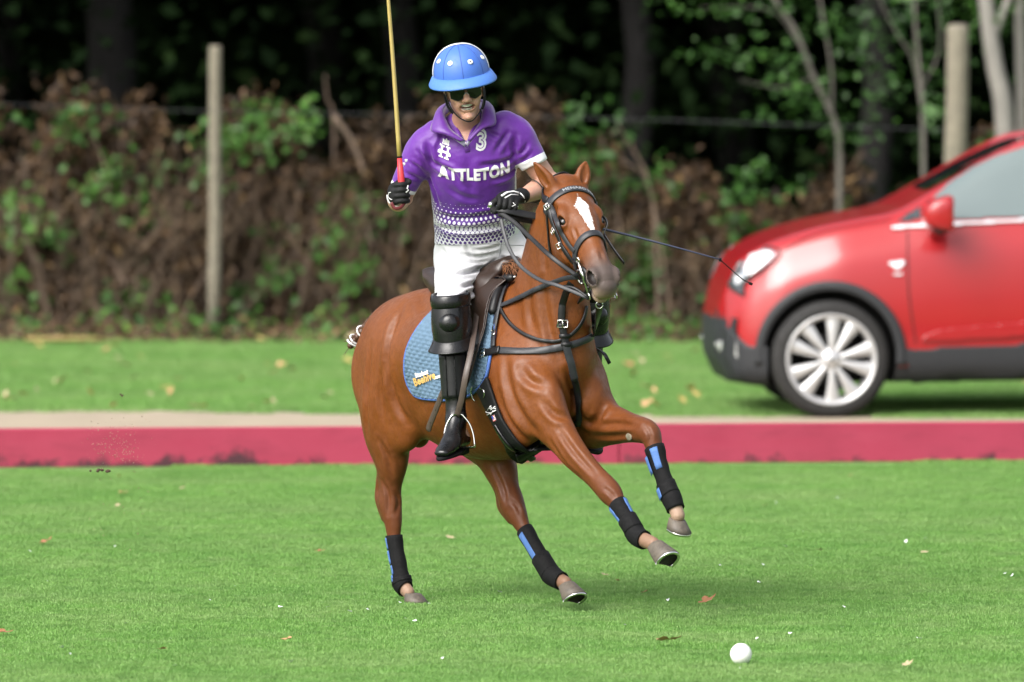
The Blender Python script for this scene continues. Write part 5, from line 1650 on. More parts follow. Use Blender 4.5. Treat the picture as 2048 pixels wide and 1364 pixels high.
B.chain([(SH_R, .055, .055), (P(828, 345, -.30), .05, .052), (EL_R, .046, .046), (EL_R * .5 + WR_R * .5, .046, .044), (WR_R, .030, .034)], V3(0, 0, 1), .03, 4)
B.chain([(SH_L, .055, .055), (P(1064, 320, -.32), .052, .052), (EL_L, .045, .046), (EL_L * .55 + WR_L * .45 + V3(.0, 0, -.0), .043, .046), (WR_L, .029, .035)], V3(0, 0, 1), .03, 4)
HIP_R, KN_R, AN_R = P(915, 505, -.06), H(903, 642, .36), H(912, 832, .365)
HIP_L, KN_L, AN_L = P(1003, 500, -.12), H(1180, 622, -.36), H(1172, 815, -.37)
B.chain([(P(957, 500, -.08), .16, .11), (P(956, 474, -.13), .16, .11)], SX, .03, 2)
TOE_R, HEEL_R = P(879, 918, float(AN_R[1]) - .19), P(926, 893, float(AN_R[1]) + .03)
TOE_L, HEEL_L = P(1195, 905, float(AN_L[1]) - .15), P(1172, 880, float(AN_L[1]) + .04)
for hip, kn, an, mid, toe, heel in ((HIP_R, KN_R, AN_R, P(906, 565, -.24), TOE_R, HEEL_R), (HIP_L, KN_L, AN_L, P(1070, 542, -.13), TOE_L, HEEL_L)):
    B.chain([(hip, .075, .08), (mid, .062, .066), (kn, .046, .048), (kn * .6 + an * .4, .046, .05), (an, .030, .032), (heel + V3(0, 0, .045), .028, .028)], FR, .03, 3)
    B.chain([(heel + V3(0, 0, .03), .024, .022), (heel * .5 + toe * .5 + V3(0, 0, .03), .026, .020), (heel * .12 + toe * .88 + V3(0, 0, .018), .022, .012)], np.cross(nrm(toe - heel), UP), .02, 3)
vv, ff = B.mesh(.009)
# the head again, finer; the coarse one is opened at the collar
Bh = SDF(); Bh.ops = list(B.ops[:n_head + 1])
cut = P(930, 300, -.34)
keep = ~((vv[ff].mean(1)[:, 2] > cut[2]) & (np.abs(vv[ff].mean(1)[:, 0] - cut[0]) < .115))
f1 = ff[keep]
Bh.plane(V3(cut[0], cut[1], cut[2] - .02), V3(0, 0, -1), .001)
v2, f2 = Bh.mesh(.0042)
body_me = fast_mesh('body', np.concatenate([vv, v2]), np.concatenate([f1, f2 + len(vv)]))
body = link('body', body_me, M['skin'], rider)
FB = bvh_of(v2, f2)
# mouth: dark inside, teeth, lips
m = MB(); m.lathe([(.021 * math.sin(a), -.010 * math.cos(a)) for a in np.linspace(.05, math.pi - .05, 8)], FP(.002, .072, -.061), hf_, 14); m.build('mouth', M['mouth'], rider)
m = MB()
for i in range(-5, 6):
    x = i * .0054 + .002; w = .0053 - .0001 * abs(i)
    m.box(FP(x, .0885 - .00065 * i * i, -.0540 + .0002 * i * i), w, .005, .0115 - .0005 * abs(i), FM.T, .001)
    m.box(FP(x, .0865 - .00065 * i * i, -.0690), w * .9, .004, .007, FM.T, .001)
m.build('teeth', M['teeth'], rider)
def on_face(x, u, off=0.0):
    loc, nn, *_ = FB.ray_cast(Vector(FP(x, .3, u)), Vector(-hf_))
    return (FP(x, .09, u) if loc is None else np.array(loc)) + hf_ * off
m = MB()
m.tube([on_face(x, -.0470 + .0030 * math.cos(x * 60) - .010 * (abs(x) / .034) ** 2, -.001) for x in np.linspace(-.033, .036, 11)], [.0015, .003, .0035, .0038, .0038, .0034, .0038, .0038, .0035, .003, .0015], 8)
m.tube([on_face(x, -.0735 + .011 * (abs(x) / .034) ** 2, -.001) for x in np.linspace(-.032, .035, 11)], [.0015, .003, .004, .0048, .005, .005, .005, .0048, .004, .003, .0015], 8)
m.build('lips', M['lip'], rider)
# short hair below the helmet
m = MB()
for sg in (1, -1):
    for i in range(80):
        p = FP(sg * random.uniform(.070, .080), random.uniform(-.07, .02), random.uniform(-.01, .06))
        m.tube([p, p + hx_ * sg * .004 - hu * random.uniform(.01, .02)], [.0015, .0006], 3, False)
m.build('hair', M['hairm'], rider)
# sunglasses
sg_ = empty('sunglasses', tuple(FP(0, .09, .0))); tag(sg_, 'dark wraparound sunglasses on the face of the rider', 'sunglasses')
def lens_pt(x, u): return FP(x, .101 - 5.6 * x * x + (.004 if abs(x) < .01 else 0), u)
for sg in (1, -1):
    m = MB(); xs = np.linspace(.006, .066, 13); vs, fs = [], []
    for i, x in enumerate(xs):
        tt = (x - .006) / .060
        lo_ = -.004 - .027 * math.sin(min(1, tt * 1.25) * math.pi * .62) * (1 - .55 * tt ** 2) ; hi_ = .026 + .002 * tt
        for k, s_ in enumerate(np.linspace(0, 1, 6)):
            vs.append(lens_pt(sg * x, lo_ + (hi_ - lo_) * s_) + hf_ * .002 * math.sin(s_ * math.pi))
    for i in range(12):
        for k in range(5):
            q = (i * 6 + k, i * 6 + 6 + k, i * 6 + 7 + k, i * 6 + 1 + k); fs.append(q if sg > 0 else q[::-1])
    n_ = len(vs); vs += [np.array(p) - hf_ * .002 for p in vs]; fs += [tuple(a + n_ for a in q[::-1]) for q in fs[:60]]
    ln = m.put(vs, fs).build('lens', M['lens'], sg_)
    m = MB(); m.tube([lens_pt(sg * x, -.004 - .027 * math.sin(min(1, (x - .006) / .060 * 1.25) * math.pi * .62) * (1 - .55 * ((x - .006) / .06) ** 2)) for x in xs], .0016, 6); m.tube([lens_pt(sg * .064, .012), FP(sg * .078, .03, .012), FP(sg * .083, -.03, .008)], .003, 6); m.build('frame', M['leather'], sg_)
m = MB(); m.tube([lens_pt(-.009, -.006), lens_pt(-.004, .004), lens_pt(.004, .004), lens_pt(.009, -.006)], .0022, 6); m.build('bridge', M['greyprint'], sg_)
# helmet
hel = empty('helmet', tuple(FP(0, 0, .10))); tag(hel, 'blue polo helmet with white vents and white piping on the head of the rider', 'helmet')
HB = FP(.0, -.010, .066)                     # middle of the helmet's rim
RX, RF, RU = .118, .134, .128
def dome(phi, th, off=0.0):
    """phi round from the front to image right, th from crown 0 to rim pi/2"""
    k = math.sin(th) ** .93
    return HB + hx_ * (RX + off) * k * math.sin(phi) + hf_ * (RF + off) * k * math.cos(phi) + hu * (RU + off) * math.cos(th) ** .95 if th < math.pi / 2 else HB + hx_ * (RX + off) * math.sin(phi) + hf_ * (RF + off) * math.cos(phi) - hu * .02 * (th - math.pi / 2)
m = MB(); vs, fs = [dome(0, 0.001)], []
nph, nth = 48, 18
for j in range(1, nth + 1):
    for i in range(nph):
        vs.append(dome(2 * math.pi * i / nph, math.pi / 2 * j / nth))
for i in range(nph): fs.append((0, 1 + (i + 1) % nph, 1 + i))
for j in range(nth - 1):
    for i in range(nph):
        fs.append((1 + j * nph + i, 1 + j * nph + (i + 1) % nph, 1 + (j + 1) * nph + (i + 1) % nph, 1 + (j + 1) * nph + i))
m.put(vs, fs).build('shell', M['helmet'], hel)
m = MB(); vs, fs = [], []
prof = [(-.004, .004), (.010, .002), (1.0, -.010), (1.04, -.014), (1.0, -.018), (.5, -.014), (-.012, -.010)]
for i in range(64):
    ph = 2 * math.pi * i / 64
    ext = .026 + .016 * max(0, math.cos(ph)) ** 1.2
    dp = .010 + .006 * max(0, math.cos(ph)) + .006 * abs(math.sin(ph))
    for (a, b) in prof:
        e = a * ext if a > .02 else a
        vs.append(HB + hx_ * (RX + e) * math.sin(ph) + hf_ * (RF + e) * math.cos(ph) + hu * (b - dp * max(0, a)))
n_ = len(prof)
for i in range(64):
    for k in range(n_):
        fs.append((i * n_ + k, ((i + 1) % 64) * n_ + k, ((i + 1) % 64) * n_ + (k + 1) % n_, i * n_ + (k + 1) % n_))
m.put(vs, fs).build('brim', M['brim'], hel)
for ph in (0.03, .80, -.80):
    m = MB(); m.tube([dome(ph, th, .0006) for th in np.linspace(.08, 1.56, 20)], .0011, 5, False); m.build('seam', M['seam'], hel)
m = MB()
pts = [dome(math.pi * .5 + .18, th, .001) for th in np.linspace(1.56, .02, 20)] + [dome(-math.pi * .5 - .18, th, .001) for th in np.linspace(.02, 1.56, 20)]
nn_ = [nrm(p - HB) for p in pts]
m.strap(pts, nn_, .018, .004); m.build('piping', M['white'], hel)
for ph, th in ((-.36, 1.04), (.50, 1.00), (-1.13, 1.04), (1.20, .95)):
    p = dome(ph, th); n1 = nrm(p - HB + hu * .02)
    m = MB(); m.lathe([(.0035, .0005), (.004, .003), (.0105, .0032), (.0115, .001), (.0115, -.001)], p, n1, 18); vt = m.build('vent', M['white'], hel)
    m = MB(); m.lathe([(.0005, .0018), (.0038, .0018)], p, n1, 10); m.build('vent_hole', M['brown'], vt)
m = MB()
cp = [(-.080, .00, .02), (-.079, .02, -.02), (-.070, .035, -.06), (-.048, .055, -.095), (-.014, .070, -.122), (.012, .072, -.122), (.046, .055, -.098), (.068, .035, -.06), (.078, .02, -.02), (.08, .0, .02)]
q = catmull([FP(*p) for p in cp], 5)
m.strap(q, [nrm(p - FP(0, -.02, -.04)) for p in q], .007, .003); m.build('chin_strap', M['leather'], hel)
for sg in (-1, 1):
    q = catmull([FP(sg * .080, -.01, .01), FP(sg * .082, .01, -.03), FP(sg * .074, .022, -.066), FP(sg * .060, .036, -.085)], 4)
    m = MB(); m.strap(q, [hx_ * sg + hf_ * .3] * len(q), .014, .006); m.build('strap_pad', M['neo'], hel)
# ------------------------------------------------------------------ shirt
T = SDF()
tor2 = [(P(956, 500, -.11), .190, .140), (P(955, 474, -.14), .184, .137), (P(953, 448, -.17), .180, .138), (P(949, 405, -.225), .181, .142), (P(945, 350, -.28), .186, .145), (P(942, 305, -.32), .182, .135), (P(939, 276, -.335), .155, .105), (P(934, 255, -.33), .095, .085)]
T.chain(tor2, SX, .03, 4)
cutR = (P(805, 378, -.29), nrm(P(805, 378, -.29) - P(826, 335, -.31)))
cutL = (P(1071, 329, -.33), nrm(P(1071, 329, -.33) - P(1052, 290, -.33)))
T.chain([(P(876, 275, -.33), .078, .078), (P(848, 298, -.33), .075, .076), (P(826, 335, -.315), .064, .066), (P(808, 372, -.295), .057, .060), (P(800, 392, -.285), .056, .058)], SX, .05, 4, cut=cutR)
T.chain([(P(1008, 256, -.33), .075, .075), (P(1036, 272, -.33), .072, .073), (P(1054, 300, -.33), .062, .064), (P(1069, 327, -.33), .058, .060), (P(1082, 350, -.33), .058, .060)], SX, .05, 4, cut=cutL)
# folds
T.ell(P(931, 245, -.44), (.040, .075, .045), None, .008, 's')
T.chain([(P(929, 240, -.44), .046, .07), (P(931, 262, -.46), .024, .06), (P(932, 280, -.475), .004, .05)], V3(1, 0, 0), .004, 3, 's')
hem = P(955, 486, -.15)
T.plane(hem, V3(.03, .02, -1), .006)
vv, ff = T.mesh(.0075)
def cutmesh(v, f, keepf):
    f = f[keepf]
    u_, inv = np.unique(f, return_inverse=True)
    return v[u_], inv.reshape(f.shape)
# cloth creases
def vnormals(v, f):
    tmp = fast_mesh('t', v, f); q = np.empty(len(v) * 3, np.float32); tmp.vertices.foreach_get('normal', q); bpy.data.meshes.remove(tmp)
    return q.reshape(-1, 3).astype(float)
vv = vv + vnormals(vv, ff) * (noise3(vv * V3(1, 1, .55), 3, 22) * .0022 + noise3(vv, 5, 45) * .0010)[:, None]
vv = fold(vv, ff, [([(1034, 306), (1012, 322), (985, 328), (960, 330)], .008, .010), ([(1036, 335), (1012, 352), (985, 360)], .008, .010), ([(858, 318), (882, 334), (905, 345), (925, 372)], .008, .011), ([(856, 350), (868, 378), (878, 410)], .007, .010),
    ([(874, 428), (915, 436), (980, 428), (1030, 418)], .007, .012), ([(870, 452), (905, 458), (970, 455), (1035, 445)], .008, .012), ([(1018, 262), (1002, 285), (990, 305)], .007, .010), ([(1030, 268), (1028, 295), (1030, 320)], .009, .012), ([(852, 285), (858, 305), (862, 330)], .009, .012),
    ([(820, 325), (836, 335), (850, 350)], .006, .008), ([(812, 345), (826, 352), (840, 360)], .006, .008), ([(834, 300), (846, 315), (852, 335)], .006, .008), ([(1056, 285), (1048, 300), (1036, 312)], .006, .009), ([(1062, 305), (1052, 316), (1040, 322)], .005, .008),
    ([(970, 258), (985, 268), (1000, 275)], .005, .009), ([(885, 268), (880, 285), (875, 300)], .005, .009), ([(940, 310), (938, 360), (945, 410)], .003, .02), ([(895, 375), (930, 395), (960, 400)], .004, .013)], -.46)
sh = fast_mesh('shirt', vv, ff)
# cloth coordinates measured round and up the trunk
upv = nrm(P(942, 300, -.32) - P(955, 474, -.14)); org = P(957, 480, -.14)
ctr = org + upv * ((vv - org) @ upv)[:, None]
frontv = nrm(np.cross(upv, SX)); frontv = frontv if frontv[1] < 0 else -frontv
ang_ = np.arctan2((vv - ctr) @ -SX, (vv - ctr) @ frontv)
attrv(sh, 'print', np.stack([ang_ * .170, (vv - org) @ upv * .94 + .012, np.zeros(len(vv))], 1))
armR = (vv[:, 0] < P(858, 300, -.3)[0] - .0 * vv[:, 0]) & (vv[:, 2] > P(850, 400, -.3)[2]) & ((vv - P(862, 300, -.3)) @ nrm(V3(-1, 0, -.35)) > 0)
armL = (vv[:, 0] > P(1036, 300, -.3)[0]) & (vv[:, 2] > P(1040, 345, -.3)[2])
attr(sh, 'body', np.where(armR | armL, 0.0, 1.0))
cuffR = np.where(vv[:, 0] < P(862, 300, -.3)[0], np.clip((vv - cutR[0]) @ cutR[1] + .020, -.04, .04), -.04)
cuffL = np.where(vv[:, 0] > P(1030, 300, -.3)[0], np.clip((vv - cutL[0]) @ cutL[1] + .034, -.04, .04), -.04)
attr(sh, 'cuff', np.maximum(cuffR, cuffL))
shirt = link('shirt', sh, M['shirt'], rider)
SB = bvh_of(vv, ff)
def on_shirt(px, py):
    d = nrm(ray(px, py)); loc, n_, *_ = SB.ray_cast(Vector(CAMP), Vector(d))
    if loc is None: loc, n_, *_ = SB.find_nearest(Vector(P(px, py, -.45)))
    n_ = np.array(n_); return np.array(loc), n_ if np.dot(n_, d) < 0 else -n_
PXM = 39.55 / FPX
def chest_place(px, py, ang, sx=1.0, sy=1.0):
    """lettering printed on the front of the shirt, straight ahead of the chest"""
    c_ = on_shirt(px, py)[0]; ex = nrm(-SX * math.cos(ang) + upv * math.sin(ang)); ey = nrm(np.cross(frontv, ex)); ey = ey if ey[2] > 0 else -ey
    def f(x, y):
        q = c_ + ex * x * sx + ey * y * sy + frontv * .3
        loc, n_, *_ = SB.ray_cast(Vector(q), Vector(-frontv))
        if loc is None: loc, n_, *_ = SB.find_nearest(Vector(q - frontv * .3))
        n_ = np.array(n_); n_ = n_ if np.dot(n_, frontv) > 0 else -n_
        return np.array(loc) + n_ * .0012, n_
    return f
tv, tf = text_mesh('ATTLETON', .068, .0034, 0, 1.10); print_on('lettering', tv, tf, chest_place(951, 351, .20, .82, 1.0), M['white'], shirt, .0008)
tv, tf = text_mesh('3', .096, .0055); print_on('number', tv, tf, chest_place(963, 283, .05, .95, .95), M['white'], shirt, .0008)
tv, tf = text_mesh('3', .096, -.0030); print_on('number_inline', tv, tf, chest_place(963, 283, .05, .95, .95), M['violet'], shirt, .0018)
cf = chest_place(890, 299, -.02, .78, .84)
def crest_poly(pts, name='crest'): pass
m = MB()
def bar(x, y, w, h):
    xs = np.linspace(x - w / 2, x + w / 2, 3); ys = np.linspace(y - h / 2, y + h / 2, max(2, int(h / .008)))
    vs = [cf(a, b)[0] + cf(a, b)[1] * .001 for b in ys for a in xs]; n3 = 3
    m.put(vs, [(j * 3 + i, j * 3 + i + 1, j * 3 + i + 4, j * 3 + i + 3) for j in range(len(ys) - 1) for i in range(2)])
for x in (-.016, .016): bar(x, -.012, .010, .056)
bar(0, -.012, .058, .011)
for x in (-.015, .015):
    for y in (.014, -.038): bar(x, y, .024, .008)
bar(0, .026, .036, .008); bar(0, .034, .010, .008); bar(0, .044, .008, .012)
for x in (-.014, -.007, .007, .014): bar(x, .037, .0055, .014)
bar(-.026, -.018, .016, .012); bar(.026, -.018, .016, .012)
m.build('crest', M['white'], shirt, False)
for (x, y) in ((909, 271), (932, 287)):
    p, n_ = on_shirt(x, y); m = MB(); m.lathe([(.0005, .004), (.005, .0042), (.0065, .003), (.0065, 0)], p, n_, 14); m.build('button', M['button'], shirt)
m = MB(); q = [on_shirt(x, y)[0] + on_shirt(x, y)[1] * .002 for x, y in ((932, 279), (933, 288), (934, 297), (935, 304))]; m.strap(q, [on_shirt(933, 290)[1]] * 4, .022, .0015); m.build('placket', M['violet'], shirt)
m = MB()
for i, (x, y) in enumerate(((813, 321), (809, 328), (805, 335))):
    p, n_ = on_shirt(x, y); m.box(p, .016, .006, .012, None, .002)
m.build('sleeve_print', M['white'], shirt)
# collar
cu_ = [((930, 281, -.478), (921, 284, -.482)), ((905, 262, -.468), (888, 269, -.476)), ((893, 243, -.44), (862, 262, -.44)), ((886, 220, -.385), (868, 238, -.38)), ((900, 205, -.30), (880, 226, -.29)), ((930, 200, -.26), (932, 222, -.235)), ((958, 200, -.30), (982, 216, -.29)),
       ((966, 212, -.385), (990, 230, -.385)), ((962, 238, -.44), (990, 250, -.44)), ((951, 258, -.468), (966, 258, -.478)), ((934, 281, -.478), (940, 284, -.482))]
up_, lo_ = catmull([P(*a) for a, b in cu_], 5), catmull([P(*b) for a, b in cu_], 5)
vs, fs = [], []
ncu = len(up_)
for i in range(ncu):
    a, b = up_[i], lo_[i]
    out = nrm((a + b) / 2 - P(930, 250, -.34))
    for k in range(5):
        s_ = k / 4
        vs.append(a * (1 - s_) + b * s_ + out * .009 * math.sin(s_ * math.pi) ** .8 + V3(0, 0, .006) * math.sin(s_ * math.pi))
for i in range(ncu - 1):
    for k in range(4): fs.append((i * 5 + k, i * 5 + k + 1, i * 5 + 6 + k, i * 5 + 5 + k))
col = add('collar', vs, fs, M['violet'], shirt); sm_ = col.modifiers.new('t', 'SOLIDIFY'); sm_.thickness = .004; sm_.offset = 0
vs, fs = [], []
for i in range(ncu):
    a = up_[i]; inn = nrm(P(930, 258, -.36) - a)
    for s_ in (0, 1): vs.append(a + inn * (.003 + .004 * s_) - V3(0, 0, .030 * s_))
fs = [(i * 2, i * 2 + 1, i * 2 + 3, i * 2 + 2) for i in range(ncu - 1)]
cl2 = add('collar_lining', vs, fs, M['lilac'], shirt); sm_ = cl2.modifiers.new('t', 'SOLIDIFY'); sm_.thickness = .002
# ------------------------------------------------------------------ breeches
T = SDF()
T.chain([(P(954, 455, -.165), .174, .129), (P(956, 476, -.14), .178, .132), (P(957, 495, -.11), .182, .135), (P(958, 518, -.08), .180, .13)], SX, .03, 3)
kR = [(HIP_R, .100, .105), (P(916, 545, -.19), .100, .102), (P(908, 588, -.33), .084, .084), (KN_R + V3(0, .015, .075), .062, .064), (KN_R + V3(0, .015, .03), .054, .056), (KN_R + V3(.002, .02, -.02), .048, .048)]
kL = [(HIP_L + V3(.01, 0, 0), .098, .105), (P(1045, 522, -.12), .092, .10), (P(1100, 565, -.14), .082, .09), (KN_L + V3(0, .015, .075), .062, .064), (KN_L + V3(0, .015, .03), .054, .056), (KN_L + V3(0, .02, -.02), .048, .048)]
T.chain(kR, FR, .035, 4); T.chain(kL, FR, .035, 4)
vv, ff = T.mesh(.008)
vv = vv + vnormals(vv, ff) * (noise3(vv * V3(1, 1, .6), 8, 20) * .0022)[:, None]
vv = fold(vv, ff, [([(992, 520), (968, 534), (938, 545), (910, 548)], 0.0135, 0.0093), ([(994, 532), (975, 552), (948, 568), (925, 574)], 0.0135, 0.0093), ([(986, 505), (955, 512), (915, 510)], 0.0090, 0.0085), ([(962, 562), (940, 585), (915, 598)], 0.0105, 0.0085), ([(886, 500), (898, 525), (902, 555)], 0.0090, 0.0085),
    ([(1004, 515), (1024, 520), (1042, 516)], 0.0090, 0.0076), ([(880, 560), (895, 575), (905, 590)], 0.0090, 0.0076), ([(955, 590), (935, 606), (915, 612)], 0.0090, 0.0068), ([(1000, 490), (975, 498), (950, 500)], 0.0075, 0.0076), ([(930, 482), (935, 500), (945, 515)], 0.0060, 0.0068)], -.3)
br_me = fast_mesh('breeches', vv, ff); breech = link('breeches', br_me, M['breeches'], rider)
BRB = bvh_of(vv, ff)
def on_br(px, py, off=.001):
    d = nrm(ray(px, py)); loc, n_, *_ = BRB.ray_cast(Vector(CAMP), Vector(d))
    if loc is None: loc, n_, *_ = BRB.find_nearest(Vector(P(px, py, -.3)))
    return np.array(loc) - d * off, -d
m = MB(); q = [on_br(x, y, .0015)[0] for x, y in ((1001, 484), (1000, 500), (997, 518), (990, 536))]; m.tube(q, .0018, 5); m.build('fly_seam', M['greyprint'], breech)
m = MB(); q = [on_br(x, 489 + 1.5 * math.sin(x * .05), .001)[0] for x in range(880, 1054, 12)]; m.tube(q, .0016, 5); m.build('waistband_seam', M['greyprint'], breech)
# ------------------------------------------------------------------ boots, knee guards
def riding_boot(kn, an, toe, heel, sgn):
    T = SDF()
    T.chain([(kn * .80 + an * .20, .058, .062), (kn * .6 + an * .4, .057, .062), (kn * .3 + an * .7, .045, .050), (an, .039, .043), (an + V3(0, .012, -.05), .039, .046)], FR, .02, 4)
    ft = nrm(toe - heel)
    sd_ = np.cross(ft, UP)
    T.chain([(heel + V3(0, 0, .028), .034, .030), (heel * .6 + toe * .4 + V3(0, 0, .040), .038, .038), (heel * .28 + toe * .72 + V3(0, 0, .028), .043, .026), (toe - ft * .022 + V3(0, 0, .020), .032, .017)], sd_, .025, 4)
    T.chain([(an + V3(0, 0, -.01), .038, .042), (heel * .5 + toe * .5 + V3(0, 0, .05), .034, .030)], sd_, .03, 2)
    vv, ff = T.mesh(.006); vv += (noise3(vv, 2, 38) * .0012)[:, None] * V3(1, 1, 1)
    bt = link('riding_boot', fast_mesh('riding_boot', vv, ff), M['leather_gloss'], rider)
    m = MB(); n_ = 18; vs, fs = [], []
    L_ = np.linalg.norm(toe - heel)
    for lay in (0, -.012):
        for k in range(n_):
            a = 2 * math.pi * k / n_; x = .5 + .53 * math.cos(a); w = .036 + .010 * math.sin(x * 3.0)
            vs.append(heel + (toe - heel) * x + sd_ * w * math.sin(a) + V3(0, 0, lay + .004))
    fs = [(k, (k + 1) % n_, n_ + (k + 1) % n_, n_ + k) for k in range(n_)] + [tuple(range(n_))[::-1], tuple(n_ + k for k in range(n_))]
    sl = m.put(vs, fs).build('boot_sole', M['neo'], bt)
    m = MB(); m.box(heel + ft * .02 + V3(0, 0, -.018), .06, .055, .022, np.stack([ft, sd_, np.cross(ft, sd_)], 1), .004); m.build('boot_heel', M['neo'], bt)
    return bt
riding_boot(KN_R, AN_R, TOE_R, HEEL_R, 1)
riding_boot(KN_L, AN_L, TOE_L, HEEL_L, -1)
FRONT = nrm(V3(-.10, -1, 0))
def knee_guard(kn, an, label, rot, dx=0.0):
    root = empty('knee_guard', tuple(kn)); tag(root, label, 'knee guard')
    ax = nrm(an - kn); f_ = nrm(rot - ax * np.dot(rot, ax)); s_ = np.cross(ax, f_)
    def shell(z0, z1, rx, ry, a0, a1, th, nz=14, na=26, prof=lambda s: 0.0, fade=0.0):
        vs, fs = [], []
        for lay in (0, 1):
            for j in range(nz + 1):
                s = j / nz
                for k in range(na + 1):
                    a = a0 + (a1 - a0) * k / na
                    e = prof(s) - (1 - lay) * th
                    vs.append(kn + ax * (z0 + (z1 - z0) * s + fade * (math.cos(a) - 1)) + f_ * (ry + e) * math.cos(a) + s_ * (rx + e) * math.sin(a))
        K = na + 1; NL = (nz + 1) * K
        for j in range(nz):
            for k in range(na):
                q = (j * K + k, j * K + k + 1, j * K + K + k + 1, j * K + K + k)
                fs.append(q[::-1]); fs.append(tuple(x + NL for x in q))
        for k in range(na):
            fs.append((k, k + 1, NL + k + 1, NL + k)); b = nz * K; fs.append((b + k, NL + b + k, NL + b + k + 1, b + k + 1))
        for j in range(nz):
            fs.append((j * K, NL + j * K, NL + j * K + K, j * K + K)); e = j * K + na; fs.append((e, e + K, NL + e + K, NL + e))
        return vs, fs
    m = MB(); m.put(*shell(-.085, .135, .076, .084, -1.75, 1.75, .006, 18, 30, lambda s: .010 * math.sin(s * math.pi) - .010 * max(0, s - .6), .02)); body_ = m.build('shell', M['leather_gloss'], root)
    m = MB(); m.put(*shell(-.104, -.048, .082, .090, -3.1, 3.1, .006, 6, 40, lambda s: .005 * math.sin(s * math.pi), .015)); m.build('top_strap', M['leather_gloss'], root)
    m = MB(); m.put(*shell(.095, .145, .079, .085, -1.7, 1.9, .006, 8, 30, lambda s: .022 * s ** 1.5 + .004, .03)); m.build('lower_flange', M['leather_gloss'], root)
    m = MB(); m.lathe([(.0005, .026), (.016, .025), (.030, .020), (.038, .012), (.042, .003), (.045, .0), (.045, -.02)], kn + ax * .012 + f_ * .082 + s_ * -.012, nrm(f_ + .15 * -s_), 26); m.build('knee_cap', M['leather_gloss'], root)
    m = MB(); m.put(*shell(.14, .33, .060, .066, -1.35, 1.35, .005, 12, 22, lambda s: -.006 * s + .002, 0)); m.build('shin_guard', M['leather'], root)
    for dx_ in (-.022, .018):
        m = MB(); m.tube([kn + ax * z + f_ * (.069 - .006 * (z - .14) / .19) + s_ * dx_ for z in np.linspace(.15, .32, 6)], .002, 5); m.build('stitching', M['leather_gloss'], root)
knee_guard(KN_R, AN_R, 'black leather knee guard on the near leg of the rider', V3(-.25, -1, 0))
knee_guard(KN_L, AN_L, 'black leather knee guard showing beyond the chest of the pony', V3(.35, -1, 0))
# ------------------------------------------------------------------ stirrups
def stirrup(top, foot_c, wv, label, extra):
    root = empty('stirrup', tuple(foot_c)); tag(root, label, 'stirrup')
    up = nrm(top - foot_c); up = nrm(up); wv = nrm(wv - up * np.dot(wv, up)); dv = np.cross(wv, up)
    Hh = np.linalg.norm(top - foot_c)
    m = MB()
    q = [foot_c + wv * s * .063 + up * h for s, h in ((-1, .0), (-.98, .05), (-.80, .09), (-.5, .118), (-.30, .128))]
    arc = catmull([foot_c + wv * a * .062 + up * b * Hh for a, b in ((-1, 0), (-.98, .35), (-.80, .68), (-.46, .92), (-.26, 1.0), (.26, 1.0), (.46, .92), (.80, .68), (.98, .35), (1, 0))], 4)
    m.strap(arc, [nrm(p - (foot_c + up * Hh * .4)) for p in arc], .014, .006)
    m.box(foot_c + up * .0, .128, .046, .007, np.stack([wv, dv, up], 1), .002)
    m.box(top + up * .004, .034, .016, .006, np.stack([wv, dv, up], 1), .002)
    m.build('iron', M['steel'], root)
    q, nn_ = extra
    m = MB(); m.strap(q, nn_, .026, .005); m.build('stirrup_leather', M['worn'], root)
    return root
s_top = P(914, 831, float(AN_R[1]) - .05); s_bot = P(920, 897, float(AN_R[1]) - .07)
lea = catmull([H(958, 600, .18), H(951, 650, .26), H(943, 700, .35), H(932, 750, .40), H(923, 800, .40), s_top + V3(0, 0, .0)], 6)
stirrup(s_top, s_bot, V3(.97, -.2, -.12), 'steel stirrup iron round the near boot of the rider', (lea, [nrm(V3(-.35, -1, 0))] * len(lea)))
s_topL = P(1170, 815, float(AN_L[1]) - .03); s_botL = P(1172, 884, float(AN_L[1]) - .05)
lea = catmull([U(.3, -.32, 1.2), U(.38, -.38, 1.0), s_topL], 6)
stirrup(s_topL, s_botL, V3(.9, .4, 0), 'stirrup on the far side of the pony', (lea, [V3(.4, -.9, 0)] * len(lea)))
lse = catmull([H(893, 768, .325), H(884, 790, .325), H(872, 820, .315), H(860, 850, .305), H(857, 862, .30)], 5)
m = MB(); m.strap(lse, [nrm(V3(-.55, -1, .1))] * len(lse), [.027] * (len(lse) - 2) + [.024, .016], .005); ls = m.build('strap_end', M['worn'], sad)
m = MB()
for i in (6, 10, 14):
    p = lse[i]; m.lathe([(.0005, .0062), (.0026, .0062)], p, nrm(V3(-.55, -1, .1)), 8)
m.build('strap_hole', M['neo'], ls)
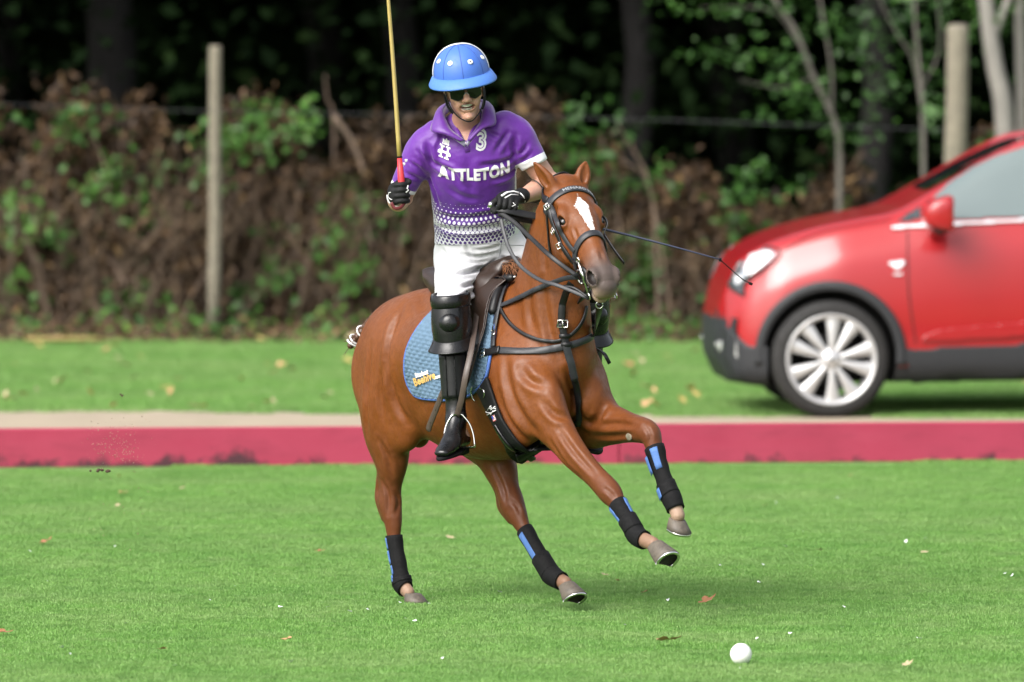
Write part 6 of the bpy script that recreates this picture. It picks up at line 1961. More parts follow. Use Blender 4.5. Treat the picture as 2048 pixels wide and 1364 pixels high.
# ------------------------------------------------------------------ gloves, mallet, whip, reins
def fist(c, ax, back, thumb_side, wrist, label_, r=.024, flip=1):
    """a gloved hand closed round a shaft: ax along the shaft from little finger to thumb, back = where the knuckles face"""
    ax = nrm(ax); bk = nrm(back - ax * np.dot(back, ax)); sd_ = np.cross(ax, bk) * flip
    T = SDF()
    gp = .0125                                            # shaft plus glove
    for i, off in enumerate((-.036, -.013, .010, .033)):
        rr = (.0105, .0118, .0122, .0116)[i]; R1 = gp + rr
        o_ = c + ax * off
        q = []
        for a in (-.45, .25, .95, 1.65, 2.5, 3.3, 4.0):
            k = 1.30 if a < .3 else (1.18 if a < 1.2 else 1.0)
            q.append((o_ + (bk * math.cos(a - .2) + sd_ * math.sin(a - .2)) * R1 * k * (1.12 if .8 < a < 1.8 else 1), rr * (1 if a < 2.5 else .9), rr * (1 if a < 2.5 else .9)))
        T.chain(q, ax, .006, 3)
    pc = c - sd_ * .030 + bk * .012
    T.ell(pc - ax * .002, (.048, .030, .026), np.array([ax, sd_, bk]), .014)
    T.chain([(pc, .040, .026), (pc * .45 + wrist * .55, .036, .028), (wrist, .034, .034)], ax, .015, 3)
    tb = pc + ax * .030 - bk * .010
    T.chain([(tb, .015, .015), (c + ax * .052 - bk * .012 - sd_ * .010, .0135, .0135), (c + ax * .050 - bk * .024 + sd_ * .016, .012, .012), (c + ax * .044 - bk * .012 + sd_ * .034, .0105, .0105)], ax, .010, 3)
    vv, ff = T.mesh(.0042)
    vv += (noise3(vv, 4, 90) * .0008)[:, None]
    return link('glove', fast_mesh('glove', vv, ff), M['glove'], rider), pc
hand_R = P(797, 388, -.58)
mal_top = P(775, 0, -.50); mal_low = P(803, 366, -.575)
mdir = nrm(mal_top - mal_low)
gR, pcR = fist(P(804, 386, -.578), mdir, V3(-.55, -.80, -.1), 1, WR_R + V3(-.004, -.02, .01), '', flip=1)
for nm, a, b, w_, mt in (('cuff_band', WR_R + V3(0, .015, 0), WR_R + V3(0, -.012, 0), .004, 'white'),):
    m = MB(); m.tube([WR_R + V3(.044 * math.cos(t_), .028, .044 * math.sin(t_) + .004) for t_ in np.linspace(math.pi * .95, 2.1 * math.pi, 18)], .006, 6); m.build(nm, M[mt], gR)
GRB = bvh_of(coords(gR.data), [tuple(p.vertices) for p in gR.data.polygons])
def on_b(bv, px, py, off=.0015, dflt=-.62):
    d = nrm(ray(px, py)); loc, n_, *_ = bv.ray_cast(Vector(CAMP), Vector(d))
    if loc is None: loc, n_, *_ = bv.find_nearest(Vector(P(px, py, dflt)))
    return np.array(loc) - d * off
m = MB()
for pl in ([(773, 385), (778, 385), (776, 392), (779, 397), (782, 399), (777, 402)], [(812, 385), (817, 380), (819, 375), (816, 371)]):
    m.tube([on_b(GRB, x, y) for x, y in pl], .0032 if pl[0][0] > 800 else .0018, 5)
m.build('glove_print', M['white'], gR)
mal = empty('polo_mallet', tuple(mal_low)); tag(mal, 'polo mallet with yellow cane and red grip held upright by the rider', 'mallet')
m = MB(); L1 = 1.02; hp2 = mal_low + mdir * .10
m.tube([hp2 + mdir * (L1 * i / 12) + V3(.004 * math.sin(i * .26), 0, 0) for i in range(13)], [.0105 - .0042 * i / 12 for i in range(13)], 12); m.build('cane', M['cane'], mal)
m = MB(); m.tube([mal_low - mdir * .085, mal_low - mdir * .01, mal_low + mdir * .02, mal_low + mdir * .108], [.013, .0145, .0150, .0105], 12); m.build('grip', M['redgrip'], mal)
m = MB(); m.tube([mal_low + mdir * .106, mal_low + mdir * .113], .0118, 12); m.build('grip_band', M['neo'], mal)
m = MB(); q = catmull([P(782, 405, -.60), P(790, 416, -.60), P(802, 414, -.61), P(812, 402, -.60)], 4); m.strap(q, [V3(0, -1, -.3)] * len(q), .014, .003); m.build('wrist_sling', simple('dark_red_sling', (0.10, 0.008, 0.012), .7), mal)
mt_ = hp2 + mdir * L1
m = MB(); m.lathe([(.0005, -.115), (.012, -.112), (.019, -.08), (.024, 0), (.021, .06), (.014, .108), (.0005, .112)], mt_, V3(.15, -.95, .1), 16); m.build('mallet_head', simple('pale_maple', (0.5, 0.34, 0.17), .45), mal)
# left hand with whip and reins
wp0, wp1, wp2 = P(987, 411, -.60), P(1218, 461, -.52), P(1440, 519, -.55)
wd = nrm(wp1 - wp0)
gL, pcL = fist(P(1012, 412, -.605), nrm(wp0 - wp1) * 1, V3(-.25, -.75, .62), 1, WR_L + V3(-.006, -.03, .004), '', flip=-1)
GLB = bvh_of(coords(gL.data), [tuple(p.vertices) for p in gL.data.polygons])
m = MB()
for pl, r_ in (([(1003, 392), (1014, 385), (1027, 383), (1038, 386)], .005), ([(1010, 396), (1022, 389), (1036, 390)], .003), ([(1040, 386), (1047, 393), (1050, 404)], .0035), ([(1026, 405), (1030, 410), (1024, 413)], .0015), ([(1030, 409), (1036, 413), (1042, 418)], .0015)):
    m.tube([on_b(GLB, x, y, .001) for x, y in pl], r_, 6)
m.build('glove_print', M['white'], gL)
m = MB(); c_ = EL_L * .42 + WR_L * .58; ax_ = nrm(WR_L - EL_L); e_ = nrm(np.cross(ax_, UP)); b2 = np.cross(ax_, e_)
m.tube([c_ + .049 * (math.cos(t_) * e_ + math.sin(t_) * b2) + ax_ * .008 * math.sin(t_ * 2) for t_ in np.linspace(0, 6.2832, 28)], .0032, 6); tag(m.build('bracelet', M['brown']), 'thin dark cord bracelet on the bare forearm of the rider', 'bracelet')
whip = empty('riding_whip', tuple(wp0)); tag(whip, 'long thin dark blue riding whip pointing towards the red car', 'whip')
q = catmull([wp0 - wd * .01, wp0 + wd * .2, wp1, P(1330, 489, -.54), wp2], 6)
m = MB(); m.tube(q, [.0075 - .0045 * i / (len(q) - 1) for i in range(len(q))], 8); m.build('shaft', simple('dark_blue_braid', (0.020, 0.024, 0.055), .45, .3, 300, .3, .001), whip)
m = MB(); m.lathe([(.0005, .014), (.010, .013), (.0145, .006), (.015, 0), (.012, -.006), (.007, -.012)], wp0 - wd * .010, -wd, 18); m.build('butt_cap', M['steel'], whip)
m = MB(); m.tube([wp2 - V3(.004, 0, 0), wp2 + V3(.006, 0, -.002)], .0075, 8); q = catmull([wp2, P(1452, 530, -.55), P(1468, 544, -.55), P(1486, 559, -.55), P(1502, 567, -.55)], 4); m.tube(q, .0026, 6); m.tube([P(1498, 566, -.55), P(1505, 569, -.55)], [.0062, .0050], 8); m.build('lash', M['neo'], whip)
rn = empty('reins', tuple(P(995, 425, -.6))); tag(rn, 'black leather reins running from the left hand of the rider to the bit', 'reins')
def rein(pts, w, mat, nor=V3(-.3, -1, .35), n=6, th=.005, tw=None):
    q = catmull(pts, n); m = MB(); m.strap(q, [nrm(nor)] * len(q) if tw is None else [nrm(nor * (1 - i / len(q)) + tw * i / len(q)) for i in range(len(q))], w, th); return m.build('rein', M[mat], rn)
hd = P(996, 421, -.62)
rein([P(1004, 412, -.62), hd, P(1030, 446, -.70), P(1064, 478, -.80), P(1104, 515, -.93), BIT_RING + HS * .012], .019, 'leather')
rein([P(1002, 436, -.63), P(1008, 465, -.66), P(1020, 500, -.71), P(1043, 534, -.77), P(1080, 560, -.86), P(1118, 572, -.93), BIT_LOW], .016, 'strapgrey')
rein([P(994, 417, -.63), P(1015, 421, -.64), P(1045, 428, -.63), P(1080, 434, -.62)], .030, 'leather', V3(0, -1, .5))
rein([P(996, 427, -.62), P(1020, 434, -.62), P(1050, 440, -.60), P(1085, 446, -.57)], .024, 'leather', V3(0, -1, .2))
rein([P(1018, 430, -.60), P(1034, 445, -.58), P(1048, 464, -.55), P(1058, 478, -.50)], .020, 'leather', V3(-.3, -1, .2))
m = MB(); q = catmull([BIT_LOW, P(1150, 577, float(BIT_LOW[1]) + .03), P(1128, 573, float(BIT_LOW[1]) + .06)], 4); m.tube(q, .0075, 8); m.build('rein_buckle', M['leather'], rn)
# draw rein from the bit to the saddle
dq = [BIT_RING + HS * .01, P(1130, 557, float(BIT_RING[1]) + .10)]
a = drape_px([(1086, 573), (1060, 586), (1030, 602), (1010, 611), (986, 617)], 6, .010)
q = np.vstack([catmull(np.vstack([dq, a[0][:1]]), 6)[:-1], a[0]]); m = MB(); m.strap(q, np.vstack([np.tile(a[1][0], (12, 1)), a[1]]), .021, .005)
dr = empty('draw_rein', tuple(a[0][0])); tag(dr, 'grey leather draw rein running from the bit back to the saddle', 'rein'); m.build('strap', M['strapgrey'], dr)
# tuft of mane in front of the saddle, callus on the raised foreleg
m = MB()
for i in range(70):
    p = P(random.uniform(1004, 1040), random.uniform(524, 534), -.30) + V3(0, random.uniform(-.06, .02), 0)
    q = p + V3(random.uniform(.0, .05), random.uniform(-.06, .02), random.uniform(-.03, .02)); r_ = q + V3(random.uniform(0, .03), -.02, random.uniform(-.06, -.01))
    m.tube([p, q, r_], [.0012, .0010, .0004], 4, False)
m.build('mane_tuft', M['mane'], pony)
c_, n_ = hit(1258, 874)
T = SDF(); e1 = nrm(np.cross(n_, UP)); T.ell(c_, (.026, .017, .005), np.array([e1, np.cross(n_, e1), n_]), .004); vv, ff = T.mesh(.004); vv += (noise3(vv, 3, 160) * .0018)[:, None] * n_
link('callus', fast_mesh('callus', vv, ff), simple('grey_callus', (0.16, 0.14, 0.10), .8, .4, 90, .5, .003), pony)
# ------------------------------------------------------------------ the red car
CPHI = R(4)
CF = V3(-math.cos(CPHI), -math.sin(CPHI), 0)          # towards its front
CL = V3(math.sin(CPHI), -math.cos(CPHI), 0)           # towards its left side, the near one
WR = .345
WC = G(1663, 837) + UP * WR                            # middle of the near front wheel's outer face
FRONT_OVER = .645
CO = WC + CF * FRONT_OVER - UP * WR - CL * .885        # ground below the middle of the front bumper
def CP(s, t_, z): return CO - CF * s + CL * t_ + UP * z
def csz(px, py, t_=.87):
    Y = WC[1]
    for _ in range(8):
        p = P(px, py, Y); q = p - CO
        # along the side plane t_
        s_ = ((p[0] - CO[0]) - CL[0] * t_) / -CF[0]
        Y = (CO - CF * s_ + CL * t_)[1]
    p = P(px, py, Y); return np.array([-(p - CO) @ CF, p[2]])
t = NT('red_car_paint')
t.set(t.mix(t.noise(3, 2), (0.255, 0.0020, 0.0045), (0.28, 0.0026, 0.006)), .38, Coat_Weight=.7, Coat_Roughness=.12, Specular_IOR_Level=.4); M['carred'] = t.m
M['clad'] = simple('dark_grey_plastic', (0.011, 0.0125, 0.015), .6, .15, 60, .2, .002)
M['tyre'] = simple('tyre_rubber', (0.011, 0.0105, 0.010), .8, .2, 60, .3, .003)
M['alloy'] = simple('silver_alloy', (0.50, 0.50, 0.50), .36, .05, 40, 0, Metallic=.55)
M['liner'] = simple('black_wheel_well', (0.006, 0.006, 0.006), .9, .2, 20, 0)
M['carglass'] = simple('pale_reflection_glass', (0.105, 0.135, 0.135), .08, .05, 3, 0, Coat_Weight=1.0, Coat_Roughness=.02)  # opaque pane; its pale colour stands in for reflections and see-through light
M['darkglass'] = simple('black_glass', (0.018, 0.022, 0.026), .06, .1, 6, 0, Coat_Weight=1.0)
M['lamp'] = simple('clear_headlight', (0.30, 0.33, 0.36), .15, .1, 8, 0, Coat_Weight=1.0, Metallic=.2)
M['chrome'] = simple('bright_chrome_strip', (0.85, 0.85, 0.86), .18, .03, 40, 0, Metallic=.6)
car = empty('parked_car', tuple(WC - UP * WR)); tag(car, 'red car parked on the verge behind the boards, facing left', 'car')
# centre-line outline from the photograph: (s, z)
top_px = [(1411, 640), (1424, 606), (1438, 577), (1452, 543), (1472, 514), (1505, 496), (1560, 472), (1640, 448), (1700, 436), (1755, 426), (1790, 412), (1850, 376), (1900, 342), (1960, 308), (2020, 281), (2060, 266)]
topsz = [csz(x, y, .55 if x > 1480 else .25) - np.array([0, .055 if x > 1880 else (.03 if x > 1780 else 0)]) for x, y in top_px]
topsz = [np.array([0.0, .52])] + [q + np.array([.0, 0]) for q in topsz]
topsz = [q for i, q in enumerate(topsz) if i == 0 or q[0] > topsz[i - 1][0]]
roof = [(2.15, 1.625), (2.5, 1.655), (2.9, 1.65), (3.4, 1.60), (3.75, 1.53), (4.0, 1.30), (4.12, 1.05), (4.22, .88), (4.28, .60)]
last = topsz[-1][0]
tops = np.vstack([np.array(topsz), np.array([q for q in roof if q[0] > last + .15])])
S_ = np.concatenate([np.linspace(0, .12, 7), np.linspace(.15, 4.18, 70), np.linspace(4.20, 4.28, 5)])
zt = np.interp(S_, tops[:, 0], tops[:, 1])
zt = np.convolve(np.pad(zt, 2, 'edge'), [.1, .2, .4, .2, .1], 'valid')
belt = np.interp(S_, [0, .1, .3, .7, 1.2, 1.6, 2.5, 3.4, 4.0, 4.28], [.5, .66, .80, .93, 1.00, 1.03, 1.08, 1.13, 1.12, .58])
belt = np.minimum(belt, zt - .012)
zb = np.interp(S_, [0, .08, .3, .6, 3.6, 4.0, 4.28], [.34, .20, .17, .20, .22, .28, .42])
wid = np.interp(S_, [0, .05, .15, .35, .7, 1.2, 3.2, 3.9, 4.15, 4.28], [.40, .60, .74, .83, .875, .885, .885, .86, .80, .60])
m = MB(); vs, fs = [], []
K_ = 26
for s_, a, b, c_, w in zip(S_, zt, belt, zb, wid):
    gh = np.clip((a - b - .10) / .45, 0, 1)
    wr = w * (.86 * (1 - gh) + .63 * gh)
    sec_ = [(0, c_), (w * .80, c_), (w * .97, c_ + .05), (w * .995, c_ + .30 * (b - c_)), (w, c_ + .55 * (b - c_)), (w * .985, c_ + .85 * (b - c_)), (w * .955, b), (w * (.90 * (1 - gh) + .86 * gh), b + (.5 * (1 - gh) + .30 * gh) * (a - b)),
            (wr, b + (.84 * (1 - gh) + 1.02 * gh) * (a - b)), (wr * .75, b + (.975 + .03 * gh) * (a - b)), (0, a - .02 * gh)]
    q = catmull(sec_, 4)
    idx_ = np.linspace(0, len(q) - 1, K_ + 1); q = np.stack([np.interp(idx_, np.arange(len(q)), q[:, i]) for i in range(2)], 1)
    ring_ = [(y, z) for y, z in q] + [(-y, z) for y, z in q[1:-1][::-1]]
    for y, z in ring_: vs.append(CP(s_, y, z))
N_ = len(ring_)
for i in range(len(S_) - 1):
    for k in range(N_): fs.append((i * N_ + k, i * N_ + (k + 1) % N_, (i + 1) * N_ + (k + 1) % N_, (i + 1) * N_ + k))
fs.append(tuple(range(N_))[::-1]); fs.append(tuple((len(S_) - 1) * N_ + k for k in range(N_)))
me0 = mesh_data('body', vs, fs)
ax_s = [FRONT_OVER, FRONT_OVER + 2.555]
# wheel wells cut out of the body
bo = bpy.data.objects.new('body', me0); COL.objects.link(bo)
me0.materials.append(M['carred']); me0.materials.append(M['liner'])
bmx = bmesh.new(); bmx.from_mesh(me0); bmesh.ops.recalc_face_normals(bmx, faces=bmx.faces); bmx.to_mesh(me0); bmx.free()
cut_o = []
for s_ in ax_s:
    for sg in (1, -1):
        m = MB(); m.lathe([(.0001, 0), (.395, 0), (.395, .40), (.0001, .40)], CP(s_, sg * .62, WR + .02), CL * sg, 40)
        cme = mesh_data('well', m.v, m.f, False); bmx = bmesh.new(); bmx.from_mesh(cme); bmesh.ops.remove_doubles(bmx, verts=bmx.verts, dist=.001); bmesh.ops.recalc_face_normals(bmx, faces=bmx.faces); bmx.to_mesh(cme); bmx.free()
        cme.materials.append(M['liner'])
        co_ = bpy.data.objects.new('well', cme); COL.objects.link(co_); cut_o.append(co_)
        md = bo.modifiers.new('well', 'BOOLEAN'); md.object = co_; md.operation = 'DIFFERENCE'; md.solver = 'EXACT'; md.material_mode = 'TRANSFER'
dg = bpy.context.evaluated_depsgraph_get()
me1 = bpy.data.meshes.new_from_object(bo.evaluated_get(dg)); me1.name = 'body'
bpy.data.objects.remove(bo)
for co_ in cut_o: bpy.data.objects.remove(co_)
me1.polygons.foreach_set('use_smooth', np.ones(len(me1.polygons), dtype=bool))
try: me1.set_sharp_from_angle(angle=R(35))
except Exception: pass
me1.materials.append(M['clad']); ci = len(me1.materials) - 1
lip = [csz(x, y) for x, y in ((1404, 640), (1446, 632), (1490, 676), (1510, 690), (1552, 690))]
for p in me1.polygons:
    q = np.array(p.center) - CO; s_, z_ = -(q @ CF), q[2]
    if me1.materials[p.material_index] == M['carred'] and ((s_ < .62 and z_ < np.interp(s_, [a[0] for a in lip], [a[1] for a in lip]) - (.0 if s_ < .06 else .035)) or z_ < .33): p.material_index = ci
car_body = link('body', me1, None, car)
CB = bvh_of(coords(me0), [tuple(p.vertices) for p in me0.polygons])
def car_pt(s_, z, sg=1):
    o_ = CP(s_, sg * 1.6, z)
    loc, n_, *_ = CB.ray_cast(Vector(o_), Vector(-CL * sg))
    if loc is None: loc, n_, *_ = CB.find_nearest(Vector(CP(s_, sg * .8, z)))
    n_ = np.array(n_); n_ = n_ if np.dot(n_, CL) * sg > -.1 else -n_
    return np.array(loc), n_
def cpatch(name, pix, off, th, mat, parent=None, cell=.022, both=True, **kw):
    poly = np.array([csz(x, y) for x, y in pix]); o_ = None
    for sg in ((1, -1) if both else (1,)):
        q, _ = patch_uz(name, poly, off, th, cell, mat, parent or car, sg, fn=car_pt, **kw); o_ = o_ or q
    return o_
# glass
cpatch('window', [(1868, 444), (1871, 398), (1905, 368), (1960, 334), (2010, 310), (2080, 288), (2160, 274), (2200, 272), (2200, 430), (2120, 434), (2000, 441)], .002, .006, M['carglass'], cell=.012)
cpatch('window', [(2215, 272), (2300, 270), (2420, 276), (2440, 420), (2215, 430)], .002, .006, M['carglass'])
cpatch('quarter_window', [(1786, 452), (1812, 430), (1852, 405), (1853, 446), (1815, 450)], .002, .006, M['darkglass'])
cpatch('window_pillar', [(1855, 447), (1857, 402), (1869, 394), (1867, 446)], .003, .008, M['clad'])
cpatch('chrome_strip', [(1785, 464), (1785, 453), (1860, 447), (2000, 440), (2220, 428), (2440, 419), (2440, 428), (2220, 438), (2000, 451), (1860, 459)], .006, .010, M['chrome'], cell=.010)
ws = [(s_, z) for s_, z in zip(S_, zt) if 1.25 < s_ < 2.05]
m = MB(); vs, fs = [], []
for s_, z in ws:
    for y in np.linspace(-.40, .40, 9):
        loc, n_, *_ = CB.ray_cast(Vector(CP(s_, y, 2.5)), Vector((0, 0, -1)))
        n_ = np.array(n_); n_ = n_ if n_[2] > 0 else -n_
        vs.append(np.array(loc) + n_ * .004)
for i in range(len(ws) - 1):
    for k in range(8): fs.append((i * 9 + k, i * 9 + k + 1, i * 9 + 10 + k, i * 9 + 9 + k))
m.put(vs, fs).build('windscreen', M['darkglass'], car)
# dark lower cladding
cpatch('bumper_cladding', [(1404, 645), (1420, 634), (1446, 630), (1468, 650), (1490, 676), (1505, 690), (1530, 690), (1545, 690), (1548, 778), (1500, 779), (1445, 776), (1425, 758), (1410, 735), (1404, 700)], .004, .012, M['clad'])
cpatch('sill_cladding', [(1790, 640), (1812, 690), (1840, 691), (2048, 681), (2380, 670), (2380, 742), (2100, 752), (1985, 760), (1880, 768), (1822, 776), (1800, 700)], .004, .014, M['clad'])
for s_ in ax_s:
    for sg in (1, -1):
        m = MB(); q, nn_ = [], []
        for a in np.linspace(R(-8), R(188), 46):
            s2_, z2_ = s_ + .412 * math.cos(a), WR + .02 + .412 * math.sin(a)
            p, n_ = car_pt(min(max(s2_, .05), 4.2), z2_, sg); q.append(p); nn_.append(nrm(n_ + CL * sg))
        q, nn_ = smooth_path(q, nn_, .0)
        m.strap(q, nn_, .058, .022); m.build('arch_trim', M['clad'], car)
# lamps
hl = cpatch('headlight', [(1451, 580), (1455, 556), (1464, 532), (1482, 514), (1510, 502), (1545, 499), (1567, 504), (1562, 518), (1540, 540), (1510, 560), (1488, 574), (1470, 580)], .003, .010, M['lamp'], rim=.006, rim_mat=M['clad'])
cpatch('headlight_bezel', [(1452, 578), (1455, 556), (1464, 532), (1482, 514), (1500, 505), (1494, 530), (1484, 556), (1476, 578)], .010, .012, M['darkglass'], cell=.008)
cpatch('headlight_reflector', [(1500, 560), (1498, 536), (1510, 514), (1535, 505), (1552, 506), (1548, 520), (1530, 540), (1512, 556)], .010, .008, M['chrome'], cell=.008)
cpatch('headlight_reflector', [(1481, 574), (1482, 556), (1492, 552), (1496, 562), (1490, 574)], .012, .008, M['chrome'], cell=.006)
cpatch('fog_light', [(1422, 720), (1426, 690), (1438, 679), (1449, 690), (1447, 710), (1436, 722)], .008, .008, M['chrome'], cell=.008)
cpatch('fog_light_bezel', [(1410, 690), (1425, 680), (1446, 678), (1455, 690), (1450, 712), (1436, 724), (1418, 722)], .005, .006, M['liner'], cell=.010)
# mirrors
for sg in (1, -1):
    mb_s, mb_z = csz(1882, 430, 1.0)
    T = SDF(); c_ = CP(mb_s + (0 if sg > 0 else .14), sg * 1.02, mb_z - (0 if sg > 0 else .07))
    T.ell(c_ + UP * .01 - CF * .02, (.135, .150, .150), np.array([CF, CL * sg, UP]), .02)
    T.plane(c_ - CF * .065, -CF, .02); T.plane(c_ - UP * .085, nrm(-UP + CF * .25), .03); T.plane(c_ + UP * .105, nrm(UP + CF * .35), .04); T.plane(c_ + CL * sg * .115, CL * sg, .04)
    T.chain([(c_ - CL * sg * .05 - UP * .05, .035, .03), (CP(mb_s - .02, sg * .86, mb_z - .11), .045, .03)], CF, .03)
    vv, ff = T.mesh(.014); mo = link('mirror', fast_mesh('mirror', vv, ff), M['carred'], car)
    T = SDF(); T.ell(c_ - UP * .065 - CL * sg * .02, (.06, .08, .05), np.array([CF, CL * sg, UP]), .01); vv, ff = T.mesh(.012); link('mirror_foot', fast_mesh('mirror_foot', vv, ff), M['clad'], mo)
# shut lines, badge, door mouldings
def cline(pix, r_, mat, name, both=True):
    for sg in ((1, -1) if both else (1,)):
        q = []
        for x, y in catmull(pix, 6):
            a = csz(x, y); p, n_ = car_pt(a[0], a[1], sg); q.append(p + n_ * .001)
        m = MB(); m.tube(q, r_, 5, False); m.build(name, M[mat], car)
cline([(1818, 466), (1816, 520), (1817, 580), (1824, 640), (1832, 688)], .004, 'liner', 'door_gap')
cline([(2230, 432), (2232, 560), (2240, 672)], .004, 'liner', 'door_gap')
cline([(1572, 503), (1640, 470), (1720, 452), (1785, 442)], .0035, 'liner', 'bonnet_gap')
for pix in ([(1776, 522), (1812, 519), (1811, 530), (1803, 536), (1800, 541), (1788, 541), (1786, 535), (1777, 532)], [(1784, 545), (1806, 543), (1806, 552), (1785, 553)]):
    cpatch('badge', pix, .004, .006, M['chrome'], cell=.008)
cpatch('door_moulding', [(1838, 684), (1846, 668), (1880, 655), (2048, 640), (2300, 630), (2300, 666), (2048, 676), (1880, 684)], .001, .016, M['carred'], cell=.012)
# wheels
def wheel(s_, sg):
    c_ = CP(s_, sg * .885, WR); n_ = CL * sg
    w_ = bpy.data.objects.new('wheel', None); w_.empty_display_size = .1; COL.objects.link(w_); w_.parent = car
    w_.matrix_parent_inverse = Matrix.LocRotScale(car.location, car.rotation_euler, None).inverted()
    def sub(mb, name, mat, smooth=True):
        o_ = add(name, mb.v, mb.f, mat, None, smooth); o_.parent = w_; return o_
    m = MB(); m.lathe([(.245, -.01), (.262, .004), (.295, .008), (.325, -.002), (.341, -.02), (.345, -.06), (.345, -.16), (.335, -.20), (.30, -.215), (.245, -.21)], c_, n_, 56); sub(m, 'tyre', M['tyre'])
    m = MB(); m.lathe([(.262, .0), (.268, .006), (.258, .006), (.246, -.004), (.238, -.02), (.232, -.12), (.235, -.2)], c_, n_, 56); sub(m, 'rim', M['alloy'])
    e1 = CF; e2 = UP
    m = MB()
    for i in range(5):
        for half in (-1, 1):
            a0 = R(90 + 72 * i) + half * R(15.5) + R(18)
            vs = []
            for rr, wd_, dz in ((.050, .015, .0), (.10, .019, .004), (.17, .030, .002), (.245, .046, -.006)):
                d = math.cos(a0) * e1 + math.sin(a0) * e2; t2 = -math.sin(a0) * e1 + math.cos(a0) * e2
                cc = c_ + d * rr + n_ * (-.012 + dz)
                vs += [cc - t2 * wd_ - n_ * .03, cc - t2 * wd_, cc - t2 * wd_ * .3 + n_ * .007, cc + t2 * wd_ * .3 + n_ * .007, cc + t2 * wd_, cc + t2 * wd_ - n_ * .03]
            fs = [(k * 6 + j, k * 6 + 6 + j, k * 6 + 7 + j, k * 6 + 1 + j) for k in range(3) for j in range(5)]
            m.put(vs, fs)
    sub(m, 'spokes', M['alloy'])
    m = MB(); m.lathe([(.0005, .004), (.028, .003), (.034, -.002), (.060, -.008), (.075, -.03)], c_, n_, 30); hub = sub(m, 'hub', M['alloy'])
    m = MB(); m.lathe([(.0005, .006), (.010, .006), (.011, .003)], c_, n_, 12)
    for i in range(5):
        a0 = R(90 + 72 * i); m.lathe([(.0005, -.0005), (.007, -.0005), (.008, -.006)], c_ + (math.cos(a0) * e1 + math.sin(a0) * e2) * .048 - n_ * .003, n_, 8)
    sub(m, 'wheel_nuts', M['liner'])
    m = MB(); m.lathe([(.0005, -.10), (.150, -.10), (.150, -.12)], c_, n_, 30); sub(m, 'brake_disc', M['steel'] if False else M['tyre'])
for s_ in ax_s:
    for sg in (1, -1): wheel(s_, sg)
# handles, number plate face, rear lamps: the sides the photograph does not show, kept simple
cpatch('door_handle', [(2150, 500), (2200, 497), (2200, 508), (2150, 511)], .004, .02, M['carred'], cell=.014)
# ------------------------------------------------------------------ ball, leaves, flying turf
bc = G(1482, 1332) + UP * .0
br_ = .0432
bp_ = G(1482, 1330); ball_c = V3(bp_[0], bp_[1], br_)
t = NT('white_ball_plastic')
c = t.mix(t.mapr(t.noise(30, 5), .45, .75, 0, .5), (0.82, 0.82, 0.78), (0.58, 0.60, 0.48))
t.set(c, .45); t.bump(t.noise(60, 3), .15, .002)
m = MB(); n_ = 24
m.lathe([(br_ * math.sin(a), -br_ * math.cos(a)) for a in np.linspace(.02, math.pi - .02, 18)], ball_c, UP, 32)
tag(m.build('polo_ball', t.m), 'white polo ball lying on the grass at the bottom of the picture', 'ball')
def leaf_shape(seed, L=.075, lob=5):
    rg = np.random.default_rng(seed)
    n = 22; pts = []
    for k in range(n):
        a = 2 * math.pi * k / n
        r_ = .5 + .16 * math.cos(lob * a) + rg.normal() * .04
        pts.append((r_ * L * math.cos(a), r_ * L * .62 * math.sin(a)))
    v = [(0, 0, .05)]; f = []
    cu = rg.uniform(.12, .35)
    for x, y in pts: v.append((x, y, .03 + cu * 3 * y * y + cu * x * x + rg.normal() * .03))
    for x, y in pts: v.append((x * .55, y * .55, .03 + cu * y * y + rg.normal() * .015))
    for k in range(n):
        k2 = (k + 1) % n
        f.append((1 + k, 1 + k2, 1 + n + k2, 1 + n + k)); f.append((1 + n + k, 1 + n + k2, 0))
    return v, f
LM = [simple('tan_leaf', (0.36, 0.20, 0.09), .6, .3, 60, .3, .002), simple('ginger_leaf', (0.26, 0.115, 0.05), .6, .3, 60, .3, .002), simple('yellow_leaf', (0.34, 0.26, 0.08), .6, .25, 60, .3, .002), simple('pale_leaf', (0.36, 0.29, 0.17), .6, .2, 60, .2, .002)]
LD = []
for i in range(8):
    v_, f_ = leaf_shape(i, 1.0, 3 + i % 4)
    v_ = [(x * .085, y * .085, z * .085 if i else z * .085) for x, y, z in [(a, b, (c_ if c_ < .6 else .6)) for a, b, c_ in v_]]
    me_ = mesh_data('fallen_leaf', v_, f_); me_.materials.append(LM[i % 4]); LD.append(me_)
def put_leaf(px, py, k, sc, label=None, group=None, rot=None, z=.024, tilt=.35, name='fallen_leaf', cat='leaf', data=None):
    p = G(px, py)
    o = bpy.data.objects.new(name, data or LD[k]); COL.objects.link(o)
    o.location = (p[0], p[1], z); o.scale = (sc, sc, sc)
    o.rotation_euler = (random.uniform(-tilt, tilt), random.uniform(-tilt, tilt), random.uniform(0, 6.28) if rot is None else rot)
    tag(o, label, cat, group); return o
put_leaf(1334, 1298, 0, 1.15, 'curled brown leaf on the grass left of the polo ball', rot=.2, tilt=.15, z=.034)
put_leaf(1415, 1216, 1, .85, 'ginger brown lobed leaf on the grass above the polo ball', rot=.5, tilt=.5, z=.034)
put_leaf(92, 1093, 1, .8, 'small ginger leaf on the grass at the left', rot=.9)
put_leaf(6, 1276, 1, .8, 'ginger leaf at the left edge of the picture low down', rot=.3)
put_leaf(640, 1112, 1, .45, 'small reddish leaf left of the planted hind hoof', rot=.3)
lf = put_leaf(392, 926, 3, 1.0, 'large pale tan leaf lying against the red side board', rot=.1, tilt=.1, z=.02)
lf.rotation_euler = (1.15, .1, .1); lf.location.z = .045; lf.location.y -= .12
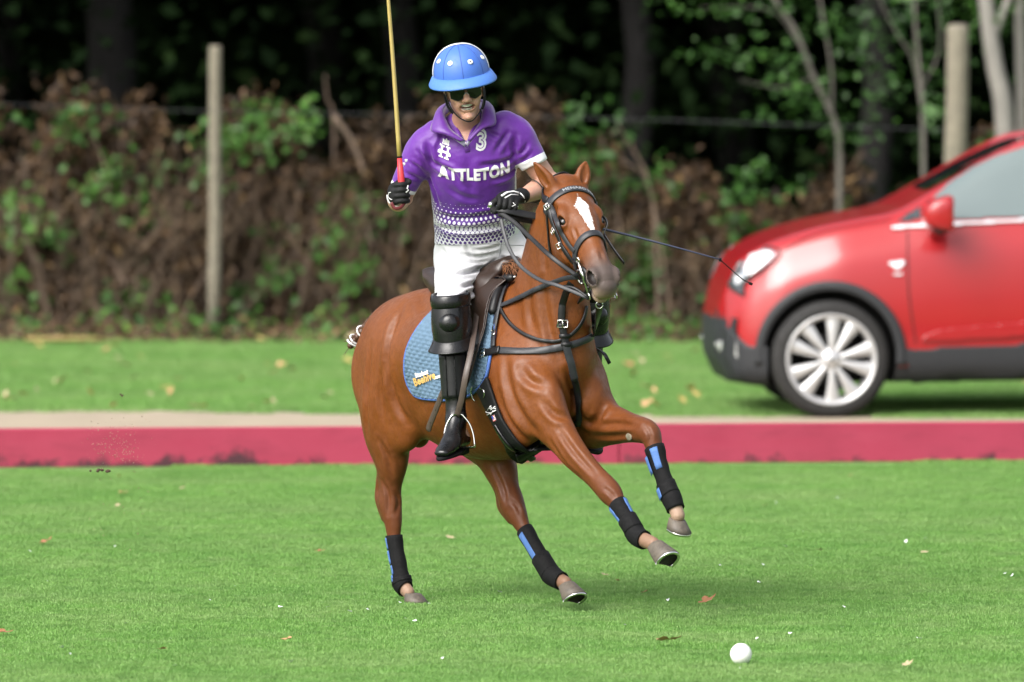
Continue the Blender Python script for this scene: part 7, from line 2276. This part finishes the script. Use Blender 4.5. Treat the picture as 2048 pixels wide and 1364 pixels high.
spots = [(238, 962), (245, 995), (365, 985), (235, 1020), (1210, 1160), (1235, 1172), (1290, 1195), (900, 1085), (575, 1290), (325, 1310), (1640, 1110), (1850, 1115), (1700, 960), (1815, 1340), (1455, 905), (1530, 1020)]
for i, (x, y) in enumerate(spots):
    put_leaf(x, y, random.choice((0, 2, 3)), random.uniform(.35, .6), 'small faded leaf scrap in the mown grass ' + ('left of the pony' if x < 740 else ('below the pony' if x < 1320 else 'right of the pony')), 'leaf scraps on the field')
rl = random.Random(5)
vg = 0
while vg < 120:
    x, y = rl.uniform(-60, 2110), 668 + 165 * rl.random() ** 1.0
    if x > 1400 and y > 700 and rl.random() < .6: continue
    k_ = rl.choice((0, 2, 2, 3, 3, 1)); w_ = 'left of the fence post' if x < 420 else ('between fence post and pony' if x < 720 else ('behind the pony' if x < 1220 else ('between pony and car' if x < 1420 else 'under or behind the red car')))
    d_ = 'near the sand strip' if y > 750 else 'near the hedge'
    put_leaf(x, y, k_, rl.uniform(.45, .95), '%s fallen leaf on the verge %s, %s' % (('tan', 'ginger', 'yellow', 'pale')[k_], d_, w_), 'fallen leaves on the verge', z=.055, tilt=.7); vg += 1
WMAT = simple('white_petal', (0.72, 0.74, 0.74), .7, .08, 60, 0)
pv, pf = leaf_shape(40, 1.0, 3)
pme = mesh_data('white_petal', [(x * .03, y * .04, min(z, .6) * .03) for x, y, z in pv], pf); pme.materials.append(WMAT)
wp = [(655, 1222), (560, 1222), (420, 1208), (700, 1231), (735, 1227), (252, 1255), (342, 1285), (124, 1303), (140, 1316), (582, 1332), (60, 1110), (230, 1100), (728, 982), (1000, 1192), (1090, 1228), (800, 1213), (858, 1215), (812, 1245), (830, 1250), (1250, 1258), (1336, 1208), (1517, 1172), (1570, 1100), (1622, 1139), (1850, 1084), (1812, 1090), (1440, 1138), (1526, 1137), (1688, 1222), (1552, 1012), (1676, 1003), (1606, 1070), (2010, 1155), (2025, 1158), (1684, 1263), (1514, 1285), (1580, 1275), (1838, 1285), (940, 1145), (350, 1340), (470, 1180), (95, 1170), (885, 1325), (1480, 1345)]
for x, y in wp:
    put_leaf(x, y, 0, random.uniform(.25, .7), 'tiny white petal in the mown grass ' + ('left of the pony' if x < 740 else ('below the hooves of the pony' if x < 1200 else ('between pony and polo ball' if x < 1480 else 'right of the polo ball'))), 'white petals scattered on the grass', data=pme, name='white_petal', cat='petal', z=.018, tilt=.6)
# flying turf and dust behind the pony
SOIL = simple('dark_soil', (0.055, 0.035, 0.02), .95, .5, 80, .6, .004)
def clod(px, py, Y, r_, seed, label):
    rg = np.random.default_rng(seed); T = SDF(); c_ = P(px, py, Y)
    for i in range(7): T.ell(c_ + rg.normal(size=3) * r_ * V3(1, .6, .35), np.abs(rg.normal(size=3)) * r_ * .25 + r_ * .25, None, r_ * .2)
    vv, ff = T.mesh(r_ * .14); vv += (noise3(vv, seed, 120) * r_ * .12)[:, None]
    return tag(link('turf_clod', fast_mesh('turf_clod', vv, ff), SOIL), label, 'clod')
clod(201, 941, .6, .016, 1, 'ragged clod of turf flying in the air above the grass on the left')
clod(244, 791, .6, .0065, 2, 'small dark crumb of soil flying high above the red board')
rg = np.random.default_rng(9); n = 260
px = 230 + rg.normal(size=n) * 26 + rg.uniform(-10, 20, n); py = 905 - np.abs(rg.normal(size=n)) * 34 + rg.uniform(0, 26, n)
ex = rg.uniform(170, 300, 60), rg.uniform(830, 1120, 60)
px, py = np.r_[px, ex[0]], np.r_[py, ex[1]]
pos = np.stack([P(a, b, .5 + .3 * rg.normal()) for a, b in zip(px, py)])
sz = rg.uniform(.0012, .0032, len(pos)); sz[-60:] *= 1.5
v_, f_, _t = leaves_mesh(pos, rg.normal(size=(len(pos), 3)), sz * 2, np.zeros(len(pos)), .8, .6)
dm = fast_mesh('dust', v_, f_, False); tag(link('dust', dm, simple('pale_sandy_dust', (0.26, 0.17, 0.12), .9, .3, 200, 0)), 'spray of sandy dust kicked up behind the pony', kind='stuff')
